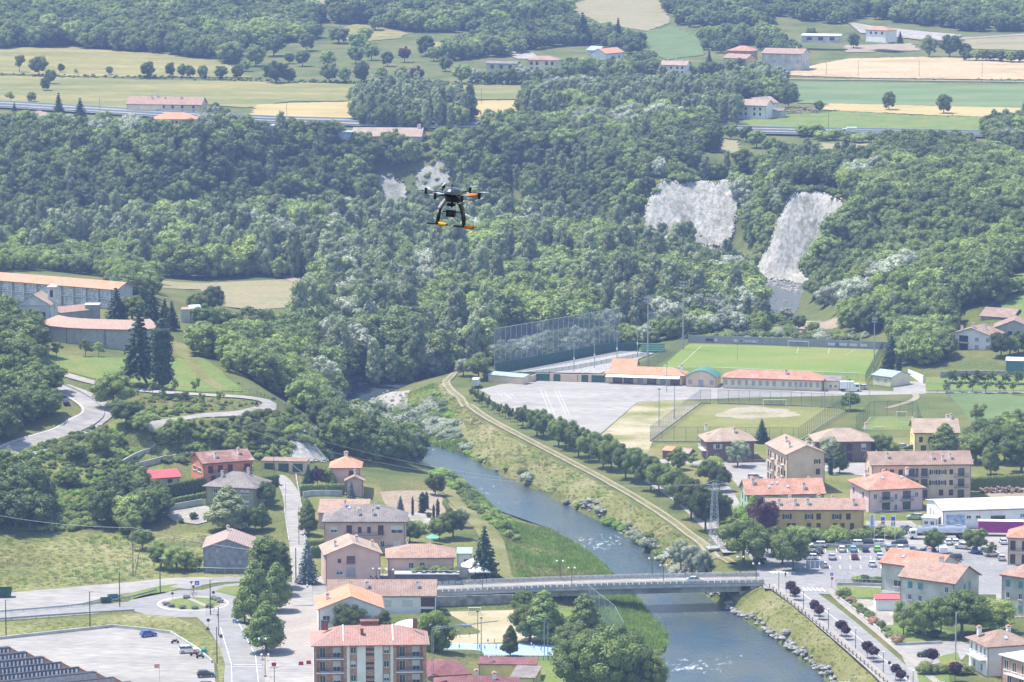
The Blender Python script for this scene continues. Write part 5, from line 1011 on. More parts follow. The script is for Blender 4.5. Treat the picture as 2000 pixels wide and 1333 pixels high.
orr = house('white gabled building with one bright orange roof slope', (622,1191), (748,1189), 5.2, 14, 'gy', 2.9, WHTW, TORA, [('F', (.12,), (2.0,), 1.7, 1.7, 'p'), ('F', (.75,), (1.8,), 2.0, 1.8, 'cd')], g=0, name='hall', cat='hall', chim=[(.15,.45,.35)], ov=.4)
house('maroon roofed school wing in front of the playground', (842,1320), (915,1316), 4.2, 13, 'hip', 1.5, YELW, TMAR, (), g=-3.5, name='school_wing', cat='school')
house('maroon roofed school wing at the bottom edge', (850,1350), (1010,1350), 4.4, 12, 'hip', 1.8, YELW, TMAR, (), g=-3.5, name='school_wing', cat='school', chim=[(.5,.6,.4),(.72,.4,.4)])
house('flat roofed yellow school wing with a red edge', (935,1298), (1046,1300), 3.6, 6, 'shed', .2, YELW, TMAR, [('R', (.5,), (.8,), 1.5, 1.4, 'p')], g=-3.5, name='school_wing', cat='school', ov=.3, chim=[(.2,.3,.4)])
house('yellow school porch with a grey pitched roof', (998,1324), (1043,1326), 3.2, 8, 'shed', .8, YELW, TGRY, [('F', (.5,), (.6,), 2, 1.5, 'p')], g=-3.5, name='school_wing', cat='school', ov=.3)
# far farms
house('long farmhouse with a pinkish roof left of the wheat field', (248,203), (392,205), 5.5, 12, 'gx', 3.2, CREAM, TPNK, [('F', (.5,.62,.75,.9), (1.2,3.6), 1.0, 1.3, 'cb')], g=36, name='farmhouse', chim=[(.3,.4,.4),(.37,.5,.5),(.48,.4,.3),(.7,.4,.5)])
house('cream villa with an orange hip roof at the edge of the scarp', (298,233), (382,233), 5.4, 12, 'hip', 2.6, CREAM, TORA, [('F', (.32,.46,.56), (3.2,), 1.3, 1.2, 'cb')], g=35, name='villa')
house('small house with a brown roof at the left edge near the motorway', (34,226), (68,228), 5, 10, 'gy', 1.8, DBRK, TTAN, [('F', (.5,), (1.5,), 1, 1.2, 'p')], g=35)
house('pale blue walled house with a brown roof beside two firs', (66,228), (93,227), 4.5, 9, 'gx', 1.6, WHTW, TTAN, (), g=35)
house('long sawmill barn with a weathered grey brown roof', (688,266), (822,267), 3.4, 15, 'gx', 3.4, GREYW, TTAN, (), g=31, name='barn', cat='barn', chim=[(.95,.5,.8)])
house('long blue grey warehouse beside the motorway', (505,246), (602,248), 3.4, 10, 'flat', .1, TBLU, TBLU, (), g=35, name='warehouse', cat='warehouse')
house('small blue grey shed between warehouse and sawmill', (632,258), (685,259), 2.5, 8, 'flat', .1, TBLU, TBLU, (), g=35, name='shed', cat='shed')
house('cream house with a grey roof on the far slope', (1031,117), (1087,118), 7, 10, 'hip', 1.8, CREAM, TPNK, [('F', (.12,.32,.65,.85), (1,4.2), 1.4, 1.8, 'cb')], g=45)
house('long grey shed left of the cream far house', (950,124), (1008,125), 3.5, 8, 'gx', 1, GREYW, TGRY, [('F', (.2,.5,.8), (.5,), 2, 2.2, 'n')], g=45, name='shed', cat='shed')
house('far white house with an orange roof below the tall fir', (1183,105), (1218,102), 6.5, 10, 'gx', 2.4, WHTW, TORA, [('F', (.4,.75), (3.6,), 1.1, 1.3, 'cb')], g=47)
house('far grey house with a pale blue roof behind trees', (1147,98), (1168,99), 6, 9, 'gx', 2, GREYW, TBLU, (), g=48)
house('white double house with a tan roof on the far road', (1291,127), (1340,128), 5.5, 10, 'gx', 2, WHTW, TTAN, [('F', (.15,.4,.65,.85), (1,3.4), 1, 1.2, 'cb')], g=43.5, chim=[(.2,.5,.3),(.5,.5,.3),(.8,.5,.3)])
house('red roofed farmhouse left of the big far barn', (1421,99), (1469,100), 5, 12, 'hip', 2.4, BRICK, TRED, [('F', (.3,.7), (2.6,), 1.2, 1.2, 'n')], g=47, name='farmhouse')
house('tan farmhouse in front of the red roofed farmhouse', (1414,113), (1457,115), 5, 10, 'gx', 2, TANW, TPNK, [('F', (.3,.7), (1,3.2), 1.0, 1.2, 'cb')], g=44.5, name='farmhouse')
house('big grey far barn with a reddish roof', (1489,104), (1566,106), 8.2, 14, 'gx', 2.4, GREYW, TPNK, [('F', (.3,.6,.9), (3,), 1.8, 1.6, 'cd')], g=44.5, name='barn', cat='barn', chim=[(.75,.6,.4)])
house('white hillside house with a red roof at the top right', (1691,58), (1731,60), 6, 10, 'hip', 1.8, WHTW, TRED, [('F', (.25,.5,.8), (3.6,), 1.4, 1.3, 'cb')], g=54)
house('long low farm shed on the top right slope', (1566,70), (1640,71), 3, 8, 'shed', .6, GREYW, TWHT, [('F', (.2,.5,.8), (.3,), 3, 2, 'n')], g=53, name='shed', cat='shed')
house('white farmhouse with a tan roof beside the log piles', (1440,205), (1496,207), 6, 10, 'gx', 2.4, WHTW, TTAN, [('F', (.12,.3,.6,.8), (1,3.6), 1.0, 1.3, 'cb')], g=37.5, name='farmhouse')
house('white gabled wing of the farm beside the log piles', (1483,203), (1518,200), 6.4, 10, 'gx', 2.6, WHTW, TTAN, [('F', (.5,), (3.4,), 1.2, 1.3, 'cb')], g=37.5, name='farmhouse')
house('low grey farm shed in front of the white farm', (1488,216), (1528,217), 3.4, 8, 'gx', 1, GREYW, TGRY, (), g=37, name='shed', cat='shed')
house('white house with a brown roof below the motorway on the right', (1830,285), (1858,285), 4.6, 9, 'gy', 1.7, WHTW, TBRN, [('F', (.5,), (1,), 2, 1.4, 'cb')], g=35.2)
house('brown roofed wing of the white house below the motorway', (1858,283), (1902,284), 3.6, 9, 'gx', 1.6, WHTW, TBRN, (), g=35.2, name='annex', cat='annex')
# cemetery on the left terrace
cb = house('long two storey columbarium with an orange roof', (-70,541), (227,565), 6.8, 9, 'gx', 1.7, mat('grey_marble', (.42,.45,.48), noise=.15, scale=.8), TORA, (), g=25, name='columbarium', cat='cemetery', ov=1.0)
cw = (P(227,565,31.8) - P(-70,541,31.8)).length
for i in range(int(cw / 5.2) + 1):
 o = MB().box(-.25, .25, -.9, -.05, 0, 6.7).build('column', CONC, cb); o.location.x = i * 5.2 + .3
for z in (3.2,): MB().box(0, cw, -.85, -.02, z, z + .25).build('gallery', CONC, cb)
NM = MB()
for r_ in range(8):
 for c_ in range(int(cw / .9)):
  if random.Random(r_ * 99 + c_).random() < .6: x = c_ * .9 + .3; z = .3 + (r_ % 4) * .68 + (r_ // 4) * 3.4; NM.box(x, x + .66, -.03, .02, z, z + .5)
NM.build('niche_slabs', mat('white_marble', (.66,.68,.70), noise=.15, scale=2), cb)
ch = house('small chapel with a pediment, three arched niches and a bell tower', (34,596), (98,597), 9.6, 10, 'gy', 3.2, mat('pale_stucco', (.56,.55,.52), noise=.15, scale=.4), TTAN, [('F', (.2,.5,.8), (5.2,), 1.1, 2.2, 'n'), ('F', (.8,), (.5,), 1, 2.4, 'n')], g=25, name='chapel', cat='chapel', ov=.3)
bf = MB(); bw = 10.4
bf.box(8.6, 11.0, 5.0, 7.4, 8, 14.6, 0); bf.box(8.3, 11.3, 4.7, 7.7, 14.6, 14.9, 0); bf.box(9.3, 10.3, 4.96, 5.0, 11.6, 13.8, 1); bf.box(8.56, 8.6, 5.7, 6.7, 11.6, 13.8, 1); bf.add([(8.3,4.7,14.9),(11.3,4.7,14.9),(11.3,7.7,14.9),(8.3,7.7,14.9),(9.8,6.2,15.9)], [(0,1,4),(1,2,4),(2,3,4),(3,0,4)], 0)
bf.build('bell_tower', [mat('pale_stucco', (0,0,0)), DARK], ch)
MB().box(-.15, 11.2, -.2, -.01, 9.2, 9.6).build('cornice', CONC, ch)
def arc_building(label, line, h, d, wmt, rmt, g, name, cat):
 w = [P(u, v, g + h) for u, v in line]; o0 = w[0]; root = empty(name, (o0.x, o0.y, g), 0, label, cat); wl = MB(); rl = MB(); Q = []
 for i, p in enumerate(w):
  t = (w[min(i + 1, len(w) - 1)] - w[max(i - 1, 0)]).normalized(); nrm = Vector((-t.y, t.x, 0)); a = p - o0; Q.append((a, a + nrm * d, nrm))
 for (a, b, n1), (c, e, n2) in zip(Q[:-1], Q[1:]):
  wl.add([(a.x,a.y,-1.5),(c.x,c.y,-1.5),(c.x,c.y,h),(a.x,a.y,h)], [(0,1,2,3)]); wl.add([(b.x,b.y,-1.5),(e.x,e.y,-1.5),(e.x,e.y,h+1.6),(b.x,b.y,h+1.6)], [(0,1,2,3)])
  A_, C_, B_, E_ = a - n1 * .5, c - n2 * .5, b + n1 * .3, e + n2 * .3
  rl.add([(A_.x,A_.y,h+.1),(C_.x,C_.y,h+.1),(E_.x,E_.y,h+2.1),(B_.x,B_.y,h+2.1)], [(0,1,2,3)])
 for a, b, n1 in (Q[0], Q[-1]): wl.add([(a.x,a.y,-1.5),(b.x,b.y,-1.5),(b.x,b.y,h+1.8),(a.x,a.y,h)], [(0,1,2,3)])
 wl.build('wall', wmt, root); r_ = rl.build('roof', rmt, root); md = r_.modifiers.new('t', 'SOLIDIFY'); md.thickness = .25; md.offset = 0
 for i in (1, 2, 3): a = Q[min(i * 2, len(Q) - 1)][0]; MB().box(a.x - .12, a.x + .12, a.y - .12, a.y - .02, 0, h).build('downpipe', GUT, root)
 return root
arc_building('curved stone cemetery building with a weathered orange roof', [(75,633),(100,638),(130,641),(165,643),(205,644),(245,645),(285,644),(312,642)], 5.2, 7, STONE, tile('old_orange_tiles', (.55,.28,.17), (.48,.30,.22), (.60,.32,.20)), 25, 'cemetery_building', 'cemetery')
house('orange roofed wing left of the chapel', (-20,612), (32,615), 4.5, 8, 'gx', 1.6, STONE, TORA, (), g=25, name='cemetery_wing', cat='cemetery', ov=.3)
house('brown roofed cemetery house at the left edge', (-40,640), (34,630), 5.5, 9, 'gx', 2, STONE, TTAN, (), g=25, name='cemetery_wing', cat='cemetery', ov=.3)
house('white roofed burial vault left of the chapel', (-2,597), (24,598), 3.6, 6, 'gx', 1, WHTW, TWHT, [('F', (.5,), (.2,), 1.2, 2, 'n')], g=25.5, name='burial_vault', cat='vault', ov=.2)
house('orange roofed cloister wing behind the curved cemetery building', (118,612), (178,606), 4.0, 8, 'gx', 1.4, STONE, TPNK, (), g=25, name='cemetery_wing', cat='cemetery', ov=.3)
house('square stone gate house behind the curved cemetery building', (166,597), (192,597), 5.5, 5, 'flat', .1, STONE, CONC, (), g=25, name='gate_house', cat='gatehouse', ov=.3)
house('grey vault with a flat red edge right of the dark firs', (353,606), (371,606), 4.5, 6, 'flat', .1, GREYW, TRED, (), g=24, name='burial_vault', cat='vault', ov=.1)
house('pale gabled vault with square niches right of the dark firs', (373,605), (394,604), 4.5, 5, 'gx', 1, WHTW, TWHT, [('F', (.25,.5,.75), (.4,1.8,3.1), .8, .9, 'n')], g=24, name='burial_vault', cat='vault', ov=.1)
# ------------------------------------------------------------------ undergrowth, reeds and boulders (uncountable)
def fill(poly, spacing, mix, hr, seed, wide=(.8, 1.3)):
 rs = random.Random(seed); out = []
 tot = sum(m[1] for m in mix)
 for x, y in scatter(poly, spacing, seed):
  q = min(.999, max(0, .5 + .7 * noise2(x, y, 7, seed) + rs.uniform(-.3, .3))) * tot; a = 0
  for k, w_ in mix:
   a += w_
   if q < a: break
  out.append((x, y, k, rs.uniform(*hr) * (.75 + .35 * noise2(x, y, 5, seed + 3)), rs.uniform(*wide)))
 return out
sc = fill([(-120,930),(0,903),(150,845),(205,832),(250,860),(270,900),(300,945),(205,975),(195,1035),(80,1040),(80,980),(40,938)], 1.9, [('bush', 2), ('darkbush', 1), ('brightbush', 1), ('locustbush', 1.2)], (1.0, 2.7), 41)
sc += fill([(300,905),(290,850),(300,838),(400,826),(480,815),(560,808),(600,830),(640,865),(640,895),(570,872),(560,900),(400,903)], 1.9, [('bush', 2), ('darkbush', 1), ('locustbush', 1)], (1.1, 2.8), 42)
sc += fill([(300,775),(400,780),(480,784),(500,792),(440,804),(350,812),(270,830),(255,800),(285,770)], 2.5, [('bush', 1), ('darkbush', 1), ('locustbush', 1), ('drytuft', 1)], (.8, 2.2), 43)
sc += fill([(455,745),(520,775),(560,795),(620,835),(640,870),(690,905),(645,900),(600,830),(555,800)], 2.6, [('bush', 1), ('darkbush', 1), ('locustbush', 1)], (1.2, 2.8), 44)
sc += fill([(-100,146),(120,153),(300,155),(490,160),(560,160),(560,156),(490,154),(300,150),(120,148),(-100,141)], 5, [('bush', 1), ('darkbush', 1)], (1, 2.2), 45) + fill([(560,163),(870,166),(1060,169),(1060,164),(870,162),(560,159)], 4, [('bush', 1), ('darkbush', 1)], (1.5, 3), 46) + fill([(1525,150),(1700,156),(2100,160),(2100,157),(1700,153),(1525,146)], 5, [('bush', 1), ('drytuft', 2)], (.6, 1.4), 47) + fill([(1620,219),(1800,229),(2000,237),(2000,233),(1800,225),(1620,215)], 4, [('drytuft', 1), ('bush', .5)], (.6, 1.6), 48)
mass('scrub', sc, 'tangled green scrub and creepers over the left hillside', 'scrub', 9, .12)
rd = fill([(985,1013),(1080,1040),(1160,1090),(1200,1126),(1240,1166),(1260,1192),(1302,1240),(1298,1272),(1268,1292),(1230,1290),(1190,1235),(1175,1192),(1060,1160),(1012,1130),(992,1065),(960,1015)], 1.15, [('tuft', 3), ('drytuft', .5)], (1.0, 2.0), 51, (1, 1.6))
rd += fill([(745,812),(800,768),(850,752),(880,800),(900,850),(930,897),(990,930),(930,900),(900,885),(835,868),(785,848),(740,822)], 1.4, [('tuft', 3), ('drytuft', .4)], (1.0, 2.0), 52, (1, 1.6))
mass('reeds', rd, 'tall bright green reeds and grass along both river banks', 'reeds', 11, .1)
wb = fill([(790,800),(850,770),(872,800),(900,850),(960,905),(1040,945),(1090,975),(1050,955),(990,930),(930,898),(880,870),(820,850)], 3.2, [('willowbush', 2.5), ('bush', 1), ('brightbush', 1)], (1.2, 3.4), 53, (1, 1.5))
wb += fill([(1090,972),(1130,988),(1200,1020),(1255,1052),(1300,1090),(1340,1122),(1385,1158),(1330,1128),(1290,1096),(1250,1062),(1190,1024),(1120,992)], 2.3, [('willowbush', 2.5), ('bush', 1.5), ('brightbush', 1)], (1.5, 3.8), 54, (1, 1.4))
wb += fill([(862,922),(905,950),(945,985),(990,1020),(1015,1060),(985,1050),(935,1005),(890,965),(855,935)], 3.0, [('bush', 2), ('brightbush', 1), ('darkbush', 1)], (1.5, 3.6), 55, (1, 1.4))
wb += fill([(1425,1192),(1470,1215),(1540,1255),(1625,1318),(1650,1345),(1600,1312),(1520,1252),(1450,1207)], 4.2, [('willowbush', 1), ('bush', 2)], (.8, 2.0), 56, (1, 1.3))
wb += fill([(690,749),(760,734),(860,714),(862,706),(760,720),(690,734),(640,745),(650,760)], 3.4, [('darkbush', 2), ('bush', 1), ('willowbush', .6)], (2, 4), 57)
wb += fill([(1470,640),(1440,625),(1450,610),(1500,600),(1545,640),(1560,655),(1660,650),(1700,660),(1650,668),(1500,664),(1380,662)], 4, [('bush', 2), ('willowbush', 1), ('locustbush', 1)], (2, 4.5), 58)
wb += fill([(1262,402),(1285,360),(1300,346),(1372,344),(1432,336),(1446,372),(1444,412),(1434,372),(1425,350),(1372,356),(1300,358),(1272,400)], 3.2, [('bush', 1), ('locustbush', 1)], (2, 4), 71)
wb += fill([(1545,366),(1650,380),(1655,400),(1640,480),(1605,556),(1580,575),(1590,550),(1632,460),(1644,396),(1600,376),(1548,380),(1500,485),(1472,525),(1476,545),(1490,560),(1462,560),(1462,500),(1500,440)], 3.0, [('bush', 1), ('locustbush', 1.3), ('darkbush', 1)], (2, 4.5), 72)
wb += fill([(1300,430),(1350,440),(1400,450),(1430,470),(1350,482),(1280,470)], 6, [('bush', 1), ('locustbush', 1)], (1, 2.5), 73) + fill([(1500,500),(1560,520),(1600,430),(1620,400),(1560,470)], 9, [('bush', 1)], (1, 2), 74)
wb += fill([(725,352),(745,338),(795,340),(812,310),(872,306),(884,330),(880,378),(830,380),(805,372),(796,410),(760,422),(725,400)], 5.5, [('bush', 1), ('locustbush', 1)], (2, 4), 75)
mass('river_shrubs', wb, 'grey green willow shrubs and bushes along the river edge', 'shrubs', 13, .1)
rk = fill([(1422,1180),(1475,1202),(1540,1245),(1620,1306),(1690,1370),(1720,1400),(1690,1385),(1600,1315),(1520,1253),(1450,1208),(1415,1190)], .78, [('rock', 1)], (1.1, 2.2), 61, (1, 1.4))
rk += fill([(1130,982),(1190,1012),(1250,1046),(1300,1080),(1340,1110),(1400,1152),(1420,1172),(1385,1163),(1330,1124),(1250,1059),(1190,1021),(1130,993)], .95, [('rock', 1)], (.9, 1.9), 62, (1, 1.4))
rk += fill([(1478,546),(1562,556),(1560,578),(1520,566),(1484,562)], 1.6, [('rock', 1)], (1.4, 3.0), 67, (1, 1.6)) + fill([(1485,575),(1550,590),(1545,600),(1490,590)], 5, [('rock', 1)], (1.4, 2.6), 68) + fill([(705,752),(740,745),(790,765),(790,790),(745,812),(725,800)], 4.2, [('rock', 1)], (.8, 1.8), 69)
mass('boulders', rk, 'rough grey stone boulders lining the foot of the right bank', 'boulders', 15, -.3)
sm = fill([(-120,1050),(200,1045),(300,1056),(380,1045),(460,1052),(480,1105),(360,1122),(200,1142),(-120,1160)], 2.2, [('tuft', 2), ('drytuft', 1.6)], (.5, 1.1), 63, (1.2, 2.2))
sm += fill([(-120,1225),(0,1220),(160,1210),(262,1203),(340,1210),(395,1232),(425,1265),(435,1290),(385,1268),(330,1235),(220,1222),(0,1246),(-120,1254)], 1.8, [('tuft', 2), ('drytuft', 1)], (.4, .8), 64, (1, 2))
sm += fill(CR + [(1440,1170),(1330,1108),(1250,1048),(1120,978),(1000,925),(930,880),(880,800),(865,760)], 1.7, [('tuft', 2.2), ('drytuft', 1.6)], (.5, 1.1), 65, (1, 2))
sm += fill([(1500,1150),(1560,1198),(1660,1278),(1735,1338),(1840,1420),(1740,1400),(1640,1320),(1540,1245),(1470,1200)], 1.6, [('tuft', 1.2), ('drytuft', 1.6)], (.3, .7), 66, (1, 2))
mass('meadow_tufts', sm, 'rough meadow grass and dry tufts on banks and verges', 'grass', 17, .05)
# ------------------------------------------------------------------ single trees
ORD = ['first', 'second', 'third', 'fourth', 'fifth', 'sixth', 'seventh', 'eighth', 'ninth', 'tenth', 'eleventh', 'twelfth', 'thirteenth', 'fourteenth', 'fifteenth', 'sixteenth', 'seventeenth', 'eighteenth', 'nineteenth', 'twentieth', 'twenty-first', 'twenty-second', 'twenty-third', 'twenty-fourth', 'twenty-fifth', 'twenty-sixth', 'twenty-seventh', 'twenty-eighth', 'twenty-ninth', 'thirtieth']
lev = [(922,780,4),(931,787,4.5),(941,795,5),(953,801,4.5),(965,808,4),(975,813,4),(987,818,5),(997,824,4.5),(1010,831,5),(1021,836,7),(1049,852,8.5),(1062,857,8),(1091,872,9),(1106,879,9),(1130,893,9.5),(1150,902,9),(1178,915,10),(1194,921,9.5),(1222,936,10),(1240,943,10),(1271,959,10),(1287,967,10),(1318,990,11),(1350,1014,11.5),(1378,1038,12),(1405,1035,10)]
for i, (u, v, h) in enumerate(lev):
 tree(u, v, 'near_oakopen' if h < 6 else 'near_oak', h, ORD[i] + (' tree' if h > 6 else ' sapling') + ' in the levee row counted from the white van', 'trees in a row along the levee path', .75 if h < 6 else .92, z=0)
for i, (u, v) in enumerate([(1544,1165),(1553,1173),(1591,1204),(1600,1211),(1643,1243),(1652,1250),(1694,1286),(1706,1293),(1749,1329),(1759,1338)]):
 tree(u, v, 'plum', (3.9, 3.5, 4.1, 3.7)[i % 4], ORD[i] + ' purple plum tree along the riverside street from the bridge', 'purple plum trees along the street', (1, 1.12, .92)[i % 3], z=0)
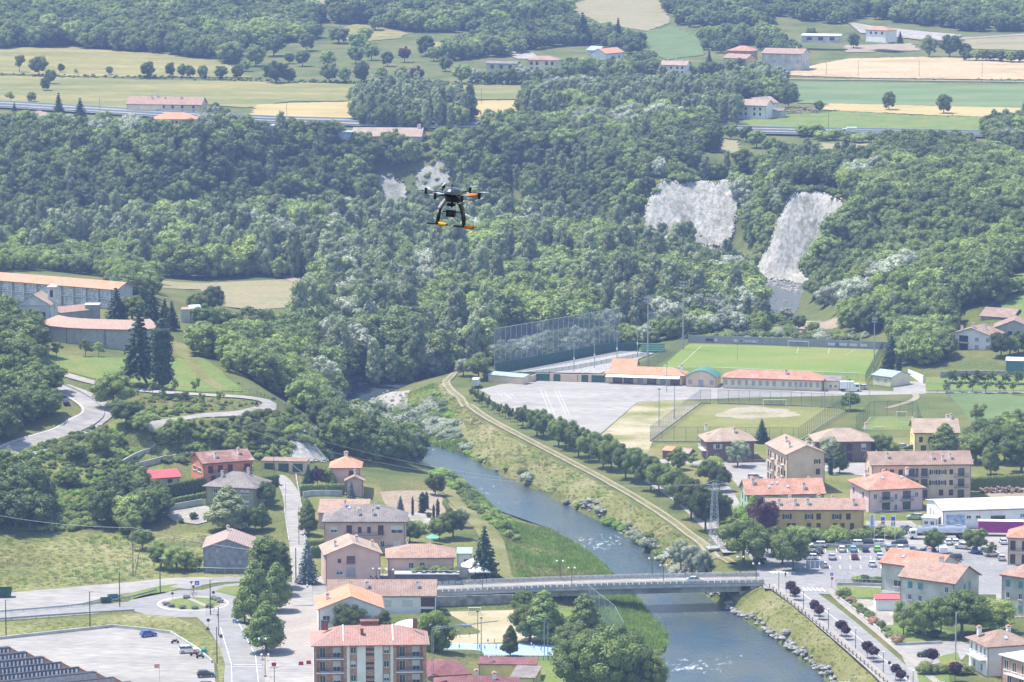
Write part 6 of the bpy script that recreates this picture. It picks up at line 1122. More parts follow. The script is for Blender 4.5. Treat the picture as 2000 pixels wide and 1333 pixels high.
T1 = [
 (1452,1104,'near_oak',12.5,'big dark round tree at the bridge end of the levee path',1.25,0),(1507,1086,'near_oak',7.5,'round tree farthest from the junction beside the car park entrance',1.1,0),(1528,1103,'near_oak',8.5,'middle round tree of the three beside the car park',1.1,0),(1549,1116,'near_oak',10,'round tree nearest the billboard in the car park corner',1.1,0),
 (1491,1054,'darkplum',11,'dark purple copper tree in front of the mustard houses',1.0,0),(1470,1040,'brightpyr',10,'bright green pointed tree beside the copper tree',.9,0),(1420,1022,'bush',4,'light bush below the green house corner',1.3,0),(1450,1020,'brightbush',4.5,'bright yellow green bush by the green house',1.2,0),(1405,1000,'near_lime',6,'small dense tree left of the green house',1.1,0),
 (1823,1080,'near_oak',6.2,'round tree in front of the tank lorry',1.15,0),(1905,1080,'near_oak',6.5,'round tree in front of the magenta trailer',1.15,0),(1935,1088,'near_open',3.8,'small light tree right of the magenta trailer tree',1.2,0),
 (1765,1240,'near_open',8,'slender tree nearest the street in the garden of the grey house',1.0,0),(1805,1246,'near_oak',9,'tree against the wall of the grey house',.9,0),(1838,1246,'near_oakopen',10,'airy dark tree in the grey house garden',1.0,0),(1878,1243,'near_oak',11,'large dark tree behind the white villa',1.35,0),(1935,1236,'near_locust',8.5,'yellow green spreading tree behind the white villa',1.5,0),
 (1865,1332,'plum',4.6,'purple plum tree in front of the white villa',1.0,0),(1820,1302,'plum',4.2,'purple plum tree partly hiding the parked dark car',1.1,0),
 (1845,888,'near_lime',9.5,'dense rounded chestnut tree in front of the yellow house',1.5,0),(1905,905,'near_wide',10,'broad tree right of the yellow terrace',1.2,0),(1935,928,'near_lime',10,'pale green tree beside the lawn path on the right',.9,0),(1962,905,'near_oak',12,'tall dark tree behind the log pile',1.2,0),(1995,925,'near_oak',12,'dark tree at the right edge above the hall',1.2,0),(1975,880,'near_wide',10,'tree at the right edge beside the crop field',1.2,0),(1910,832,'near_oakopen',7,'lone olive green tree in the crop field corner',1.1,0),
 (1441,912,'bloom',7.5,'flowering pale tree in front of the brown brick villa',1.1,0),(1385,948,'near_oak',7.5,'dark tree left of the lattice pylon top',1.1,0),(1405,960,'near_oak',7,'dark tree right of the lattice pylon top',1.1,0),(1323,918,'near_wide',6.5,'round tree in the green beside the levee row',1.0,0),(1352,912,'near_open',4,'small tree in front of the garden hut',1.1,0),(1395,915,'locustbush',3.5,'light garden bush left of the flowering tree',1.2,0),
 (1488,866,'spruce',7.5,'fir between brown brick villa and tan apartments',1.3,0),(1620,905,'bloom',7.5,'white flowering tree beside the tan apartments',1.1,0),(1640,925,'near_pyr',9,'dark dense conifer like tree by the parking',.8,0),(1622,928,'cypress',6,'slim cypress right of the tan apartments',1.2,0),(1715,892,'near_wide',7.5,'tree between tan roofed villa and yellow house',1.3,0),(1735,880,'locustbush',3,'light bush beside the small green pitch',1.4,0),(1600,865,'bush',3.0,'bush above the tan roofed villa',1.8,0),
 (1660,802,'near_oak',6,'round tree on the corner of the training pitch fence',1.2,0),(1741,712,'spruce',11,'taller fir beside the pitch store',1.1,0),(1733,722,'spruce',8,'lower fir in front of the pitch store',1.2,0),(1755,735,'cypress',8,'slim dark conifer by the lane to the hillside',1.3,0),
 (1330,1112,'near_willow',7.5,'silvery willow farthest upstream of the bridge willows',.95,-3.5),(1352,1122,'near_willow',7.5,'middle silvery willow above the bridge',.9,-3.5),(1375,1130,'near_willow',7,'silvery willow nearest the bridge',.9,-3.5),
 (735,905,'near_willow',13,'large grey willow on the river bank behind the small villa',1.0,-2),(775,915,'near_oak',13,'tall dark tree at the water edge',1.0,-2),(800,912,'near_willow',11,'grey green willow overhanging the river',.8,-4),(690,900,'near_oak',12,'dark tree left of the large grey willow',1.1,0),(715,915,'near_oak',10,'dark tree behind the small villa garden',1.1,0),
 (935,742,'near_oak',9,'tree beside the white van at the levee bend',1.2,0),(905,735,'near_willow',6,'grey willow at the levee bend',1.3,0),(960,742,'bush',3.5,'small bush against the beige wall',1.2,0),
 (272,738,'cedar',21,'huge dark cedar in front of the curved cemetery building',1.0,25),(317,752,'cypress',20,'tall dark cypress right of the cedar',1.45,25),(228,636,'spruce',12.5,'dark fir in front of the columbarium end',1.3,25),(258,628,'near_wide',9.5,'green tree between the fir and the cedar',1.2,25),(298,640,'spruce',13,'tallest dark fir behind the cedar',1.1,25),(322,640,'spruce',9.5,'dark fir second from the pale vaults',1.1,25),(336,642,'spruce',9,'dark fir nearest the pale vaults',1.1,25),(278,615,'spruce',9,'dark fir behind the cedar top',1.1,25),
 (110,699,'near_open',5,'left of three young round topped trees on the cemetery lawn',1.1,None),(167,697,'near_open',5.5,'middle young round topped tree on the cemetery lawn',1.1,None),(193,697,'near_open',4.6,'right young round topped tree on the cemetery lawn',1.1,None),
 (222,797,'near_oak',10.5,'large oak above the road bend',1.35,None),(246,832,'near_oak',7.5,'oak right of the road bend',1.5,None),(274,842,'near_wide',5.5,'green tree at the start of the lane loop',1.3,None),(195,890,'near_oak',7.5,'tree below the road barrier',1.0,None),(232,868,'near_wide',3.5,'small pale tree on the bare bank',1.0,None),(55,640,'near_oak',9,'dark tree in front of the chapel',1.2,None),(35,660,'near_oak',9,'dark tree left of the chapel foot',1.2,None),
 (385,618,'near_locust',9,'light green tree behind the pale vaults',1.0,None),(415,612,'near_oak',10,'dark tree right of the pale vaults',1.1,None),(400,650,'near_oak',9,'dark tree below the pale vaults',1.3,None),(430,650,'near_wide',9,'tree on the slope right of the vaults',1.3,None),
 (298,772,'near_open',4.5,'sapling by the lane below the cedar',.8,None),(318,780,'near_open',3,'low sapling by the lane',1.0,None),(342,770,'near_open',4.5,'thin sapling in front of the cypress shadow',.7,None),(363,790,'near_open',4,'round sapling inside the lane loop',1.0,None),(382,768,'near_open',4.5,'sapling at the foot of the dirt path',1.0,None),(394,792,'near_open',3.6,'second sapling inside the lane loop',1.0,None),(428,790,'near_open',4.2,'sapling before the lane bend',1.0,None),
 (520,1275,'near_lime',12,'lime tree nearest the roundabout road with lamp beside it',1.25,0),(497,1215,'near_lime',15,'tallest lime tree beside the roundabout',1.0,0),(478,1215,'near_lime',9,'low lime tree on the left of the lime group',1.1,0),(540,1195,'near_lime',12,'lime tree on the right of the lime group',1.0,0),(522,1162,'near_tall',14,'tall narrow tree at the back of the lime group',1.5,0),(548,1150,'near_tall',11,'back right tree of the lime group',1.4,0),(498,1150,'near_tall',8,'small tree touching the grey barn corner',1.3,0),
 (600,1141,'blue',11.5,'tall blue spruce beside the steep lane',1.0,0),(728,1141,'spruce',8,'small spruce against the pink gabled house',1.1,0),(946,1130,'spruce',13.5,'large dark spruce beside the river terrace',1.1,0),(782,1003,'blue',5,'small blue spruce in the gravel garden',1.1,None),(686,974,'blue',5,'small blue spruce in front of the pink annex',1.0,None),
 (445,1040,'near_mass',12.5,'large bushy tree hiding the olive house',1.6,None),(512,1035,'near_lime',7,'dense round tree beside the steep lane',1.2,None),(522,990,'near_oak',7,'dark tree at the top of the steep lane',.9,None),(498,1040,'near_oak',7,'dark tree between bushy tree and lane',.9,None),(602,1046,'near_pyr',8.5,'dense pointed tree left of the wide apartment house',.9,None),(600,1018,'near_pyr',6,'dark tree behind the dense pointed tree',1.1,None),
 (602,948,'spruce',6,'small dark spruce in the villa garden',1.2,None),(620,950,'darkplum',5.5,'small purple tree in the villa garden',.9,None),(637,952,'near_oak',5,'small tree right of the purple garden tree',.9,None),(650,956,'near_lime',4.5,'clipped garden tree by the small villa',.9,None),
 (1062,1256,'near_lime',12.5,'large leafy plane tree beside the sandy pitch',1.35,-3.5),(1035,1254,'near_wide',10,'tree on the left side of the plane tree',1.0,-3.5),(1140,1262,'near_lime',12.5,'bright green tree right of the sandy pitch',1.2,-3.5),(1115,1285,'near_oak',8,'dark tree at the end of the blue court',1.2,-3.5),(997,1284,'near_pyr',7.5,'young pointed tree in front of the blue court',.9,-3.5),(850,1288,'near_locust',12,'light green birch left of the sandy pitch',.85,-3.5),
 (1135,1362,'near_oak',13,'left tree of the dark clump at the bottom',1.1,-3.8),(1185,1370,'near_oak',16,'tallest tree of the dark clump at the bottom',1.1,-3.8),(1235,1360,'near_oak',13.5,'right tree of the dark clump at the bottom',1.1,-4),(1165,1320,'near_wide',12,'back tree of the dark clump at the bottom',1.1,-4),(1210,1325,'near_oak',12,'back right tree of the dark clump at the bottom',1.0,-4),(1265,1372,'near_oak',11,'tree of the dark clump nearest the river',.9,-4.5),
 (682,1238,'near_oak',7,'dark tree in front of the white gabled building',1.3,0),(745,1245,'near_oakopen',6.5,'thin tree beside the white dome',1.1,0),(1022,1200,'near_oak',6,'dark tree against the bridge wall',1.2,-3.8),(1040,1190,'darkbush',4.5,'dark bush under the bridge end',1.2,-4),
 (885,1052,'near_oak',8,'tree on the terrace edge above the reeds',1.1,None),(900,1030,'near_willow',5,'pale tree at the corner of the dry bank',1.0,None),(858,1056,'near_oak',6.5,'dark tree by the terrace pergola',1.1,None),(800,1062,'near_oak',6,'tree behind the green parasol',1.2,None),(775,1040,'near_oak',5.5,'tree right of the wide apartment house',1.1,None),(815,1040,'bush',3.5,'bush in the gravel garden',1.3,None),
 (825,1003,'cypress',6,'thick conifer in the gravel garden',1.6,None),(833,995,'cypress',5,'conifer behind the thick one in the gravel garden',1.2,None),(847,1020,'cypress',5,'slim column cypress in the gravel garden',.7,None),(855,1023,'cypress',7,'tallest slim cypress in the gravel garden',.7,None),(806,1008,'cypress',5.5,'leftmost slim cypress in the gravel garden',.6,None),(838,1012,'ball',1.8,'clipped ball bush in the gravel garden',1.0,None),(850,968,'near_oak',6,'tree at the river corner of the garden',1.1,None),
 (278,1075,'near_oak',6,'small tree beside the leaning utility poles',1.2,None),(315,1112,'near_oak',6.5,'dark tree left of the grey barn',1.3,None),(345,1116,'near_wide',7,'green tree touching the grey barn yard',1.2,None),(375,1115,'near_locust',4.5,'low light tree against the grey barn',1.3,None),
 (255,1050,'near_oak',6.5,'dark tree at the meadow edge',1.2,None),(378,1015,'ball',2.2,'larger clipped ball bush by the yard',1.2,None),(353,1022,'ball',1.6,'smaller clipped ball bush by the yard',1.1,None),
 # far
 (38,142,'open',10,'bare trunked tree at the far left field corner',.9,None),(76,148,'oak',11,'large round tree at the far left field corner',1.1,None),(98,165,'oak',8,'round tree below the far left field corner',1.0,None),(88,178,'oak',7,'round tree by the far left track',1.0,None),(120,142,'oak',5,'small round tree right of the far left corner',1.0,None),(20,200,'open',6.5,'small tree above the motorway at the left edge',1.0,None),(62,200,'oak',5,'low round tree above the motorway',1.3,None),
 (213,147,'oak',5,'lone small round tree on the field boundary',1.0,None),(148,146,'open',3.5,'tiny tree on the field boundary',1.0,None),(288,153,'oak',9,'widest tree of the field boundary row',1.3,None),(332,151,'oak',8,'first tree of the close boundary row',1.0,None),(355,152,'oak',7.5,'second tree of the close boundary row',1.0,None),(372,153,'oak',7,'third tree of the close boundary row',1.0,None),(396,154,'oak',7,'fourth tree of the close boundary row',1.1,None),(432,155,'oak',7.5,'fifth tree of the close boundary row',1.1,None),(464,156,'oak',8,'last tree of the close boundary row',1.1,None),
 (540,163,'darkwide',13,'large dark tree in the middle of the far fields',1.2,None),(565,163,'oak',8,'smaller tree beside the large dark far tree',1.1,None),(643,162,'oak',11,'first dark tree of the far roadside group',1.0,None),(673,163,'mid',9,'second tree of the far roadside group',1.0,None),(705,164,'oak',12,'tallest tree of the far roadside group',.9,None),(745,165,'mid',9,'light tree of the far roadside group',1.0,None),(784,166,'oak',9.5,'tree beside the far copper tree',1.0,None),(814,166,'darkplum',10,'far copper tree by the field road',1.0,None),(790,122,'darkplum',9,'copper tree on the far slope',1.0,None),
 (1736,216,'oak',9,'left lone round tree between the far fields',1.0,None),(1843,223,'oak',10,'right lone round tree between the far fields',1.0,None),(115,243,'spruce',16,'left dark fir by the small far house',1.0,35),(157,246,'spruce',14,'right dark fir by the small far house',1.25,35),(28,222,'spruce',6,'little fir left of the small far house',1.0,36),(1138,88,'spruce',20,'broad dark fir on the far hill',1.2,None),(1207,92,'spruce',18,'slim tall fir above the orange roofed far house',.8,None),(1385,140,'spruce',12,'fir left of the far red roofed farm',1.0,None),(1742,85,'spruce',8,'left little fir by the top right house',1.1,None),(1758,86,'spruce',8,'right little fir by the top right house',1.1,None),
 (1667,95,'oak',9,'round tree below the top right house',1.0,None),(1585,80,'oak',8,'round tree by the long low farm shed',1.0,None),(1815,112,'oak',12,'left tree of the roadside pair above the stubble field',1.0,None),(1855,112,'oak',13,'right tree of the roadside pair above the stubble field',1.1,None),(1885,112,'mid',8,'low tree right of the roadside pair',1.3,None),(1540,210,'darkwide',12,'dark tree beside the log piles',.9,None),(1600,220,'mid',6,'bush like tree at the end of the log piles',1.2,None),
]
for u, v, k, h, lb, wd, z in T1: tree(u, v, k, h, lb, None, wd, z=z)
rs = random.Random(12)
for i, (u, v, k, h) in enumerate([(1440,612,'near_wide',7),(1462,622,'near_willow',6),(1490,632,'near_oak',6.5),(1518,640,'near_wide',6),(1535,628,'near_willow',5.5),(1475,655,'near_wide',5),(1560,645,'near_oak',5.5),(1588,652,'near_wide',5),(1610,600,'near_willow',8),(1590,585,'near_oak',9),(1455,580,'near_oak',10),(1448,560,'near_oak',9)]):
 tree(u, v, k, h, ORD[i] + ' tree from the left around the river pool below the white cliff', 'trees around the river pool', 1.2)
for i, (u, v, h) in enumerate([(330,868,5),(418,866,5),(455,885,6.5),(500,862,5),(350,845,4.5),(640,880,8),(150,905,5),(130,955,6)]):
 tree(u, v, ('near_oak', 'near_wide', 'near_open')[i % 3], h, ORD[i] + ' small tree standing in the scrub of the left hillside', 'small trees in the hillside scrub', 1.25)
def row(pts, key, hr, label, group, n, wide=(1, 1.3), z=None):
 w = [Vector(p) for p in pts]; L_ = [(b - a).length for a, b in zip(w[:-1], w[1:])]; tot = sum(L_)
 for i in range(n):
  t = tot * (i + .5) / n; j = 0
  while t > L_[j] and j < len(L_) - 1: t -= L_[j]; j += 1
  p = w[j].lerp(w[j + 1], t / L_[j]); k = key if isinstance(key, str) else key[i % len(key)]
  tree(p.x + rs.uniform(-3, 3), p.y + rs.uniform(-1, 1), k, rs.uniform(*hr), (ORD[i] + ' ' + label), group, rs.uniform(*wide), z=z)
row([(1545,1052),(1610,1058),(1690,1058)], ['bush', 'locustbush', 'darkbush', 'bush'], (3, 4.4), 'garden bush from the left before the mustard houses', 'bushes before the mustard houses', 9, z=0)
row([(1700,1050),(1745,1052)], ['bush', 'bloom', 'bush'], (3, 4), 'bush from the left behind the flagpoles', 'bushes behind the flagpoles', 3, z=0)
row([(1833,768),(1880,766),(1930,768),(1995,768)], 'near_open', (4, 5), 'orchard tree in the front row from the wall', 'orchard trees', 6, (1, 1.2))
row([(1850,753),(1900,752),(1950,752),(2000,754)], 'near_oakopen', (4.5, 6), 'orchard tree in the back row from the wall', 'orchard trees', 6, (1, 1.2))
row([(1645,1165),(1690,1205),(1760,1262)], ['bush', 'pinkbush', 'bush', 'darkbush'], (1.6, 2.6), 'oleander or bush along the street garden wall from the junction', 'bushes along the garden wall', 10, z=0)
row([(1770,1232),(1850,1250)], ['bush', 'darkbush'], (1.4, 2), 'shrub in the grey house garden from the left', 'garden shrubs', 5, z=0)
row([(1800,1318),(1860,1316),(1900,1318)], ['bush', 'darkbush', 'locustbush'], (1.8, 2.8), 'shrub from the left below the white villa', 'garden shrubs', 6, z=0)
row([(1670,1140),(1725,1140)], ['bush', 'darkbush'], (1.6, 2.4), 'bush from the left on the lawn behind the junction', 'lawn bushes', 4, z=0)
row([(1905,885),(1990,860)], ['near_wide', 'near_oak'], (8, 10), 'tree from the left in the group behind the log pile', 'trees behind the log pile', 4, z=0)
row([(1945,700),(2000,690)], ['near_oak', 'near_wide'], (7, 9), 'tree right of the white hillside house from the left', 'hillside trees', 3)
row([(1780,712),(1850,700)], ['near_oak', 'near_wide', 'near_oak'], (9, 11), 'tree above the white retaining wall from the left', 'hillside trees', 4)
row([(1930,590),(1960,580),(1995,570)], ['near_oak', 'near_wide'], (6, 8), 'tree on the steep right meadow from the left', 'hillside trees', 4)
row([(690,292),(760,293),(840,294)], ['oak', 'mid'], (3, 4.5), 'tree from the left hiding the foot of the sawmill', 'trees before the sawmill', 8, (1.2, 1.5))
row([(480,268),(560,270),(660,280)], ['oak', 'mid'], (2, 3), 'tree from the left below the warehouse', 'trees below the warehouse', 9, (1.2, 1.5))
row([(1560,268),(1640,276),(1720,280),(1820,278)], ['mid', 'oak', 'bush'], (4, 7), 'tree from the left along the near side of the motorway', 'motorway trees', 12, (1.1, 1.5))
row([(1390,270),(1450,276),(1500,300),(1540,310)], ['oak', 'mid'], (6, 10), 'tree from the left on the plateau above the cliffs', 'plateau trees', 6, (1.1, 1.3))
row([(1880,118),(1940,120),(2000,124)], ['oak', 'mid'], (5, 7), 'hedge tree from the left above the stubble field', 'hedge trees', 7, (1.4, 1.8))
row([(890,162),(960,166),(1020,166),(1060,168)], ['mid', 'willow', 'oak', 'mid'], (7, 11), 'tree from the left below the cream far house', 'trees below the far house', 7, (1.1, 1.3))
row([(1070,172),(1150,165),(1230,165),(1280,160)], ['oak', 'mid', 'oak'], (9, 13), 'tree from the left beside the far road', 'trees by the far road', 8, (1.1, 1.4))
row([(1345,150),(1400,148),(1440,140),(1440,128)], ['mid', 'oak'], (6, 9), 'tree from the left around the far farmhouses', 'trees around the far farm', 6, (1, 1.2))
row([(400,212),(430,222),(440,250),(400,262),(240,262),(200,262)], ['mid', 'oak', 'willow'], (4, 7), 'tree around the cream scarp villa', 'trees around the scarp villa', 8, (1.1, 1.3))
for i, (u, v) in enumerate([(480,80),(510,95),(530,110),(600,100),(560,125),(620,75),(660,85),(700,100),(735,60),(725,118),(690,125),(760,130),(830,110),(850,120),(880,118),(910,100),(640,135),(475,140),(500,130),(590,130),(870,140),(650,75),(710,85)]):
 h = rs.uniform(6, 12); an = min([(455,110,'the wood corner'),(565,150,'the large dark far tree'),(640,50,'the gap in the hill wood'),(705,150,'the roadside group'),(790,118,'the copper tree'),(880,95,'the hill wood tip'),(950,120,'the long grey shed')], key=lambda a: (a[0] - u) ** 2 + (a[1] - v) ** 2)
 tree(u + rs.uniform(-5, 5), v, rs.choice(['oak', 'mid', 'oak', 'wide']), h, ('small ' if h < 8 else 'middling ' if h < 10 else 'large ') + 'scattered tree on the far slope, ' + ('left and ' if u < an[0] else 'right and ') + ('above ' if v < an[1] else 'below ') + an[2], 'scattered trees on the far slope', rs.uniform(1, 1.3))
# ------------------------------------------------------------------ bridge
def thing_from(mb, name, m, label, cat, group=None, smooth=False): return tag(mb.build(name, m, None, smooth), label, cat, group)
SL = P(640, 1163.5, 0); S0, S1 = P(852, 1162.5, 0), P(1493, 1142.5, 0); N0, N1 = P(852, 1146, 0), P(1483, 1127.5, 0)
br = empty('road_bridge', (S0.x, S0.y, 0), 0, 'long low concrete road bridge crossing the river with pale parapets', 'bridge')
def bp_(t, s, z):   # t along 0..1, s across 0 = near edge, 1 = far edge
 a = S0.lerp(S1, t); b = N0.lerp(N1, t); p = a.lerp(b, s); return Vector((p.x - S0.x, p.y - S0.y, z + .35 * math.sin(math.pi * t)))
def deck(name, s0, s1, z0, z1, m, t0=0.0, t1=1.0, n=16):
 vs = []; fs = []
 for i in range(n + 1):
  t = t0 + (t1 - t0) * i / n; vs += [bp_(t, s0, z0), bp_(t, s1, z0), bp_(t, s1, z1), bp_(t, s0, z1)]
 for i in range(n):
  a = i * 4; fs += [(a, a+4, a+5, a+1), (a+1, a+5, a+6, a+2), (a+2, a+6, a+7, a+3), (a+3, a+7, a+4, a)]
 fs += [(0, 1, 2, 3), (n*4+3, n*4+2, n*4+1, n*4)]
 return MB().add(vs, fs).build(name, m, br)
deck('deck', 0, 1, -.3, .32, CONC); deck('roadway', .16, .84, .325, .36, ASPHL);
for s in (.005, .885): deck('sidewalk', s, s + .11, .325, .47, PAVE)
deck('girder', .12, .88, -1.9, -.301, CONCD, .24, .93)
for s in (.015, .955):
 mb = MB()
 for i in range(52):
  t = (i + .5) / 52; a = bp_(t - .0085, s, .47); b = bp_(t + .0085, s + .02, 1.25); mb.box(a.x, b.x, min(a.y, b.y), min(a.y, b.y) + .28, a.z, b.z)
 mb.build('parapet_block', CONC, br)
 mb = MB(); mb.tube([bp_(i / 20, s + .01, 1.4) for i in range(21)], .07, 5); mb.tube([bp_(i / 20, s + .01, .62) for i in range(21)], .12, 4); mb.build('handrail', CONC, br)
pa = bp_(.925, 0, -7.5); pb = bp_(.965, .9, -1.6)
MB().box(pa.x, pb.x, pa.y + 1, pa.y + 8.5, -7.5, -1.6).build('pier', CONCD, br); MB().box(pb.x + .01, pb.x + 4.0, pa.y + .8, pa.y + 9, -6, -.4).build('abutment', CONC, br)
MB().box(bp_(.3, 0, 0).x, bp_(.3, 0, 0).x + 1.6, pa.y + 1, pa.y + 8, -7, -1.7).build('pier', CONCD, br)
w0, w1 = bp_(-.13, -.07, 0), bp_(.235, -.07, 0)
MB().add([(w0.x,w0.y,-5),(w1.x,w1.y,-5.4),(w1.x,w1.y,-.31),(w0.x,w0.y,-.31),(w0.x,w0.y+.5,-5),(w1.x,w1.y+.5,-5.4),(w1.x,w1.y+.5,-.31),(w0.x,w0.y+.5,-.31)], [(0,1,2,3),(4,7,6,5),(1,5,6,2),(0,3,7,4),(3,2,6,7)]).build('retaining_wall', mat('stained_concrete', (.25,.25,.24), noise=.4, scale=.5), br)
# ------------------------------------------------------------------ lamps and poles
GLOBE = mat('lamp_globe', (.75,.75,.72), noise=.03, rough=.3)
def lamp_proto(kind):
 r = empty('street_lamp', (0, 0, 0)); h = {'globe': 4.9, 'lantern': 4.4, 'mast': 8.5, 'flood': 24, 'court': 11, 'light': 9.5}[kind]
 MB().tube([(0,0,0),(0,0,h)], [.09 if h < 6 else .14 if h < 15 else .32, .06 if h < 6 else .09 if h < 15 else .18], 7).build('pole', DARK if kind in ('globe', 'lantern', 'mast') else STEEL, r)
 if kind == 'globe':
  MB().box(-.3, .3, -.3, .3, 0, .5).build('base', CONC, r)
  MB().tube([(-.75,0,h-.25),(0,0,h-.4),(.75,0,h-.25)], .04, 5).build('arm', DARK, r)
  for x in (-.75, .75): MB().ball((x, 0, h + .05), .27, 8, 6).build('globe', GLOBE, r)
 elif kind == 'lantern': MB().cone((0, 0, h), .16, .28, .4, 6).build('lantern', GLOBE, r)
 elif kind in ('mast',): MB().box(-.3, .9, -.15, .15, h, h + .14).build('lamp_head', STEEL, r)
 elif kind == 'flood':
  MB().box(-1.3, 1.3, -.08, .08, h - 1.4, h - 1.25).box(-1.3, 1.3, -.08, .08, h - .2, h - .05).build('crossbar', STEEL, r)
  for x in (-1.1, -.4, .4, 1.1):
   for z in (h - 1.2, h): MB().box(x - .25, x + .25, -.3, .1, z, z + .4).build('floodlight', STEEL, r)
 elif kind == 'court':
  MB().box(-.9, .9, -.05, .05, h - .1, h).build('crossbar', STEEL, r)
  for x in (-.7, 0, .7): MB().box(x - .2, x + .2, -.25, .1, h + .01, h + .3).build('floodlight', DARK, r)
  MB().box(-.25, .25, -.2, .2, 4.2, 5.0).build('speaker_box', WHITE, r)
 elif kind == 'light': MB().box(-.35, .35, -.15, .15, h, h + .2).build('floodlight', DARK, r)
 return r
LP = {}
def lamp(kind, p, label, cat='lamp', group=None, rz=0, name=None, scale=1):
 if kind not in LP:
  LP[kind] = lamp_proto(kind); o = LP[kind]; o.location = p; o.rotation_euler.z = rz; o.scale = (scale,) * 3
 else: o = copy_thing(LP[kind], p, rz, scale=scale)
 if name: o.name = name
 if 'group' in o: del o['group']
 return tag(o, label, cat, group)
def bw_(t, s): v = bp_(t, s, .32); return (v.x + S0.x, v.y + S0.y, v.z)
for i, t in enumerate((.12, .38, .665, .94)): lamp('globe', bw_(t, .96), ORD[i] + ' double globe lamp from the left on the far side of the bridge', 'street lamp', 'double globe lamps on the bridge')
for i, t in enumerate((.14, .41, .69, .975)): lamp('globe', bw_(t, .04), ORD[i] + ' double globe lamp from the left on the near side of the bridge', 'street lamp', 'double globe lamps on the bridge')
for i, (u, v) in enumerate([(735,1150),(748,1150),(762,1152),(513,1290),(536,1345),(518,1322)]): lamp('globe', P(u, v, .1), ['left double globe lamp before the restaurant', 'middle double globe lamp before the restaurant', 'right double globe lamp before the restaurant', 'double globe lamp in front of the nearest lime tree', 'double globe lamp at the bottom of the plaza', 'double globe lamp at the plaza kerb'][i], 'street lamp')
for i, (u, v) in enumerate([(1521,1155),(1569,1192),(1618,1229),(1671,1267),(1725,1314),(1783,1352)]): lamp('lantern', P(u, v, .2), ORD[i] + ' slim lantern from the bridge along the riverside street', 'street lamp', 'slim lanterns along the riverside street')
for i, (u, v, h) in enumerate([(12,1243,76),(176,1226,68),(234,1186,60),(313,1158,50),(411,1202,44),(424,1298,44),(258,1126,0)]):
 if h: lamp('mast', P(u, v, 0), ['tall dark lamp mast at the left end of the car park verge', 'tall dark lamp mast in the middle of the car park verge', 'tall lamp mast by the side road splitter', 'lamp mast at the end of the guard rail', 'thin lamp mast in front of the roundabout', 'lamp post with signs beside the car park exit'][i], 'lamp mast', scale=1.0)
for i, (u, v, s) in enumerate([(1265,718,1.0),(1334,683,1.0),(1707,722,.72),(1745,667,.72)]): lamp('flood', P(u, v, 0), ['tall floodlight mast at the near left of the pitch', 'tallest floodlight mast at the far left of the pitch', 'floodlight mast at the near right of the pitch', 'floodlight mast against the wood right of the pitch'][i], 'floodlight', scale=s)
for i, (u, v) in enumerate([(1121,727),(1161,720),(1205,707),(1245,697)]): lamp('court', P(u, v, 0), ORD[i] + ' court light from the left along the ball court', 'court light', 'court lights along the ball court')
for i, (u, v, s) in enumerate([(1302,767,1),(1287,832,1.2),(1317,818,1.1),(1610,802,1),(1659,806,1.1),(1698,774,.6),(1853,783,.8),(1655,770,.6),(1440,705,.6),(1294,690,.6)]):
 lamp('light', P(u, v, 0), 'thin grey light pole ' + ['in the asphalt yard before the arcade bar', 'outside the left training pitch fence', 'inside the left training pitch fence', 'at the far right of the training pitch', 'by the round tree of the training pitch', 'beside the cream store yard', 'between orchard and crop field', 'by the parked truck', 'behind the barrel roofed hall', 'by the green bleachers'][i], 'light pole', scale=s)
WOODP = mat('wood_pole', (.16,.14,.12), noise=.2)
def pole(u, v, h, label, r=.14, z=None, lean=0, name='utility_pole', m=None):
 p = P(u, v, z) if z is not None else G(u, v); mb = MB(); mb.tube([(0,0,-.3),(lean,0,h)], [r, r * .7], 7)
 o = mb.build(name, m or WOODP); o.location = p; tag(o, label, 'pole'); return p + Vector((lean, 0, h))
a0 = pole(260, 1127, 12.5, 'dark utility pole standing at the meadow edge'); pole(263, 1126, 8, 'leaning timber brace beside the dark utility pole', .12, lean=1.6)
a1 = pole(578, 1140, 9, 'short thick pole beside the steep lane', .16); a2 = pole(584, 1065, 10, 'tall thin pole half way up the steep lane', .1); a3 = pole(535, 935, 9.5, 'pole in front of the garage row', .1)
a4 = pole(360, 1110, 7, 'pole in front of the grey barn field', .1); a5 = pole(361, 905, 9, 'pole in the scrub above the orange house', .1); a6 = pole(95, 718, 9, 'pole beside the lane on the cemetery lawn', .1)
for i, (u, v, h) in enumerate([(560,232,8),(690,200,8),(940,204,8),(1614,148,8),(1676,150,9),(1795,150,9),(1918,152,9),(1618,266,12),(195,222,8)]): pole(u, v, h, 'thin dark pole in the far fields, ' + ['at the left of the wheat', 'before the clump by the road', 'in the middle field', 'at the tip of the stubble field', 'left in the stubble field', 'middle of the stubble field', 'right in the stubble field', 'standing by the motorway', 'behind the right dark fir'][i], .12)
pole(1866, 1290, 11, 'thick grey pole left of the white villa', .18, z=0, m=CONC); pole(1410, 1000, 9, 'thin pole by the green house', .08, z=0)
WIRE = mat('wire', (.45,.46,.47), noise=.05)
def wire(a, b, sag, label, r=.035):
 mb = MB(); mb.tube([a.lerp(b, i / 10) - Vector((0, 0, sag * 4 * (i / 10) * (1 - i / 10))) for i in range(11)], r, 4); tag(mb.build('power_line', WIRE), label, 'cable')
wire(P(-40, 1000, 14), a0, 1, 'bright cable running from the left edge to the dark utility pole', .035); wire(a0, P(600, 1085, 9), 1, 'bright cable running from the dark utility pole past the grey barn', .035)
wire(a3, P(592, 925, 12), .5, 'cable from the garage pole', .03)
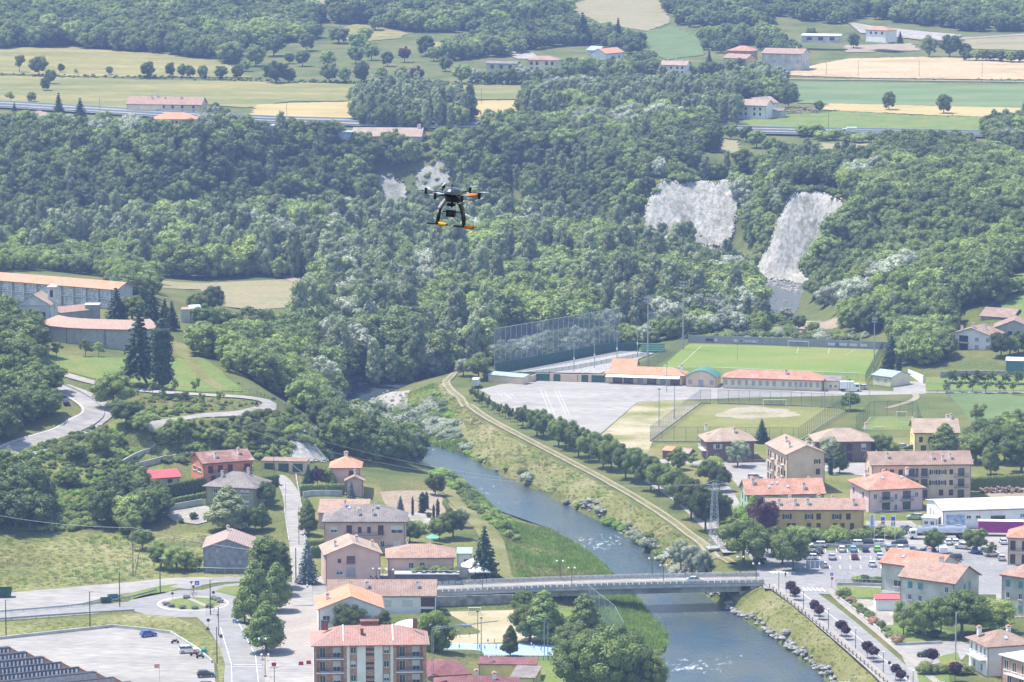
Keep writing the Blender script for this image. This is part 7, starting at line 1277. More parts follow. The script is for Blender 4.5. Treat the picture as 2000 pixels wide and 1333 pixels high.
# lattice pylon
py = empty('lattice_pylon', P(1395, 1070, 0), R(12), 'slender steel lattice pylon at the end of the levee path', 'pylon')
mb = MB(); hh = 17.0; b_, t_ = 1.35, .45; lv = 9
def cn(k, f): w = b_ + (t_ - b_) * f; return Vector(((-w, w, w, -w)[k], (-w, -w, w, w)[k], hh * f))
for k in range(4): mb.tube([cn(k, 0), cn(k, 1)], .06, 4)
mb.build('leg', STEEL, py); mb = MB()
for j in range(lv):
 f0, f1 = j / lv, (j + 1) / lv
 for k in range(4): mb.tube([cn(k, f0), cn((k + 1) % 4, f1)], .035, 4); mb.tube([cn((k + 1) % 4, f0), cn(k, f1)], .035, 4); mb.tube([cn(k, f1), cn((k + 1) % 4, f1)], .035, 4)
mb.build('bracing', STEEL, py); mb = MB()
for s in (-1, 1):
 for z in (15.4, 16.6): mb.tube([(0, -.45, z), (s * 3.0, 0, z + .3), (0, .45, z)], .05, 4); mb.tube([(s * 3.0, 0, z + .3), (0, 0, z + 1.2)], .04, 4)
mb.tube([(0.45, 0, 17), (.7, 0, 20.2), (.95, 0, 17)], .05, 4); mb.build('cross_arm', STEEL, py); MB().box(-1.9, 1.9, -1.7, 1.7, -.3, .15).build('base', CONC, py)
tp = P(1395, 1070, 0) + Vector((0, 0, 16.8))
for i, s in enumerate((-2.8, 2.8)):
 wire(tp + Vector((s, 0, 0)), P(300, 760, 34) + Vector((s * 2, 0, 0)), 9, ['thin power line over the river toward the cedar, lower strand', 'thin power line over the river toward the cedar, upper strand'][i], .018)
 wire(tp + Vector((s, 0, 0)), P(2080, 1010, 12) + Vector((0, s, 0)), 3, ['thin power line over the mustard houses, lower strand', 'thin power line over the mustard houses, upper strand'][i], .018)
# ------------------------------------------------------------------ fences, nets, walls
def net_mat(name, col, alpha, scale=3.0):
 m = bpy.data.materials.new(name); m.use_nodes = True; n = m.node_tree; b = n.nodes['Principled BSDF']; b.inputs['Base Color'].default_value = (*col, 1); b.inputs['Alpha'].default_value = alpha; b.inputs['Roughness'].default_value = .8; return m
NETB = net_mat('blue_grey_net', (.16,.20,.26), .46); NETF = net_mat('wire_mesh', (.10,.14,.13), .22); NETG = net_mat('green_net', (.05,.13,.11), .5)
def fence(label, line, h, step, name='fence', cat='fence', net=NETF, post=GREENM, z=0, rail=True, pr=.05, kerb=None, base=0, world=False):
 w = [Vector(p) for p in line] if world else [P(u, v, z) if z is not None else G(u, v) for u, v in line]; w2 = resample(w, step) + [w[-1]]
 if (w2[-1] - w2[-2]).length < step * .3: w2.pop(-2)
 g = lambda p: z if z is not None else ground(p.x, p.y)
 o0 = w2[0]; r = empty(name, (o0.x, o0.y, g(o0)), 0, label, cat); mp = MB(); pm = MB().tube([(0,0,-.2),(0,0,h)], pr, 5).build('post', post, r); first = True
 for p in w2:
  if first: first = False; continue
  q = pm.copy(); COL.objects.link(q); q.parent = r; q.location = (p.x - o0.x, p.y - o0.y, g(p) - g(o0))
 if net:
  vs = []; fs = []
  for i, p in enumerate(w2): vs += [(p.x - o0.x, p.y - o0.y, g(p) - g(o0) + base + .02), (p.x - o0.x, p.y - o0.y, g(p) - g(o0) + h)]
  for i in range(len(w2) - 1): fs.append((2*i, 2*i+2, 2*i+3, 2*i+1))
  MB().add(vs, fs).build('mesh_panel', net, r)
 if rail: MB().tube([(p.x - o0.x, p.y - o0.y, g(p) - g(o0) + h) for p in w2], pr * .8, 4).build('rail', post, r)
 if kerb:
  mb = MB()
  for a, b in zip(w2[:-1], w2[1:]):
   d = (b - a).normalized() * .001; n_ = Vector((-d.y, d.x, 0)).normalized() * .12; A_, B_ = a - o0, b - o0
   mb.add([(A_-n_) + Vector((0,0,-.3)), (B_-n_) + Vector((0,0,-.3)), (B_+n_) + Vector((0,0,-.3)), (A_+n_) + Vector((0,0,-.3)), (A_-n_) + Vector((0,0,kerb)), (B_-n_) + Vector((0,0,kerb)), (B_+n_) + Vector((0,0,kerb)), (A_+n_) + Vector((0,0,kerb))], [(4,5,6,7),(0,1,5,4),(2,3,7,6),(1,2,6,5),(3,0,4,7)])
  mb.build('kerb', CONCD, r)
 return r
def wall(label, line, h, th, m, name='boundary_wall', cat='wall', z=0, parent=None, step=4, cap=None):
 w = [P(u, v, z) if z is not None else G(u, v) for u, v in line]; w = resample(w, step) + [w[-1]]; mb = MB(); o0 = w[0]; n = len(w)
 for i, p in enumerate(w):
  d = (w[min(i + 1, n - 1)] - w[max(i - 1, 0)]); d.z = 0; d.normalize(); q = Vector((-d.y, d.x, 0)) * th / 2; g = (z if z is not None else ground(p.x, p.y)); hh_ = h if not hasattr(h, '__len__') else h[0] + (h[1] - h[0]) * i / (n - 1)
  for s, zz_ in ((-1, -.6), (-1, hh_), (1, hh_), (1, -.6)): mb.v.append((p.x - o0.x + q.x * s, p.y - o0.y + q.y * s, g - o0.z + zz_))
 for i in range(n - 1):
  a = i * 4
  for k in range(4): mb.f.append((a + k, a + 4 + k, a + 4 + (k + 1) % 4, a + (k + 1) % 4)); mb.m.append(0)
 mb.f += [(0, 1, 2, 3), ((n-1)*4+3, (n-1)*4+2, (n-1)*4+1, (n-1)*4)]; mb.m += [0, 0]
 o = mb.build(name, m); o.location = o0; return tag(o, label, cat)
# ball court with the tall net
cwl = wall('long green court wall below the tall net', [(968,728),(1211,684)], 3.3, .4, GREENM, 'court_wall')
nb, ne = P(968, 728, 0), P(1211, 684, 0)
nr = empty('high_net', nb, 0, 'very tall blue grey ball net on many posts behind the court', 'net'); k_ = 24; dv = ne - nb; nrm = Vector((-dv.y, dv.x, 0)).normalized() * .4
pm = MB().tube([(0,0,0),(0,0,15)], .11, 5).build('post', STEEL, nr)
for i in range(1, k_ + 1): q = pm.copy(); COL.objects.link(q); q.parent = nr; q.location = dv * i / k_ + nrm
pm.location = nrm
MB().add([nrm*1.3 + Vector((0,0,3.3)), nrm*1.3 + dv + Vector((0,0,3.3)), nrm*1.3 + dv + Vector((0,0,14.9)), nrm*1.3 + Vector((0,0,14.9))], [(0,1,2,3)]).build('net', NETB, nr); MB().tube([nrm + Vector((0,0,15)), nrm + dv + Vector((0,0,15))], .1, 5).build('top_cable', CONC, nr)
sheet('ball_court_floor', [(1000,727),(1212,686),(1278,690),(1172,730)], ramp_mat('court_floor', [(.36,.355,.35),(.40,.395,.38)], .05), .07, flat=0)
fence('long low green fence on the open side of the ball court', [(1022,735),(1120,722),(1268,694)], 1.3, 3, net=NETG)
wall('green end wall of the ball court', [(1211,684),(1248,682)], 2.4, .3, GREENM, 'court_wall')
bl = empty('bleachers', P(1252, 688, 0), 0, 'green stepped bleachers at the far end of the ball court', 'bleachers')
for i in range(5): MB().box(0, 8.5, i * .9, i * .9 + .85, 0, .5 + i * .5).build('bench', mat('bleacher_green', (.10,.22,.15)), bl)
wall('beige concrete wall beside the ball court entrance', [(952,738),(985,743),(1035,748),(1046,744)], 2.2, .3, PEACH, 'boundary_wall')
sw = wall('peach gate wall with five green doors facing the asphalt yard', [(1046,744),(1110,746),(1182,748)], 2.6, .3, PEACH, 'gate_wall')
ga, gb = P(1046, 744, 0), P(1182, 748, 0); gy = math.atan2(gb.y - ga.y, gb.x - ga.x)
for f, wd in ((.11, 4.6), (.31, 2.4), (.51, 4.8), (.71, 2.3), (.90, 4.5)):
 o = MB().box(-wd/2, wd/2, -.25, -.17, .05, 2.5).build('gate', GREENM, sw); q = (gb - ga) * f; o.location = (q.x, q.y, q.z); o.rotation_euler.z = gy
co = house('long blue grey curved canopy over the beige wall', (954,733), (1022,739), 2.2, 3.5, 'shed', .7, PEACH, TBLU, (), g=0, name='canopy', cat='canopy', ov=.3)
fence('mesh fence along the left touchline of the football pitch', [(1225,735),(1262,722),(1345,668)], 3.2, 3.2, post=STEEL)
fence('mesh fence in front of the football pitch behind the changing block', [(1262,735),(1400,735),(1690,747)], 3.0, 3.6, post=STEEL)
fence('mesh fence along the right side of the football pitch', [(1690,747),(1724,684)], 3.0, 3.6, net=NETG)
fw = wall('long grey concrete panel wall behind the football pitch with advertising boards', [(1344,669),(1500,674),(1735,683)], 2.7, .2, mat('panel_wall', (.33,.33,.33), noise=.12, scale=.4), 'pitch_wall', step=3)
fa, fb = P(1344, 669, 0), P(1735, 683, 0); fl = math.atan2(fb.y - fa.y, fb.x - fa.x)
AD = mat('ad_board', (.62,.63,.64), noise=.06); ADB = mat('ad_blue', (.12,.20,.42)); ADD = mat('ad_dark', (.09,.08,.14))
for u0, u1, m_ in ((1379,1394,ADD),(1396,1402,AD),(1434,1455,AD),(1456,1481,mat('ad_pale_blue', (.45,.52,.60))),(1618,1632,AD),(1632,1640,ADB),(1640,1655,AD),(1660,1675,AD),(1681,1694,AD)):
 x0 = (u0 - 1344) / 391; x1 = (u1 - 1344) / 391; q = (fb - fa).lerp(Vector((0,0,0)), 1 - x0); L_ = (fb - fa).length * (x1 - x0); o = MB().box(0, L_, -.16, -.11, .7, 1.7).build('advertising_board', m_, fw); o.location = (q.x, q.y, 0); o.rotation_euler.z = fl
def text_mesh(txt, size, m, parent, loc, rot, name='lettering', bold=.0):
 c = bpy.data.curves.new(name, 'FONT'); c.body = txt; c.size = size; c.extrude = .012; c.align_x = 'CENTER'; c.align_y = 'CENTER'; c.offset = bold
 t = bpy.data.objects.new('t', c); COL.objects.link(t); dg = bpy.context.evaluated_depsgraph_get(); me = bpy.data.meshes.new_from_object(t.evaluated_get(dg)); bpy.data.objects.remove(t)
 me.materials.clear(); me.materials.append(m); o = link(bpy.data.objects.new(name, me), parent); o.location = loc; o.rotation_euler = rot; return o
q = (fb - fa) * ((1447 - 1344) / 391); text_mesh('CMEI', 1.0, DARK, fw, (q.x, q.y - .2, 1.2), (R(90), 0, fl), bold=.03)
# training pitch cage
fence('tall mesh fence with a kerb on the left side of the training pitch', [(1270,862),(1368,789)], 4.6, 2.4, kerb=.35, post=STEEL)
fence('tall mesh fence on the far side of the training pitch', [(1402,789),(1520,792),(1645,799)], 4.6, 3.4, kerb=.35)
fence('short far left section of the training pitch fence beside the gap', [(1368,789),(1388,789)], 4.6, 3.4, kerb=.35)
fence('tall mesh fence on the right side of the training pitch', [(1652,803),(1600,835),(1560,864)], 4.6, 3.0, kerb=.3)
fence('tall mesh fence on the near side of the training pitch', [(1270,863),(1400,864),(1560,865)], 4.6, 3.6, kerb=.25)
fence('tall mesh fence around the small green pitch', [(1672,842),(1700,812),(1790,812),(1800,842)], 4.6, 4.0)
fence('low fence in front of the orchard', [(1812,769),(1900,770),(2060,770)], 1.1, 3.2)
def goal(p, w, h, rz, label, cat='goal'):
 mb = MB()
 for x in (-w/2, w/2): mb.tube([(x,0,0),(x,0,h)], .07, 6); mb.tube([(x,0,h),(x,.9,h-.1),(x,1.6,0)], .035, 5)
 mb.tube([(-w/2,0,h),(w/2,0,h)], .07, 6); mb.tube([(-w/2,1.6,.03),(w/2,1.6,.03)], .035, 5)
 r = empty('football_goal', p, rz, label, cat); mb.build('frame', WHITE, r)
 MB().add([(-w/2,.02,h),(w/2,.02,h),(w/2,.9,h-.1),(-w/2,.9,h-.1),(-w/2,1.6,0),(w/2,1.6,0)], [(0,1,2,3),(3,2,5,4)]).build('net', NETF, r)
goal(P(1559, 680, 0), 7.3, 2.44, fl, 'white goal at the far end of the big football pitch'); goal(P(1513, 796, 0), 7.3, 2.44, 0, 'white goal at the far side of the training pitch')
goal(P(1761, 817, 0), 3.2, 2.0, 0, 'small white goal at the back of the small green pitch'); goal(P(927, 1203, -3.5), 3.0, 2.0, 0, 'small white goal against the bridge wall on the sandy pitch'); goal(P(1716, 838, 0), 3.2, .6, 0, 'low white frame at the near edge of the small pitch', 'frame')
# right bank railing, kerbs, walls
rp = [Vector((p.x, p.y, 0)) for p in smooth_line([P(u, v, .2) for u, v in [(1503,1148),(1560,1191),(1660,1274),(1735,1338),(1800,1398)]], 2)]
fence('railing of grey posts and rails between riverside street and bank', rp, 1.1, 3.3, 'railing', 'railing', net=None, post=mat('railing_stone', (.22,.23,.23)), pr=.14, z=.1, world=True)
wall('white retaining wall under the trees on the right', [(1774,737),(1803,749)], 2.6, .4, WHITE, 'retaining_wall'); wall('long grey retaining wall above the orchard', [(1836,744),(1900,742),(2080,746)], 3.2, .4, CONCD, 'retaining_wall', z=0)
wall('low garden wall along the riverside street', [(1640,1172),(1690,1210),(1752,1262),(1840,1258)], .7, .3, CONC, 'garden_wall'); wall('low wall and kerb of the lawn at the junction', [(1635,1144),(1722,1146)], .8, .3, CONC, 'garden_wall')
wall('long low wall between the mustard houses and the car park', [(1535,1066),(1640,1070),(1775,1070)], .9, .3, CONC, 'garden_wall'); wall('brown garden wall before the brown brick villa', [(1420,905),(1495,903)], .8, .3, DBRK, 'garden_wall')
fence('railing along the car park edge near the grey house', [(1632,1142),(1722,1144)], 1.5, 2.2, 'railing', 'railing', post=STEEL)
wall('pale stone kerb wall of the large car park at the bottom left', [(-100,1258),(0,1250),(222,1226),(332,1238),(387,1272),(414,1296)], .75, .35, CONC, 'kerb_wall')
wall('curved grey stone wall below the bare bank, upper one', [(238,912),(262,898),(296,886),(303,878)], 1.7, .4, STONE, 'garden_wall', z=None); wall('curved grey stone wall below the bare bank, lower one', [(265,917),(300,908),(345,898)], 1.7, .4, STONE, 'garden_wall', z=None)
wall('long pale wall above the gravel yard', [(318,998),(395,986)], 1.6, .3, CONC, 'garden_wall', z=None); wall('low stone wall along the left side of the steep lane', [(556,945),(556,1000),(565,1060)], .5, .3, CONCD, 'lane_wall', z=None); wall('low stone wall along the right side of the steep lane', [(578,930),(590,1000),(598,1080),(600,1150)], .6, .3, CONCD, 'lane_wall', z=None)
HEDGE = LM['oak']
def hedge(label, line, h, th, z=None):
 w = [P(u, v, z) if z is not None else G(u, v) for u, v in line]; w = resample(w, .9) + [w[-1]]; lo = []; o0 = w[0]; rs_ = random.Random(len(w))
 for p in w:
  for k in range(int(h / .7) + 1): lo.append(((p.x - o0.x + rs_.uniform(-.15, .15), p.y - o0.y + rs_.uniform(-.1, .1), p.z - o0.z + .35 + k * .65), th * .62))
 me = crown_mesh('hedge', lo, len(lo) * 45, .11, HEDGE, 3, core=.95); o = link(bpy.data.objects.new('hedge', me)); o.location = o0; tag(o, label, 'hedge')
hedge('tall dark hedge below the red roofed porch', [(312,974),(398,958)], 2.8, 1.3); hedge('dark hedge at the top of the steep lane', [(495,955),(540,948)], 2.4, 1.3); hedge('clipped hedge above the wall of the small villa', [(590,968),(668,966)], 2.6, 1.4); hedge('low hedge below the dark hedge', [(330,985),(400,972)], 1.2, 1.0)
hedge('long dark hedge behind the log pile', [(1898,958),(2020,950)], 2.8, 1.6, 0); hedge('green hedge beside the spruce at the pink gabled house', [(612,1090),(634,1088)], 2.2, 1.4); hedge('straight light hedge in the river garden', [(868,985),(885,1015)], 1.2, 1.0); hedge('dark hedge on the right bank of the lane', [(604,1072),(632,1070)], 1.6, 1.2)
wall('grey wall under the clipped hedge', [(592,972),(668,970)], 1.6, .4, CONC, 'garden_wall', z=None)
def guard(label, line, z=None, off=0, h=.75):
 w = smooth_line([P(u, v, z) if z is not None else G(u, v) for u, v in line], 2); w = resample(w, 3) + [w[-1]]; o0 = w[0]; r = empty('guard_rail', o0, 0, label, 'guard rail')
 g = lambda p: (z if z is not None else ground(p.x, p.y)) - o0.z
 vs = []; fs = []
 for p in w: vs += [(p.x - o0.x, p.y - o0.y, g(p) + h - .38), (p.x - o0.x, p.y - o0.y, g(p) + h)]
 for i in range(len(w) - 1): fs.append((2*i, 2*i+2, 2*i+3, 2*i+1))
 b = MB().add(vs, fs).build('rail', STEEL, r); md = b.modifiers.new('t', 'SOLIDIFY'); md.thickness = .08
 pm = MB().box(-.06, .06, .06, .18, -.3, h - .05).build('post', STEEL, r)
 for p in w[1:100]: q = pm.copy(); COL.objects.link(q); q.parent = r; q.location = (p.x - o0.x, p.y - o0.y, g(p))
guard('grey guard rail on the outer side of the mountain road', [(-70,938),(0,908),(90,874),(160,846),(203,824),(204,800),(160,768),(108,748)]); guard('double guard rail between side road and main road', [(-100,1206),(0,1199),(160,1186),(250,1172),(306,1157)], 0); guard('guard rail on the near side of the main road', [(-100,1222),(0,1213),(160,1202),(262,1196)], 0)
fence('wooden post and rail fence outside the lane bend', [(455,768),(500,770),(530,782),(562,798)], 1.1, 2.5, 'wooden_fence', 'fence', net=None, post=WOODP, z=None, pr=.08)
fence('grey mesh fence in front of the grey block barn', [(385,1122),(440,1124),(498,1124)], 1.8, 2.4, 'fence', 'fence', post=STEEL)
fence('black railing between the blue court and the school', [(868,1288),(1000,1290),(1112,1292)], 1.2, 1.2, 'railing', 'railing', net=NETF, post=DARK, z=-3.5)
fence('tall pale net beside the reeds at the playground', [(1150,1195),(1200,1235),(1218,1270)], 6.5, 5, 'net_fence', 'net', net=net_mat('pale_net', (.25,.35,.38), .16), post=STEEL, z=-4.2)
for i, (u, v, z) in enumerate([(933,1270,-3.5),(940,1283,-3.5),(1063,1282,-3.5),(1070,1290,-3.5)]): lamp('light', P(u, v, z), ['left slim light pole on the playground', 'second slim light pole on the playground', 'slim light pole before the plane tree', 'rightmost slim light pole on the playground'][i], 'light pole', scale=.95)
# ------------------------------------------------------------------ vehicles
TYRE = mat('tyre', (.02,.02,.02), noise=.1); RIM = mat('rim', (.45,.46,.48), metal=.6, rough=.4); TAIL = mat('tail_lamp', (.35,.02,.02), rough=.3); HEADL = mat('head_lamp', (.7,.72,.75), rough=.2)
def paintm(name, c): return mat('paint_' + name, c, rough=.28, noise=.03, spec=.6)
PT = {'white': (.72,.73,.74), 'silver': (.42,.44,.46), 'grey': (.20,.22,.25), 'black': (.02,.022,.028), 'navy': (.025,.04,.10), 'blue': (.03,.10,.42), 'light blue': (.25,.45,.65), 'green': (.22,.60,.05), 'maroon': (.16,.02,.03), 'red': (.5,.04,.04), 'dark green': (.04,.06,.04), 'pale green': (.35,.45,.36)}
CARP = {}
def car_mesh(kind):
 """profile swept across the width, narrowed at the cabin; x forward"""
 if kind == 'hatch': L, W_, prof, cab = 3.9, 1.7, [(-1.95,.3),(-1.97,.75),(-1.85,.95),(1.0,.95),(1.75,.78),(1.95,.6),(1.95,.3)], [(-1.8,.95),(-1.5,1.42),(-1.2,1.48),(.1,1.47),(.95,.95)]
 elif kind == 'sedan': L, W_, prof, cab = 4.4, 1.75, [(-2.2,.32),(-2.22,.8),(-2.0,.95),(1.2,.92),(2.0,.78),(2.22,.6),(2.2,.3)], [(-1.75,.95),(-1.0,1.38),(-.7,1.43),(.3,1.42),(1.15,.93)]
 elif kind == 'estate': L, W_, prof, cab = 4.5, 1.8, [(-2.25,.32),(-2.27,.85),(-2.15,1.0),(1.2,.96),(2.05,.82),(2.27,.6),(2.25,.3)], [(-2.15,1.0),(-1.85,1.48),(-1.6,1.53),(.3,1.50),(1.2,.97)]
 else: L, W_, prof, cab = 4.4, 1.85, [(-2.2,.4),(-2.22,.95),(-2.1,1.1),(1.15,1.08),(2.0,.98),(2.2,.75),(2.2,.38)], [(-2.05,1.1),(-1.8,1.62),(-1.5,1.68),(.25,1.66),(1.05,1.09)]
 w = W_ / 2; b = MB(); n = len(prof)
 ins = lambda y, i: y * (.93 if i in (0, n - 1, n - 2) else 1)
 b.add([(x, -ins(w, i), z) for i, (x, z) in enumerate(prof)] + [(x, ins(w, i), z) for i, (x, z) in enumerate(prof)], [tuple(range(n)), tuple(range(n, 2*n))[::-1]] + [(i, n + i, n + (i + 1) % n, (i + 1) % n) for i in range(n)])
 c = cab; m = len(c); wc = lambda i: w * (.95 if i in (0, m - 1) else .78); rf = MB(); rf.add([(c[i][0], s * wc(i), c[i][1] + .012) for s in (-1, 1) for i in range(1, m - 1)], [(0, 1, 2) if m - 2 == 3 else tuple(range(m - 2)), tuple(range(m - 2, 2*(m - 2)))[::-1]] + [(i, i + 1, m - 2 + i + 1, m - 2 + i) for i in range(m - 3)])
 g = MB(); g.add([(x, -wc(i), z) for i, (x, z) in enumerate(c)] + [(x, wc(i), z) for i, (x, z) in enumerate(c)], [tuple(range(m)), tuple(range(m, 2*m))[::-1]] + [(i, m + i, m + i + 1, i + 1) for i in range(m - 1)])
 for x in (c[2][0] + (c[3][0] - c[2][0]) * .5,):
  for s in (-1, 1): rf.add([(x - .05, s * w * .955, .95), (x + .05, s * w * .955, .95), (x + .05, s * w * .80, c[2][1]), (x - .05, s * w * .80, c[2][1])], [(0, 1, 2, 3)])
 return b, g, rf, L, W_
def car(p, rz, kind, col, label, group='cars parked in the car park'):
 key = kind
 if key not in CARP:
  b, g, rf, L, W_ = car_mesh(kind); wb = L * .31; r_ = .33; out = {}
  def me(mb, m): o = mb.build('x', m); d = o.data; bpy.data.objects.remove(o); return d
  wt = MB(); wt.tube([(0, -.11, 0), (0, .11, 0)], r_, 12); out['tyre'] = me(wt, TYRE); out['rim'] = me(MB().tube([(0, -.125, 0), (0, .125, 0)], r_ * .6, 10), RIM)
  out['head'] = me(MB().box(-.05, .05, -.18, .18, -.08, .08), HEADL); out['tail'] = me(MB().box(-.05, .05, -.12, .12, -.14, .14), TAIL)
  out['glass'] = me(g, GLASS); out['b'] = b; out['rf'] = rf; out['L'] = L; out['W'] = W_; out['wb'] = wb; CARP[key] = out
 c = CARP[key]; pm = paintm(col, PT[col]); ck = 'body' + col
 if ck not in c:
  o = c['b'].build('x', pm); md = o.modifiers.new('b', 'BEVEL'); md.width = .07; md.segments = 2; dg = bpy.context.evaluated_depsgraph_get(); c[ck] = bpy.data.meshes.new_from_object(o.evaluated_get(dg)); bpy.data.objects.remove(o)
  o = c['rf'].build('x', pm); c['roof' + col] = o.data; bpy.data.objects.remove(o)
 r = empty('parked_car', p, rz, label, 'car', group); mk = lambda n, d, loc=(0,0,0), par=None: (lambda o: (setattr(o, 'location', loc), o)[1])(link(bpy.data.objects.new(n, d), par or r))
 mk('body', c[ck]); mk('window_glass', c['glass']); mk('roof', c['roof' + col]); L, W_ = c['L'], c['W']; zb = .72 if kind != 'suv' else .88
 for x in (-c['wb'], c['wb']):
  for s in (-1, 1): w_ = mk('wheel', c['tyre'], (x, s * (W_ / 2 - .1), .33)); mk('rim', c['rim'], (0, 0, 0), w_)
 for s in (-1, 1): mk('headlight', c['head'], (L / 2 - .06, s * (W_ / 2 - .3), zb - .06)); mk('tail_light', c['tail'], (-L / 2 + .02, s * (W_ / 2 - .2), zb + .02))
 return r
Z0 = .09
CARS = [ # u, v, heading degrees (0 = facing right, 90 = away), kind, colour, label
 (1597,1069,175,'estate','white','white estate car at the left end of the back row in the car park'),(1600,1080,90,'hatch','black','small black car behind the white estate in the left corner'),(1648,1066,170,'sedan','navy','navy car second in the back row by the wall'),(1669,1066,172,'estate','white','long white estate in the back row by the wall'),(1690,1065,172,'suv','black','black car in the middle of the back row'),(1713,1065,172,'hatch','white','small white car in the back row below the flags'),(1757,1066,175,'suv','black','black off roader right of the flags'),
 (1644,1077,88,'hatch','white','white hatchback leftmost in the second row'),(1666,1077,88,'hatch','light blue','light blue hatchback in the second row'),(1690,1077,88,'hatch','navy','dark blue hatchback in the second row'),(1713,1077,88,'hatch','green','bright lime green hatchback in the second row'),(1736,1075,88,'hatch','grey','grey hatchback right of the lime green car'),(1758,1075,88,'hatch','white','white hatchback above the red roofed grey house'),
 (1625,1092,88,'sedan','silver','silver saloon alone left in the third row'),(1669,1092,88,'hatch','maroon','dark maroon hatchback alone in the third row'),(1718,1091,88,'hatch','white','white car half hidden by the red roofed grey house'),(1703,1106,88,'hatch','white','white hatchback alone in the front row'),
 (1586,1085,170,'sedan','black','black saloon beside the trees left of the car park'),(1583,1093,170,'hatch','white','white car beside the billboard'),(1609,1108,88,'hatch','silver','silver car just right of the billboard'),
 (1783,1078,80,'hatch','navy','navy car behind the red roofed grey house, left of the dark group'),(1792,1084,10,'sedan','black','black car in the dark group behind the red roof'),(1812,1080,175,'suv','black','black car next to the white delivery van'),(1818,1086,5,'sedan','navy','navy saloon below the black car near the van'),(1862,1093,170,'estate','black','dark estate behind the roof ridge right of the van'),
 (1851,1063,95,'hatch','white','white car under the tank lorry tree, left one'),(1865,1063,95,'hatch','white','white car under the tank lorry tree, right one'),(1880,1072,150,'suv','white','white off roader parked askew right of the lorry'),(1904,1080,88,'hatch','blue','vivid blue car below the magenta trailer'),(1921,1080,88,'hatch','white','small white car beside the vivid blue car'),(1938,1086,12,'sedan','white','white saloon sideways near the ochre house'),(1956,1094,88,'hatch','silver','silver car nearest the ochre house'),(1959,1062,92,'hatch','white','white car at the corner of the ochre house'),
 (1761,1043,60,'suv','navy','blue van like car by the white cabin'),(1768,1036,50,'sedan','grey','grey car by the white cabin'),(1787,1014,175,'estate','pale green','pale green estate in the street behind the flags'),(1475,936,5,'estate','silver','silver estate beside the tan apartment house'),(1532,917,60,'hatch','grey','grey car under the tan apartments carport'),(1628,905,100,'hatch','silver','pale car by the dark dense tree'),
 (1275,901,8,'hatch','navy','dark blue car in the garden beside the levee trees'),(1780,880,170,'suv','black','dark car left of the yellow house'),(1760,876,175,'sedan','silver','silver car under the awning left of the yellow house'),
 (1810,1283,172,'estate','dark green','dark green estate in the drive of the white villa'),(1683,760,170,'hatch','silver','silver car beside the white box lorry'),(1746,743,95,'hatch','white','white car behind the cream store'),
 (290,1243,28,'hatch','blue','blue hatchback at the kerb wall of the large car park'),(368,1275,12,'suv','white','white off roader near the motorbikes'),(402,1322,10,'hatch','black','black car with an open boat like trailer lid beside it'),(408,1345,5,'estate','black','black car at the bottom edge of the car park'),(1845,1345,0,'hatch','grey','grey car at the bottom edge of the riverside street')]
for u, v, a, k, c, lb in CARS: car(P(u, v, Z0 + .03 if u > 1470 and u < 1990 and v > 1055 and v < 1120 else .14), R(a), k, c, lb, 'cars parked in the car park' if 1580 < u < 1965 and 1055 < v < 1110 else None)
o = car(Vector(bw_(.79, .32)) + Vector((0, 0, .04)), R(2), 'sedan', 'silver', 'silver saloon driving over the bridge', None)
g_ = G(129, 791); o = car(g_ + Vector((0, 0, .3)), R(100), 'sedan', 'navy', 'dark car driving on the mountain road', None)
def lorry(p, rz, cabc, boxm, L, H_, W_, label, name='lorry', cabL=2.0, tank=False, cat='lorry'):
 r = empty(name, p, rz, label, cat); cm = MB(); cm.add([(L/2,-W_/2,.5),(L/2+cabL,-W_/2,.5),(L/2+cabL,-W_/2,1.5),(L/2+cabL-.35,-W_/2,2.5),(L/2,-W_/2,2.5),(L/2,W_/2,.5),(L/2+cabL,W_/2,.5),(L/2+cabL,W_/2,1.5),(L/2+cabL-.35,W_/2,2.5),(L/2,W_/2,2.5)], [(0,1,2,3,4),(9,8,7,6,5),(0,5,6,1),(1,6,7,2),(2,7,8,3),(3,8,9,4),(4,9,5,0)])
 cm.build('cab', paintm(cabc, PT[cabc]), r); MB().add([(L/2+cabL+.01,-W_/2+.15,1.52),(L/2+cabL+.01,W_/2-.15,1.52),(L/2+cabL-.33,W_/2-.15,2.4),(L/2+cabL-.33,-W_/2+.15,2.4)], [(0,1,2,3)]).box(L/2+.5, L/2+cabL-.4, -W_/2-.01, W_/2+.01, 1.55, 2.2).build('window_glass', GLASS, r)
 if tank:
  t = MB(); n = 12; t.tube([(-L/2, 0, 2.3), (L/2 - .1, 0, 2.3)], 1.15, n); t.build('tank', mat('polished_tank', (.55,.57,.60), metal=.7, rough=.25), r); MB().box(-L/2, L/2 - .1, -1.0, 1.0, .95, 1.15).build('chassis', DARK, r)
  for x in (-L*.35, 0, L*.3): MB().box(x - .9, x + .9, -.35, .35, 3.42, 3.6).build('hatch', STEEL, r)
 else: MB().box(-L/2, L/2 - .15, -W_/2, W_/2, .9, H_).build('cargo_box', boxm, r)
 if name == 'trailer': MB().box(-L/2 - .1, L/2 - .1, -W_/2 - .05, W_/2 + .05, H_ + .01, H_ + .12).build('roof', WHITE, r)
 for x in ([L/2 + cabL - .7, -L/2 + .9, -L/2 + 2.0] if L > 5 else [L/2 + cabL - .6, -L/2 + .8]):
  for s in (-1, 1):
   w_ = MB().tube([(0, -.14, 0), (0, .14, 0)], .45 if L > 5 else .36, 12).build('wheel', TYRE, r); w_.location = (x, s * (W_/2 - .14), .45 if L > 5 else .36)
lorry(P(1838, 1052, .1), R(182), 'white', None, 13, 3, 2.5, 'white cabbed tank lorry with a shiny steel tank', tank=True)
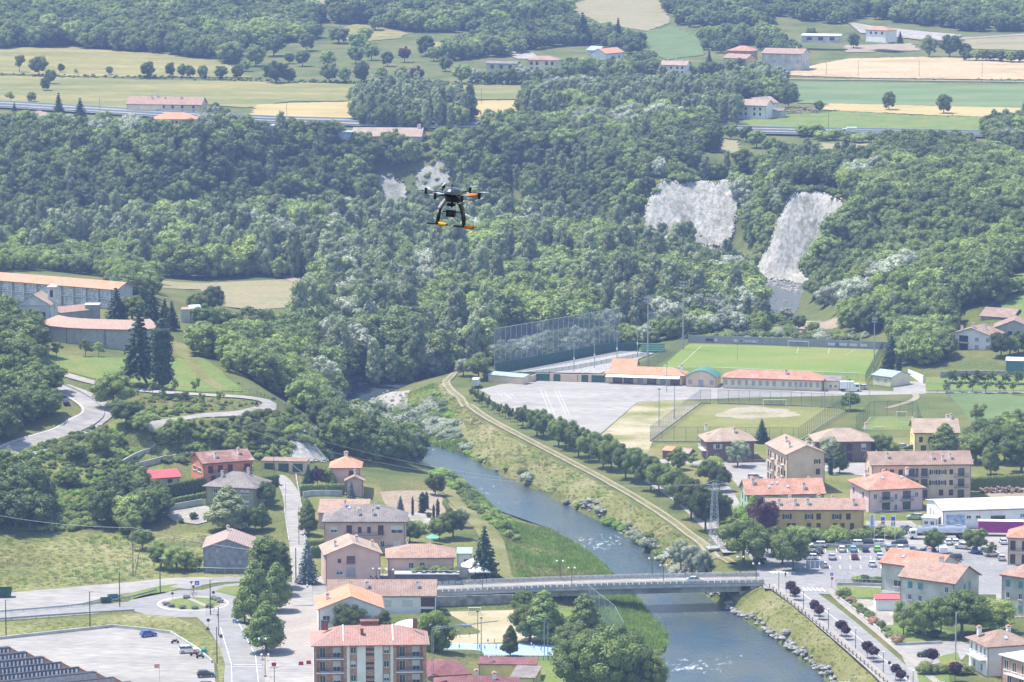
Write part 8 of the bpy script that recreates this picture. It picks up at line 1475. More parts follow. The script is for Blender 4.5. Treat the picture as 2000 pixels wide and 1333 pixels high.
lorry(P(1955, 1046, .1), R(-4), 'white', mat('magenta_tarpaulin', (.30,.035,.20), noise=.1), 12, 3.9, 2.5, 'trailer with magenta tarpaulin sides beside the hall', name='trailer')
lorry(P(1654, 764, .1), R(-3), 'white', WHITE, 4.6, 3.2, 2.2, 'white box lorry parked beside the kiosk')
lorry(P(1842, 1085, .12), R(90), 'white', WHITE, 2.8, 2.3, 1.9, 'white delivery van parked behind the red roofed grey house', name='delivery_van', cabL=1.7, cat='van')
lorry(P(929, 757, .1), R(84), 'white', mat('dirty_white', (.55,.56,.56), noise=.2, scale=1.5), 5, 3.0, 2.2, 'white box van parked under the levee trees')
lorry(G(1663, 266) + Vector((0, 0, 1)), R(180), 'white', WHITE, 5, 3.2, 2.3, 'white van driving on the motorway')
lorry(P(1488, 1102, .2), R(200), 'dark green', mat('dark_load', (.06,.08,.08)), 2.0, 1.5, 1.4, 'small dark pickup under the big round tree by the bridge', cabL=1.2, cat='pickup')
# ------------------------------------------------------------------ people: one skinned body each
SKIN = mat('skin', (.45,.27,.19), noise=.05)
def person_meshes(pose):
 J = {'stand': dict(k1=(-.1,0,.48), f1=(-.12,0,.04), k2=(.1,0,.48), f2=(.12,0,.04), e1=(-.27,0,1.12), h1=(-.28,-.08,.85), e2=(.27,0,1.12), h2=(.28,-.08,.85)),
         'run': dict(k1=(-.12,-.28,.58), f1=(-.12,-.2,.12), k2=(.1,.15,.48), f2=(.12,.48,.22), e1=(-.3,.15,1.15), h1=(-.28,-.1,1.05), e2=(.3,-.2,1.15), h2=(.28,-.4,1.3)),
         'walk': dict(k1=(-.1,-.15,.5), f1=(-.1,-.3,.05), k2=(.1,.08,.5), f2=(.1,.32,.1), e1=(-.28,.1,1.13), h1=(-.28,.02,.88), e2=(.28,-.08,1.13), h2=(.27,-.25,.95))}[pose]
 V = [(0,0,.92),(0,0,1.15),(0,0,1.38),(0,0,1.5),(0,0,1.64),(-.11,0,.88),J['k1'],J['f1'],(J['f1'][0],J['f1'][1]-.16,J['f1'][2]-.01),(.11,0,.88),J['k2'],J['f2'],(J['f2'][0],J['f2'][1]-.16,J['f2'][2]-.01),(-.19,0,1.39),J['e1'],J['h1'],(.19,0,1.39),J['e2'],J['h2'],(0,-.02,1.76)]
 E = [(0,1),(1,2),(2,3),(3,4),(0,5),(5,6),(6,7),(7,8),(0,9),(9,10),(10,11),(11,12),(2,13),(13,14),(14,15),(2,16),(16,17),(17,18),(4,19)]
 Rr = [.15,.14,.15,.06,.1,.1,.065,.04,.035,.1,.065,.04,.035,.065,.045,.035,.065,.045,.035,.07]
 me = bpy.data.meshes.new('person'); me.from_pydata(V, E, []); o = link(bpy.data.objects.new('p', me)); sk = o.modifiers.new('s', 'SKIN'); o.modifiers.new('u', 'SUBSURF').levels = 1
 for i, v in enumerate(me.skin_vertices[0].data): v.radius = (Rr[i], Rr[i] * .8); v.use_root = i == 0
 dg = bpy.context.evaluated_depsgraph_get(); d = bpy.data.meshes.new_from_object(o.evaluated_get(dg)); bpy.data.objects.remove(o); return d
PM = {k: person_meshes(k) for k in ('stand', 'run', 'walk')}
PCN = 0
def person(p, rz, pose, top, legs, hair, label, s=1.0, group=None):
 global PCN
 d = PM[pose].copy(); d.materials.clear()
 for m_ in (SKIN, top, legs, hair): d.materials.append(m_)
 for f in d.polygons:
  c = f.center; f.material_index = 3 if (c.z > 1.68 or (c.z > 1.58 and c.y > .04)) else 1 if (1.0 < c.z < 1.46 and abs(c.x) < .25) else 2 if (.5 < c.z <= 1.0 and abs(c.x) < .2) else 0
 o = link(bpy.data.objects.new('person', d)); o.location = p; o.rotation_euler.z = rz; o.scale = (s,) * 3; tag(o, label, 'person', group)
CL = {'white': mat('cloth_white', (.7,.7,.7)), 'dark': mat('cloth_dark', (.03,.035,.06)), 'red': mat('cloth_red', (.45,.06,.06)), 'blue': mat('cloth_blue', (.06,.12,.4)), 'grey': mat('cloth_grey', (.25,.25,.27))}; HAIR = mat('hair', (.05,.035,.025))
PP = [(909,1232,'stand','white','dark','child alone in the middle of the sandy pitch'),(917,1247,'run','red','white','child in red at the lower left of the sandy pitch'),(890,1242,'walk','dark','grey','nearest child of the cluster beside the birch'),(894,1240,'stand','white','dark','child in white of the cluster beside the birch'),(898,1246,'stand','red','dark','child in red of the cluster beside the birch'),(897,1270,'run','white','dark','child running at the left end of the blue court'),(937,1270,'run','dark','dark','dark clothed child before the light pole'),(947,1271,'walk','blue','dark','child in blue left on the blue court'),(953,1260,'run','red','white','child running at the far line of the blue court'),(966,1259,'stand','red','dark','child in red at the far line of the blue court'),(969,1271,'run','white','dark','child in white beside the young pointed tree'),(1032,1260,'walk','dark','blue','leftmost child of the group under the plane tree'),(1038,1266,'run','white','blue','child in white right of the young pointed tree'),(1043,1270,'run','white','grey','second child in white right of the young pointed tree'),(1057,1274,'run','blue','dark','rightmost child on the blue court'),(1034,1257,'stand','red','dark','child in red under the plane tree')]
for i, (u, v, po, t, l, lb) in enumerate(PP): person(P(u, v, -3.4), R(70 * i), po, CL[t], CL[l], HAIR, lb, .88, 'children playing on the playground')
person(P(1773, 1333, .3), R(180), 'walk', CL['dark'], CL['grey'], HAIR, 'pedestrian in dark clothes on the riverside pavement'); person(P(425, 1208, .2), 0, 'stand', CL['white'], CL['blue'], HAIR, 'pedestrian in white on the traffic island'); person(P(1534, 1130, .15), 0, 'walk', CL['dark'], CL['dark'], HAIR, 'dark clothed pedestrian at the crossing by the bridge')
# two wheelers
def bike(p, rz, col, label, rider=False):
 r = empty('motorcycle', p, rz, label, 'motorcycle')
 for x in (-.65, .65): w_ = MB().tube([(0, -.06, 0), (0, .06, 0)], .31, 12).build('wheel', TYRE, r); w_.location = (x, 0, .31)
 MB().add([(-.5,-.14,.55),(.45,-.14,.6),(.35,-.12,.95),(-.1,-.12,.85),(-.7,-.1,.92),(-.5,.14,.55),(.45,.14,.6),(.35,.12,.95),(-.1,.12,.85),(-.7,.1,.92)], [(0,1,2,3,4),(9,8,7,6,5),(0,5,6,1),(1,6,7,2),(2,7,8,3),(3,8,9,4),(4,9,5,0)]).build('body', col, r)
 MB().tube([(.65,0,.31),(.42,0,1.05)], .05, 5).tube([(.42,-.32,1.08),(.42,.32,1.08)], .03, 5).build('fork', DARK, r); MB().box(-.3, .25, -.1, .1, .3, .54).build('engine', DARK, r)
bike(P(342, 1257, .12), R(15), CL['dark'], 'dark motorbike alone by the kerb of the car park'); bike(P(379, 1281, .12), R(20), CL['red'], 'red and white motorbike beside the white off roader'); bike(P(391, 1286, .12), R(15), DARK, 'black motorbike nearest the green bottle bank')
g_ = G(501, 795) + Vector((0, 0, .35)); bike(g_, R(250), CL['dark'], 'motorbike ridden round the lane bend'); person(g_ + Vector((0, 0, .25)), R(160), 'run', CL['dark'], CL['dark'], DARK, 'rider in dark clothes on the motorbike in the lane bend', .8)
# ------------------------------------------------------------------ drone
dp = P(884, 378, 0); dr_ = ray(884, 378); t_ = 64.0 / dr_.y; dc = Vector((0, 0, CH)) + dr_ * t_
dn = empty('hexacopter_drone', dc, R(-12), 'black hexacopter drone with orange tipped skids flying over the valley', 'drone'); dn.rotation_euler = (R(4), R(5), R(-14))
BLK = mat('carbon_black', (.012,.012,.015), rough=.35, spec=.6); ORA = mat('orange_foam', (.85,.20,.02), rough=.7); ORY = mat('yellow_orange_foam', (.9,.38,.02), rough=.7); LIDM = mat('glossy_lid', (.03,.035,.05), rough=.15, spec=.9); BLADE = mat('propeller_grey', (.35,.38,.38), rough=.4)
hub = MB(); hub.tube([(0,0,-.05),(0,0,.01),(0,0,.05),(0,0,.085),(0,0,.10)], [.13,.17,.16,.11,.04], 16); hub.build('body', LIDM, dn); MB().tube([(0,0,-.1),(0,0,-.051)], .14, 12).box(-.17,.1,-.07,.07,-.14,-.101).build('battery_tray', BLK, dn); MB().tube([(-.02,0,.1),(-.02,0,.17)], .008, 5).build('antenna', BLK, dn)
for k in range(6):
 a = R(5 + 60 * k); dx, dy = math.cos(a), math.sin(a); ar = MB().tube([(dx*.12, dy*.12, -.01), (dx*.46, dy*.46, .0)], .013, 6).build('arm', BLK, dn)
 if k == 0: MB().tube([(dx*.24, dy*.24, 0), (dx*.42, dy*.42, 0)], .03, 8).build('foam_sleeve', ORA, ar)
 mo = MB().tube([(0,0,-.05),(0,0,.055)], .026, 8).build('motor', BLK, ar); mo.location = (dx*.46, dy*.46, 0)
 for j, z in enumerate((.065, -.06)):
  pr = MB(); b_ = R(20 + 37 * k + 60 * j)
  for s in (1, -1):
   c_, s_ = math.cos(b_) * s, math.sin(b_) * s; px_, py_ = -s_, c_
   pr.add([(dx*.46 + px_*.008, dy*.46 + py_*.008, z), (dx*.46 + c_*.07 + px_*.02, dy*.46 + s_*.07 + py_*.02, z + .006), (dx*.46 + c_*.17 + px_*.008, dy*.46 + s_*.17 + py_*.008, z + .002), (dx*.46 + c_*.17 - px_*.004, dy*.46 + s_*.17 - py_*.004, z), (dx*.46 + c_*.07 - px_*.014, dy*.46 + s_*.07 - py_*.014, z - .006), (dx*.46 - px_*.008, dy*.46 - py_*.008, z)], [(0,1,2,3,4,5)])
  o = pr.build('propeller', BLADE, ar); md = o.modifiers.new('t', 'SOLIDIFY'); md.thickness = .004
for s in (-1, 1):
 for y in (-.045, .045):
  MB().tube([(s*.07,y,-.09),(s*.12,y,-.13),(s*.18,y,-.24),(s*.22,y,-.40),(s*.235,y,-.545)], [.028,.028,.026,.024,.022], 8).build('landing_leg', BLK, dn)
 sk = MB().tube([(s*.235-.18,-.02,-.555),(s*.235+.18,.02,-.555)], .016, 8).build('skid', BLK, dn)
 MB().tube([(s*.235+.01,.002,-.555),(s*.235+.15,.017,-.555)], .032, 10).build('foam_sleeve', ORA if s > 0 else ORY, sk)
MB().tube([(0,0,-.14),(0,0,-.24)], .02, 8).tube([(-.08,0,-.2),(.06,0,-.19)], .03, 6).build('gimbal_arm', BLK, dn); gb = MB().box(-.08,.07,-.06,.05,-.40,-.28).tube([(.03,-.05,-.34),(-.01,-.14,-.35)], .04, 10).tube([(-.15,.0,-.33),(.15,0,-.31)], .012, 6).build('camera', BLK, dn)
MB().tube([(-.10,-.06,-.10),(-.20,-.06,-.26)], .032, 6).build('white_cable_sleeve', mat('white_pink_sleeve', (.65,.55,.6)), dn); MB().tube([(.1,-.02,-.1),(.21,-.06,-.2),(.24,-.08,-.3),(.2,-.08,-.36)], .009, 6).build('wire', mat('tan_wire', (.3,.2,.14)), dn)
# ------------------------------------------------------------------ flags, signs, containers, odds and ends
def flag(u, v, label, parts):
 p = P(u, v, .1); r = empty('flagpole', p, R(4), label, 'flag'); MB().tube([(0,0,0),(0,0,6.8)], .06, 6).build('pole', WHITE, r)
 for x0, x1, z0, z1, m_ in parts: MB().box(x0, x1, -.02, .02, z0, z1).build('flag_cloth', m_, r)
 return r
FW, FB, FR, FY, FG = mat('flag_white', (.72,.74,.78)), mat('flag_blue', (.05,.12,.5)), mat('flag_red', (.5,.05,.06)), mat('flag_gold', (.75,.45,.12)), mat('flag_green', (.08,.35,.15))
r = flag(1707.5, 1056, 'white banner on a pole with blue vertical lettering', [(-1.25,-.08,3.6,6.7,FW)]); text_mesh('KAVALI', .92, FB, r, (-.66, -.04, 5.15), (R(90), R(90), 0), bold=.02)
flag(1728, 1056, 'flag on a pole with a blue field above dark red and gold stripes', [(-1.05,-.08,6.2,6.7,FW),(-1.05,-.08,5.3,6.19,FB),(-1.05,-.08,4.9,5.29,FW),(-1.05,-.08,4.5,4.89,FR),(-1.05,-.08,4.1,4.49,FY),(-1.05,-.08,3.7,4.09,FW)])
flag(1748, 1056, 'flag on a pole with a blue field above an Italian tricolour', [(-1.05,-.08,6.3,6.7,FW),(-1.05,-.08,5.3,6.29,FB),(-1.05,-.08,4.9,5.29,FW),(-1.05,-.72,3.9,4.89,FR),(-.71,-.42,3.9,4.89,FW),(-.41,-.08,3.9,4.89,FG),(-1.05,-.08,3.6,3.89,FW)])
p = P(312, 1342, 0); r = empty('flagpole', p, 0, 'faded orange flag on a pole above the saw tooth factory', 'flag'); MB().tube([(0,0,0),(0,0,5.2)], .04, 6).build('pole', STEEL, r); MB().box(-1.1, -.05, -.02, .02, 4.2, 5.1).build('flag_cloth', mat('faded_orange', (.70,.32,.25), noise=.2), r)
def sign(u, v, h, shape, m_, label, size=.35, z=.1, rz=0, col2=None, pole_m=None):
 p = P(u, v, z); r = empty('road_sign', p, rz, label, 'road sign'); MB().tube([(0,0,0),(0,0,h)], .04, 6).build('pole', pole_m or STEEL, r)
 n = {'disc': 14, 'tri': 3, 'box': 4, 'inv': 3}[shape]; a0_ = {'disc': 0, 'tri': math.pi/2, 'box': math.pi/4, 'inv': -math.pi/2}[shape]
 mb = MB(); mb.add([(size * math.cos(a0_ + 2*math.pi*k/n), y, h + size * math.sin(a0_ + 2*math.pi*k/n)) for y in (-.07, -.05) for k in range(n)], [tuple(range(n)), tuple(range(n, 2*n))[::-1]] + [(k, (k+1) % n, n + (k+1) % n, n + k) for k in range(n)]); mb.build('sign_plate', m_, r)
 if col2: MB().add([(-size*.4,-.08,h-size*.45),(size*.4,-.08,h-size*.45),(0,-.08,h+size*.5)], [(0,1,2)]).build('symbol', col2, r)
 return r
SB = mat('sign_back', (.10,.105,.11)); SBL = mat('sign_blue', (.05,.13,.5)); SWH = mat('sign_white', (.7,.72,.75))
sign(374, 1158, 2.6, 'inv', SB, 'give way sign seen from behind at the top of the roundabout', .5); sign(378, 1160, 1.8, 'disc', SB, 'round sign seen from behind below the give way sign', .35); sign(337, 1172, 1.6, 'disc', SB, 'round sign at the left of the roundabout', .35); sign(417, 1170, 1.6, 'disc', SB, 'round sign at the right of the roundabout', .38)
r = sign(385, 1158, 2.4, 'box', SBL, 'blue direction signs on two posts above the roundabout', .75, col2=SWH); sign(418, 1200, 2.6, 'inv', mat('sign_pale_blue', (.35,.45,.6)), 'pale give way sign facing the roundabout', .38); sign(404, 1203, 2.2, 'box', SB, 'dark rectangular sign before the roundabout', .45); sign(407, 1228, 2.0, 'disc', SB, 'round black sign on the curved road edge', .42); sign(406, 1236, .9, 'tri', SB, 'triangular sign lying low at the curved road edge', .65)
sign(432, 1268, 3.0, 'box', SB, 'dark signs on the post by the car park exit', .55); sign(1536, 1166, 2.2, 'disc', SB, 'round dark sign at the start of the riverside street', .35); sign(1737, 1312, 2.0, 'disc', SB, 'round dark sign beside the riverside street', .4); r = sign(1624, 1150, 3.6, 'box', SBL, 'blue square sign at the street corner by the lawn', .5, col2=SWH); sign(1625, 1152, 2.8, 'disc', FR, 'red round sign below the blue square sign', .35)
p = P(427, 1243, .1); r = empty('crossing_sign', p, R(0), 'blue pedestrian crossing sign hanging from a long arm over the road', 'road sign'); MB().tube([(0,0,0),(0,0,6.9)], .09, 7).build('pole', DARK, r); MB().tube([(0,0,3.6),(3.6,.2,3.75)], .05, 6).build('arm', STEEL, r)
MB().box(3.3, 4.15, -.05, .02, 3.1, 3.95).build('sign_plate', SBL, r); MB().add([(3.42,-.06,3.2),(4.03,-.06,3.2),(3.725,-.06,3.84)], [(0,1,2)]).build('symbol', SWH, r); MB().tube([(3.73,-.075,3.58),(3.70,-.075,3.4),(3.62,-.075,3.24)], .03, 4).tube([(3.70,-.075,3.4),(3.82,-.075,3.25)], .03, 4).build('pictogram', DARK, r)
r = empty('billboard', P(1572, 1113, .1), R(0), 'triangular truss mast with a row of grey glass panels at the car park corner', 'billboard'); mb = MB(); mb.tube([(0,0,3.9),(1.6,-.6,-0)], .07, 5).tube([(.9,0,5),(1.4,-.4,2),(1.9,-.2,5)], .06, 5).tube([(.9,0,5),(1.9,-.2,5)], .06, 5).tube([(.2,0,2.2),(5,0,2.4)], .05, 5); mb.build('truss', WHITE, r)
for i in range(4): MB().box(.3 + i * 1.15, 1.35 + i * 1.15, -.03, .03, .35, 2.3).build('panel', [TBLU, STEEL, TBLU, mat('panel_green_grey', (.35,.42,.40))][i], r)
r = empty('sculpture', P(377, 1167, .4), 0, 'small pinkish cycle like sculpture at the back of the roundabout lawn', 'sculpture'); mb = MB()
for x, z, q in ((-.35,.5,.45),(.35,.75,.55)): mb.tube([(x + q*math.cos(t), 0, z + q*math.sin(t)) for t in [k*math.pi/6 for k in range(13)]], .06, 5)
mb.build('ring', mat('rust_pink', (.40,.25,.2)), r); MB().tube([(-.3,0,.6),(.1,0,1.4),(.35,0,.7)], .07, 5).ball((.1,0,1.7), .2, 8, 5).build('figure', DBRK, r)
LAVM = leaf_mat('leaf_lavender', (.14,.17,.14), (.20,.21,.20), .1); LIB['lavbush'] = [(crown_mesh('crown', lobes_for('bush', 4), 400, .11, LAVM, 4), TRK['bush'])]
for i, (dx, dy) in enumerate([(-6.3,-2),(-5,-4.3),(-2,-6),(1,-6.4),(4.5,-4.8),(5.6,3),(6.4,1),(4.6,4.6),(-2,5.8)]): tree_at((RC.x + dx, RC.y + dy, .2), 'lavbush', 1.0, ['left', 'front left', 'front', 'front middle', 'front right', 'back right', 'right', 'far back right', 'back'][i] + ' grey green lavender clump on the roundabout', 'lavender clumps on the roundabout', 1.3)
DKG = mat('dark_green_steel', (.03,.08,.06), noise=.3, scale=2)
def skip_(p, rz, L, W_, h, m_, label, name='skip', lid=False):
 r = empty(name, p, rz, label, 'container'); MB().add([(-L/2*.85,-W_/2,.15),(L/2*.85,-W_/2,.15),(L/2*.85,W_/2,.15),(-L/2*.85,W_/2,.15),(-L/2,-W_/2,h),(L/2,-W_/2,h),(L/2,W_/2,h),(-L/2,W_/2,h),(-L/2+.12,-W_/2+.12,h-.001),(L/2-.12,-W_/2+.12,h-.001),(L/2-.12,W_/2-.12,h-.001),(-L/2+.12,W_/2-.12,h-.001),(-L/2*.8,-W_/2+.12,.4),(L/2*.8,-W_/2+.12,.4),(L/2*.8,W_/2-.12,.4),(-L/2*.8,W_/2-.12,.4)],
      [(3,2,1,0),(0,1,5,4),(1,2,6,5),(2,3,7,6),(3,0,4,7),(4,5,9,8),(5,6,10,9),(6,7,11,10),(7,4,8,11),(8,9,13,12),(9,10,14,13),(10,11,15,14),(11,8,12,15),(12,13,14,15)]).build('tub', m_, r); MB().box(-L/2-.06, L/2+.06, -W_/2-.05, -W_/2-.001, h-.14, h-.02).box(-L/2*.4, -L/2*.4+.1, -W_/2-.06, -W_/2-.001, .2, h-.15).box(L/2*.4-.1, L/2*.4, -W_/2-.06, -W_/2-.001, .2, h-.15).build('rib', m_, r)
skip_(P(2, 1166, .1), R(4), 5.5, 2.4, 2.2, DKG, 'large dark green waste skip at the left edge'); skip_(P(207, 1178, .1), R(18), 2.6, 1.6, 1.3, DKG, 'left green waste container beside the guard rail'); skip_(P(221, 1172, .1), R(18), 2.6, 1.6, 1.3, mat('mid_green_steel', (.07,.16,.12), noise=.2), 'right green waste container beside the guard rail')
r = empty('bottle_bank', P(398, 1279, .1), 0, 'green bell shaped bottle bank beside the motorbikes', 'container'); MB().tube([(0,0,0),(0,0,.4),(0,0,1.3),(0,0,1.6),(0,0,1.68)], [.62,.7,.66,.42,.05], 14).build('bell', mat('bottle_bank_green', (.05,.30,.24)), r); MB().box(-.12,.12,-.72,-.6,1.0,1.2).build('slot', DARK, r)
REDP = mat('red_plastic', (.40,.03,.06), noise=.08)
for i, (u, v) in enumerate([(535,1301),(588,1299),(603,1297)]):
 r = empty('road_barrier', P(u, v, .22), R(5), ['left red plastic road barrier in the plaza car park', 'middle red plastic road barrier in the plaza car park', 'right red plastic road barrier in the plaza car park'][i], 'barrier', 'red plastic road barriers'); MB().add([(-.55,-.25,0),(.55,-.25,0),(.55,.25,0),(-.55,.25,0),(-.5,-.1,.75),(.5,-.1,.75),(.5,.1,.75),(-.5,.1,.75)], [(3,2,1,0),(4,5,6,7),(0,1,5,4),(1,2,6,5),(2,3,7,6),(3,0,4,7)]).build('body', REDP, r)
def canopy(p, w, h, m_, label, name='gazebo'):
 r = empty(name, p, R(6), label, name)
 for x in (-w/2, w/2):
  for y in (-w/2, w/2): MB().tube([(x,y,0),(x,y,h)], .05, 5).build('leg', STEEL, r)
 MB().add([(-w/2-.1,-w/2-.1,h-.3),(w/2+.1,-w/2-.1,h-.3),(w/2+.1,w/2+.1,h-.3),(-w/2-.1,w/2+.1,h-.3),(-w/2-.1,-w/2-.1,h),(w/2+.1,-w/2-.1,h),(w/2+.1,w/2+.1,h),(-w/2-.1,w/2+.1,h),(-w*.18,-w*.18,h+w*.16),(w*.18,-w*.18,h+w*.16),(w*.18,w*.18,h+w*.16),(-w*.18,w*.18,h+w*.16),(0,0,h+w*.34)], [(0,1,5,4),(1,2,6,5),(2,3,7,6),(3,0,4,7),(4,5,9,8),(5,6,10,9),(6,7,11,10),(7,4,8,11),(8,9,12),(9,10,12),(10,11,12),(11,8,12)]).build('canvas', m_, r)
canopy(P(936, 1131, .1), 5.0, 2.3, WHITE, 'white peaked gazebo below the large spruce'); canopy(P(1899, 874, 3.6), 3.0, 1.9, WHITE, 'white parasol tent on the yellow terrace block')
r = empty('parasol', G(845, 1064), 0, 'green parasol on the garden terrace by the river', 'parasol'); MB().tube([(0,0,0),(0,0,2.3)], .05, 6).build('pole', WHITE, r); MB().add([(2.0*math.cos(k*math.pi/4), 2.0*math.sin(k*math.pi/4), 2.0) for k in range(8)] + [(0,0,2.75)], [(k, (k+1) % 8, 8) for k in range(8)]).build('canopy', mat('parasol_green', (.12,.40,.32)), r)
r = empty('dome_tent', P(806, 1243, -3.4), 0, 'white rounded dome tent behind the main apartment block', 'dome'); mb = MB(); mb.ball((0,0,0), (6.2,4.5,4.0), 24, 14); mb.build('shell', WHITE, r, True); MB().tube([(6.22*math.cos(t), 4.52*math.sin(t), .2) for t in [k*math.pi/12 for k in range(25)]], .08, 5).build('hem', CONC, r)
r = empty('satellite_dish', P(686, 1163, 3.8), R(15), 'pinkish satellite dish on the roof of the long white hall', 'dish'); MB().tube([(0,0,-1),(0,0,1.3)], .05, 6).build('mast', STEEL, r); n = 16; MB().add([(.75*math.cos(2*math.pi*k/n), -.1, 1.7 + .75*math.sin(2*math.pi*k/n)) for k in range(n)] + [(0, .12, 1.7)], [(k, (k+1) % n, n) for k in range(n)]).build('dish', mat('dish_pink', (.55,.42,.42)), r)
# terrace of the restaurant
tr = empty('planted_terrace', P(770, 1121, 3.2) - Vector((0, 0, 3.2)), R(0), 'restaurant terrace on dark glazed posts with rows of potted palms', 'terrace'); tw = (P(897, 1121, 0) - P(772, 1122, 0)).length
MB().box(0, tw, 0, 3.9, 3.0, 3.2).build('floor', CONC, tr); MB().box(.2, tw - .2, .2, 3.8, 0, 2.99).build('glazing', GLASS, tr); MB().box(-.02, tw + .02, -.06, -.01, 3.0, 3.25).box(0, tw, -.05, .0, 4.0, 4.06).build('railing', WHITE, tr)
for i in range(11): tree_at(P(808 + i * 8.5, 1118 - (i % 2) * 2, 3.25), 'bush' if i % 3 else 'brightbush', 1.1 + .3 * (i % 3), ORD[i] + ' potted palm from the left on the restaurant terrace', 'potted palms on the restaurant terrace', 1.0, name='potted_plant')
house('low white porch roofs right of the restaurant', (892,1108), (930,1112), 2.6, 8, 'shed', .5, WHTW, TWHT, (), g=0, name='porch', cat='porch', ov=.2)
# crane
r = empty('tower_crane', P(845, 1330, -.5), 0, 'slim pale tower crane with a long arm beside the main apartment block', 'crane'); mb = MB(); H_ = 11.5
for x in (-.18, .18):
 for y in (-.18, .18): mb.tube([(x,y,0),(x,y,H_)], .05, 4)
for i in range(18): s = 1 if i % 2 else -1; mb.tube([(-.18*s,-.18,i*H_/18),(.18*s,-.18,(i+1)*H_/18)], .03, 4); mb.tube([(.18,-.18*s,i*H_/18),(.18,.18*s,(i+1)*H_/18)], .03, 4)
mb.build('mast', STEEL, r); mb = MB(); A_, B_ = Vector((0,0,H_)), Vector((14.5, 3.5, H_ + 1.2)); mb.tube([A_, B_], .06, 4); mb.tube([A_ + Vector((0,0,.5)), B_ + Vector((0,0,.1))], .05, 4)
for i in range(20): a = A_.lerp(B_, i/20); b = A_.lerp(B_, (i+1)/20); mb.tube([a, b + Vector((0,0,.45*(1-i/20)))], .03, 4)
mb.build('jib', STEEL, r); MB().box(-1.1, .3, -.35, .35, 0, 1.0).build('counterweight', CONC, r); MB().box(6.5, 8.6, 1.5, 2.1, H_ + .2, H_ + .7).build('trolley', STEEL, r)
# main apartment block (front: brick columns, white bays, balconies)
def block():
 A, B, h, d, rise = (613,1260), (833,1257), 12.4, 12, 2.7; g = 0
 a = P(*A, g + h); b = P(*B, g + h); w = (b - a).length; r = empty('apartment_block', (a.x, a.y, g), math.atan2(b.y - a.y, b.x - a.x), 'large brick and white apartment block with balconies at the bottom centre', 'apartments')
 MB().box(0, w, .9, d, -1, h).build('wall', BRICK, r); X = lambda q: (q - 330) / 1165 * w; F3 = [h - 3.05 * k for k in range(1, 5)]
 MB().box(-.02, .3, 0, d, -1, h - .01).build('side_wall', WHTW, r)
 for x0, x1, m_ in ((330,360,BRICK),(635,670,BRICK),(670,700,WHTW),(775,865,WHTW),(955,1040,WHTW),(1120,1150,WHTW),(1150,1185,BRICK),(1455,1495,BRICK)): MB().box(X(x0) + .001, X(x1), -.02 if m_ is WHTW else 0, .89, -1, h - .02).build('bay_column', m_, r)
 for x0, x1 in ((700,775),(1040,1120),(865,955)): MB().box(X(x0) + .01, X(x1) - .01, .25, .89, -1, h - .02).build('bay_wall', BRICK, r)
 for z in F3:
  for x0, x1 in ((360,635),(1185,1455)):
   MB().box(X(x0) - .1, X(x1) + .1, -.45, .89, z - .2, z).build('balcony_floor', WHITE, r)
   mb = MB(); mb.box(X(x0), X(x1), -.42, -.38, z + .95, z + 1.0)
   for k in range(26): x = X(x0) + (X(x1) - X(x0)) * (k + .5) / 26; mb.box(x - .025, x + .025, -.42, -.38, z + .02, z + .949)
   mb.build('balcony_railing', DARK, r)
   for f, st, ww in ((.22, 'p', 1.3), (.75, 'hw', 1.7)): o = link(bpy.data.objects.new('window', win_mesh(ww, 2.2, st)), r); o.location = (X(x0) + (X(x1) - X(x0)) * f, .87, z + .05)
  for x in (737, 1080): o = link(bpy.data.objects.new('window', win_mesh(1.2, 1.5, 'hw' if (x + int(z)) % 2 else 'p')), r); o.location = (X(x), .22, z + .95)
  for dz in (.5, 1.6): MB().box(X(868), X(952), .18, .249, z + dz, z + dz + .5).build('stair_window', GLASS, r)
 rf = roof_mesh(r, 'hip', w, d, h, rise, tile('old_red_tiles', (.46,.20,.14), (.52,.26,.19), (.38,.22,.18)), .7)
 for x, y, s, hz in ((.1,.55,.75,2.6),(.91,.6,.5,2.6),(.43,.25,.3,1.4)): MB().box(x*w - s, x*w + s, y*d - .35, y*d + .35, h + hz - .8, h + hz + 1.2, 0).box(x*w - s - .1, x*w + s + .1, y*d - .45, y*d + .45, h + hz + 1.2, h + hz + 1.3, 1).build('chimney', [mat('dark_red_chimney', (.25,.09,.07)), DARK], rf)
 MB().box(.42*w, .58*w, d*.5, d*.5 + 2, h + 2.4, h + 3.6, 0).box(.415*w, .585*w, d*.5 - .2, d*.5 + 2.2, h + 3.601, h + 3.75, 1).build('roof_hatch', [mat('dark_red_chimney', (0,0,0)), TMAR], rf)
 for x in (635, 1150): MB().tube([(X(x),0.0,h+.35 - .3),(X(x),d*.5,h + rise + .3)], .14, 6).build('ridge_tiles', WHTW, rf)
block()
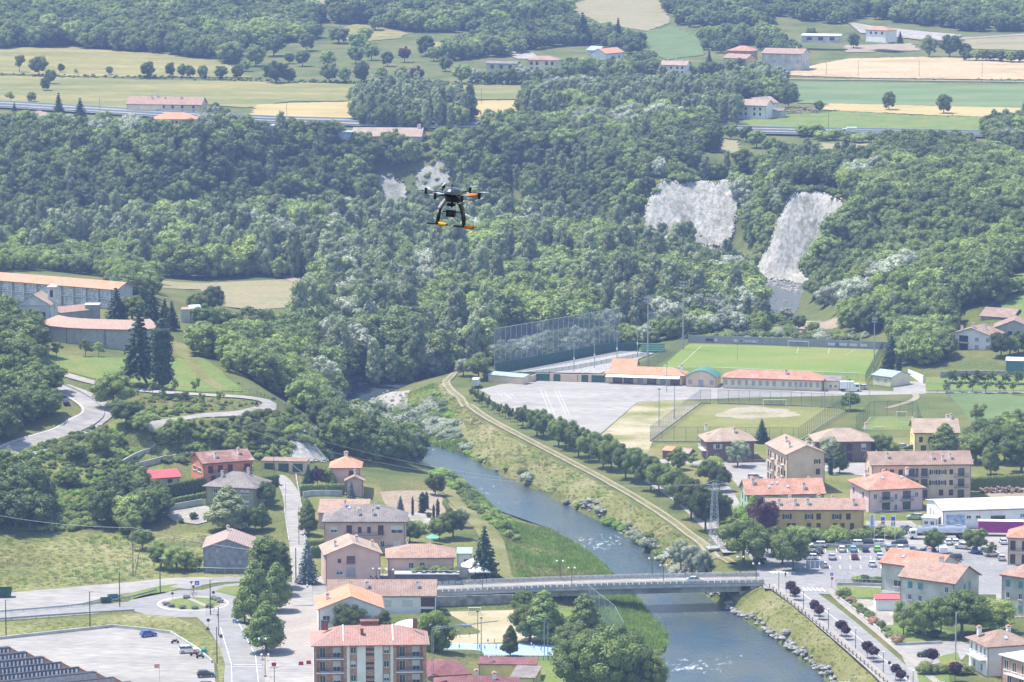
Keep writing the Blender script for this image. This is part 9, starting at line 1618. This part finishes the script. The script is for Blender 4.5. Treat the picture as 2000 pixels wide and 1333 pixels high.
# saw tooth factory, bottom left
fr = empty('sawtooth_factory', P(151, 1302, 8.0) * 1, R(26), 'saw tooth factory roof with rows of dark glazing and orange tiles', 'factory'); fr.location.z = 0; FGL = mat('factory_glazing', (.05,.07,.10), rough=.3, noise=.2)
STR = mat('striped_tiles', (.28,.23,.21), noise=.15, scale=2)
for k in range(-4, 4):
 ox, oy = k * 1.75, -k * 6.2; Lk = 40
 if k > 2: pass
 tr_ = MB().add([(ox - Lk, oy, 8), (ox, oy, 8), (ox + .6, oy + 5.2, 5.4), (ox - Lk, oy + 5.2, 5.4)], [(0, 1, 2, 3)]).build('tile_slope', STR, fr); md = tr_.modifiers.new('t', 'SOLIDIFY'); md.thickness = .2
 gz = MB().box(ox - Lk, ox, oy - .9, oy - .8, 5.6, 7.9).build('glazing', FGL if k < 1 else mat('grey_cladding', (.30,.32,.34)), fr); MB().box(ox - Lk, ox + .1, oy - .97, oy - .6, 7.95, 8.12).build('ridge_cap', mat('ridge_brown', (.07,.07,.075)), fr)
 if k < 1:
  mb = MB()
  for i in range(int(Lk / .9)): mb.box(ox - .8 - i * .9, ox - (.45 if i % 5 else .3) - i * .9, oy - .97, oy - .901, 5.7, 7.75)
  mb.build('glazing_bar', mat('glazing_white', (.5,.55,.62)), gz)
 MB().add([(ox + .05, oy - .3, 8), (ox + 3.0, oy - .8, 6.2), (ox + 3.6, oy + 4.4, 5.2), (ox + .6, oy + 5.2, 5.5)], [(0, 1, 2, 3)]).build('tile_hip', mat('orange_hip', (.62,.36,.24), noise=.35, scale=1.6), fr); MB().add([(ox, oy - .85, 0), (ox, oy + 5.2, 0), (ox, oy + 5.2, 5.3), (ox, oy, 7.8), (ox, oy - .85, 7.8)], [(0, 1, 2, 3, 4)]).build('end_wall', WHTW, fr)
# log piles
LOG = mat('logs', (.20,.14,.11), noise=.4, scale=2)
def logs(p, rz, L, W_, h, label, seed, rl=1.8):
 rs_ = random.Random(seed); r = empty('log_pile', p, rz, label, 'log pile')
 for k in range(60):
  x = rs_.uniform(-L/2, L/2); f = rs_.random(); z = f * h * (1 - abs(x) / (L/2) * .6); y = rs_.uniform(-1, 1) * W_/2 * (1 - f * .6); a = rs_.uniform(-.4, .4); rr_ = rs_.uniform(.15, .35)
  MB().tube([(x - rl * math.sin(a), y - rl * math.cos(a) * .7, z + .2), (x + rl * math.sin(a), y + rl * math.cos(a) * .7, z + .3)], rr_, 6).build('log', LOG, r)
logs(G(1555, 222), 0, 22, 8, 4, 'large heap of dark logs beside the white farm', 1, 2.6); logs(G(868, 270), 0, 18, 8, 2.2, 'log heap at the right end of the sawmill', 2, 3); logs(P(1955, 962, 0), R(5), 12, 3, 1.6, 'long woodpile under a pale sheet by the vegetable plot', 3, 1.6)
hz = MB().box(-900, 900, -20, 3750, -9, 192).build('haze', [])
hm = bpy.data.materials.new('haze'); hm.use_nodes = True; n = hm.node_tree; n.nodes.remove(n.nodes['Principled BSDF']); pv = n.nodes.new('ShaderNodeVolumePrincipled')
pv.inputs['Density'].default_value = .00011; pv.inputs['Color'].default_value = (.40, .56, 1, 1); pv.inputs['Anisotropy'].default_value = 0.0
n.links.new(pv.outputs[0], n.nodes['Material Output'].inputs['Volume']); hz.data.materials.append(hm); tag(hz, kind='stuff', label='pale blue summer haze filling the valley', cat='haze')
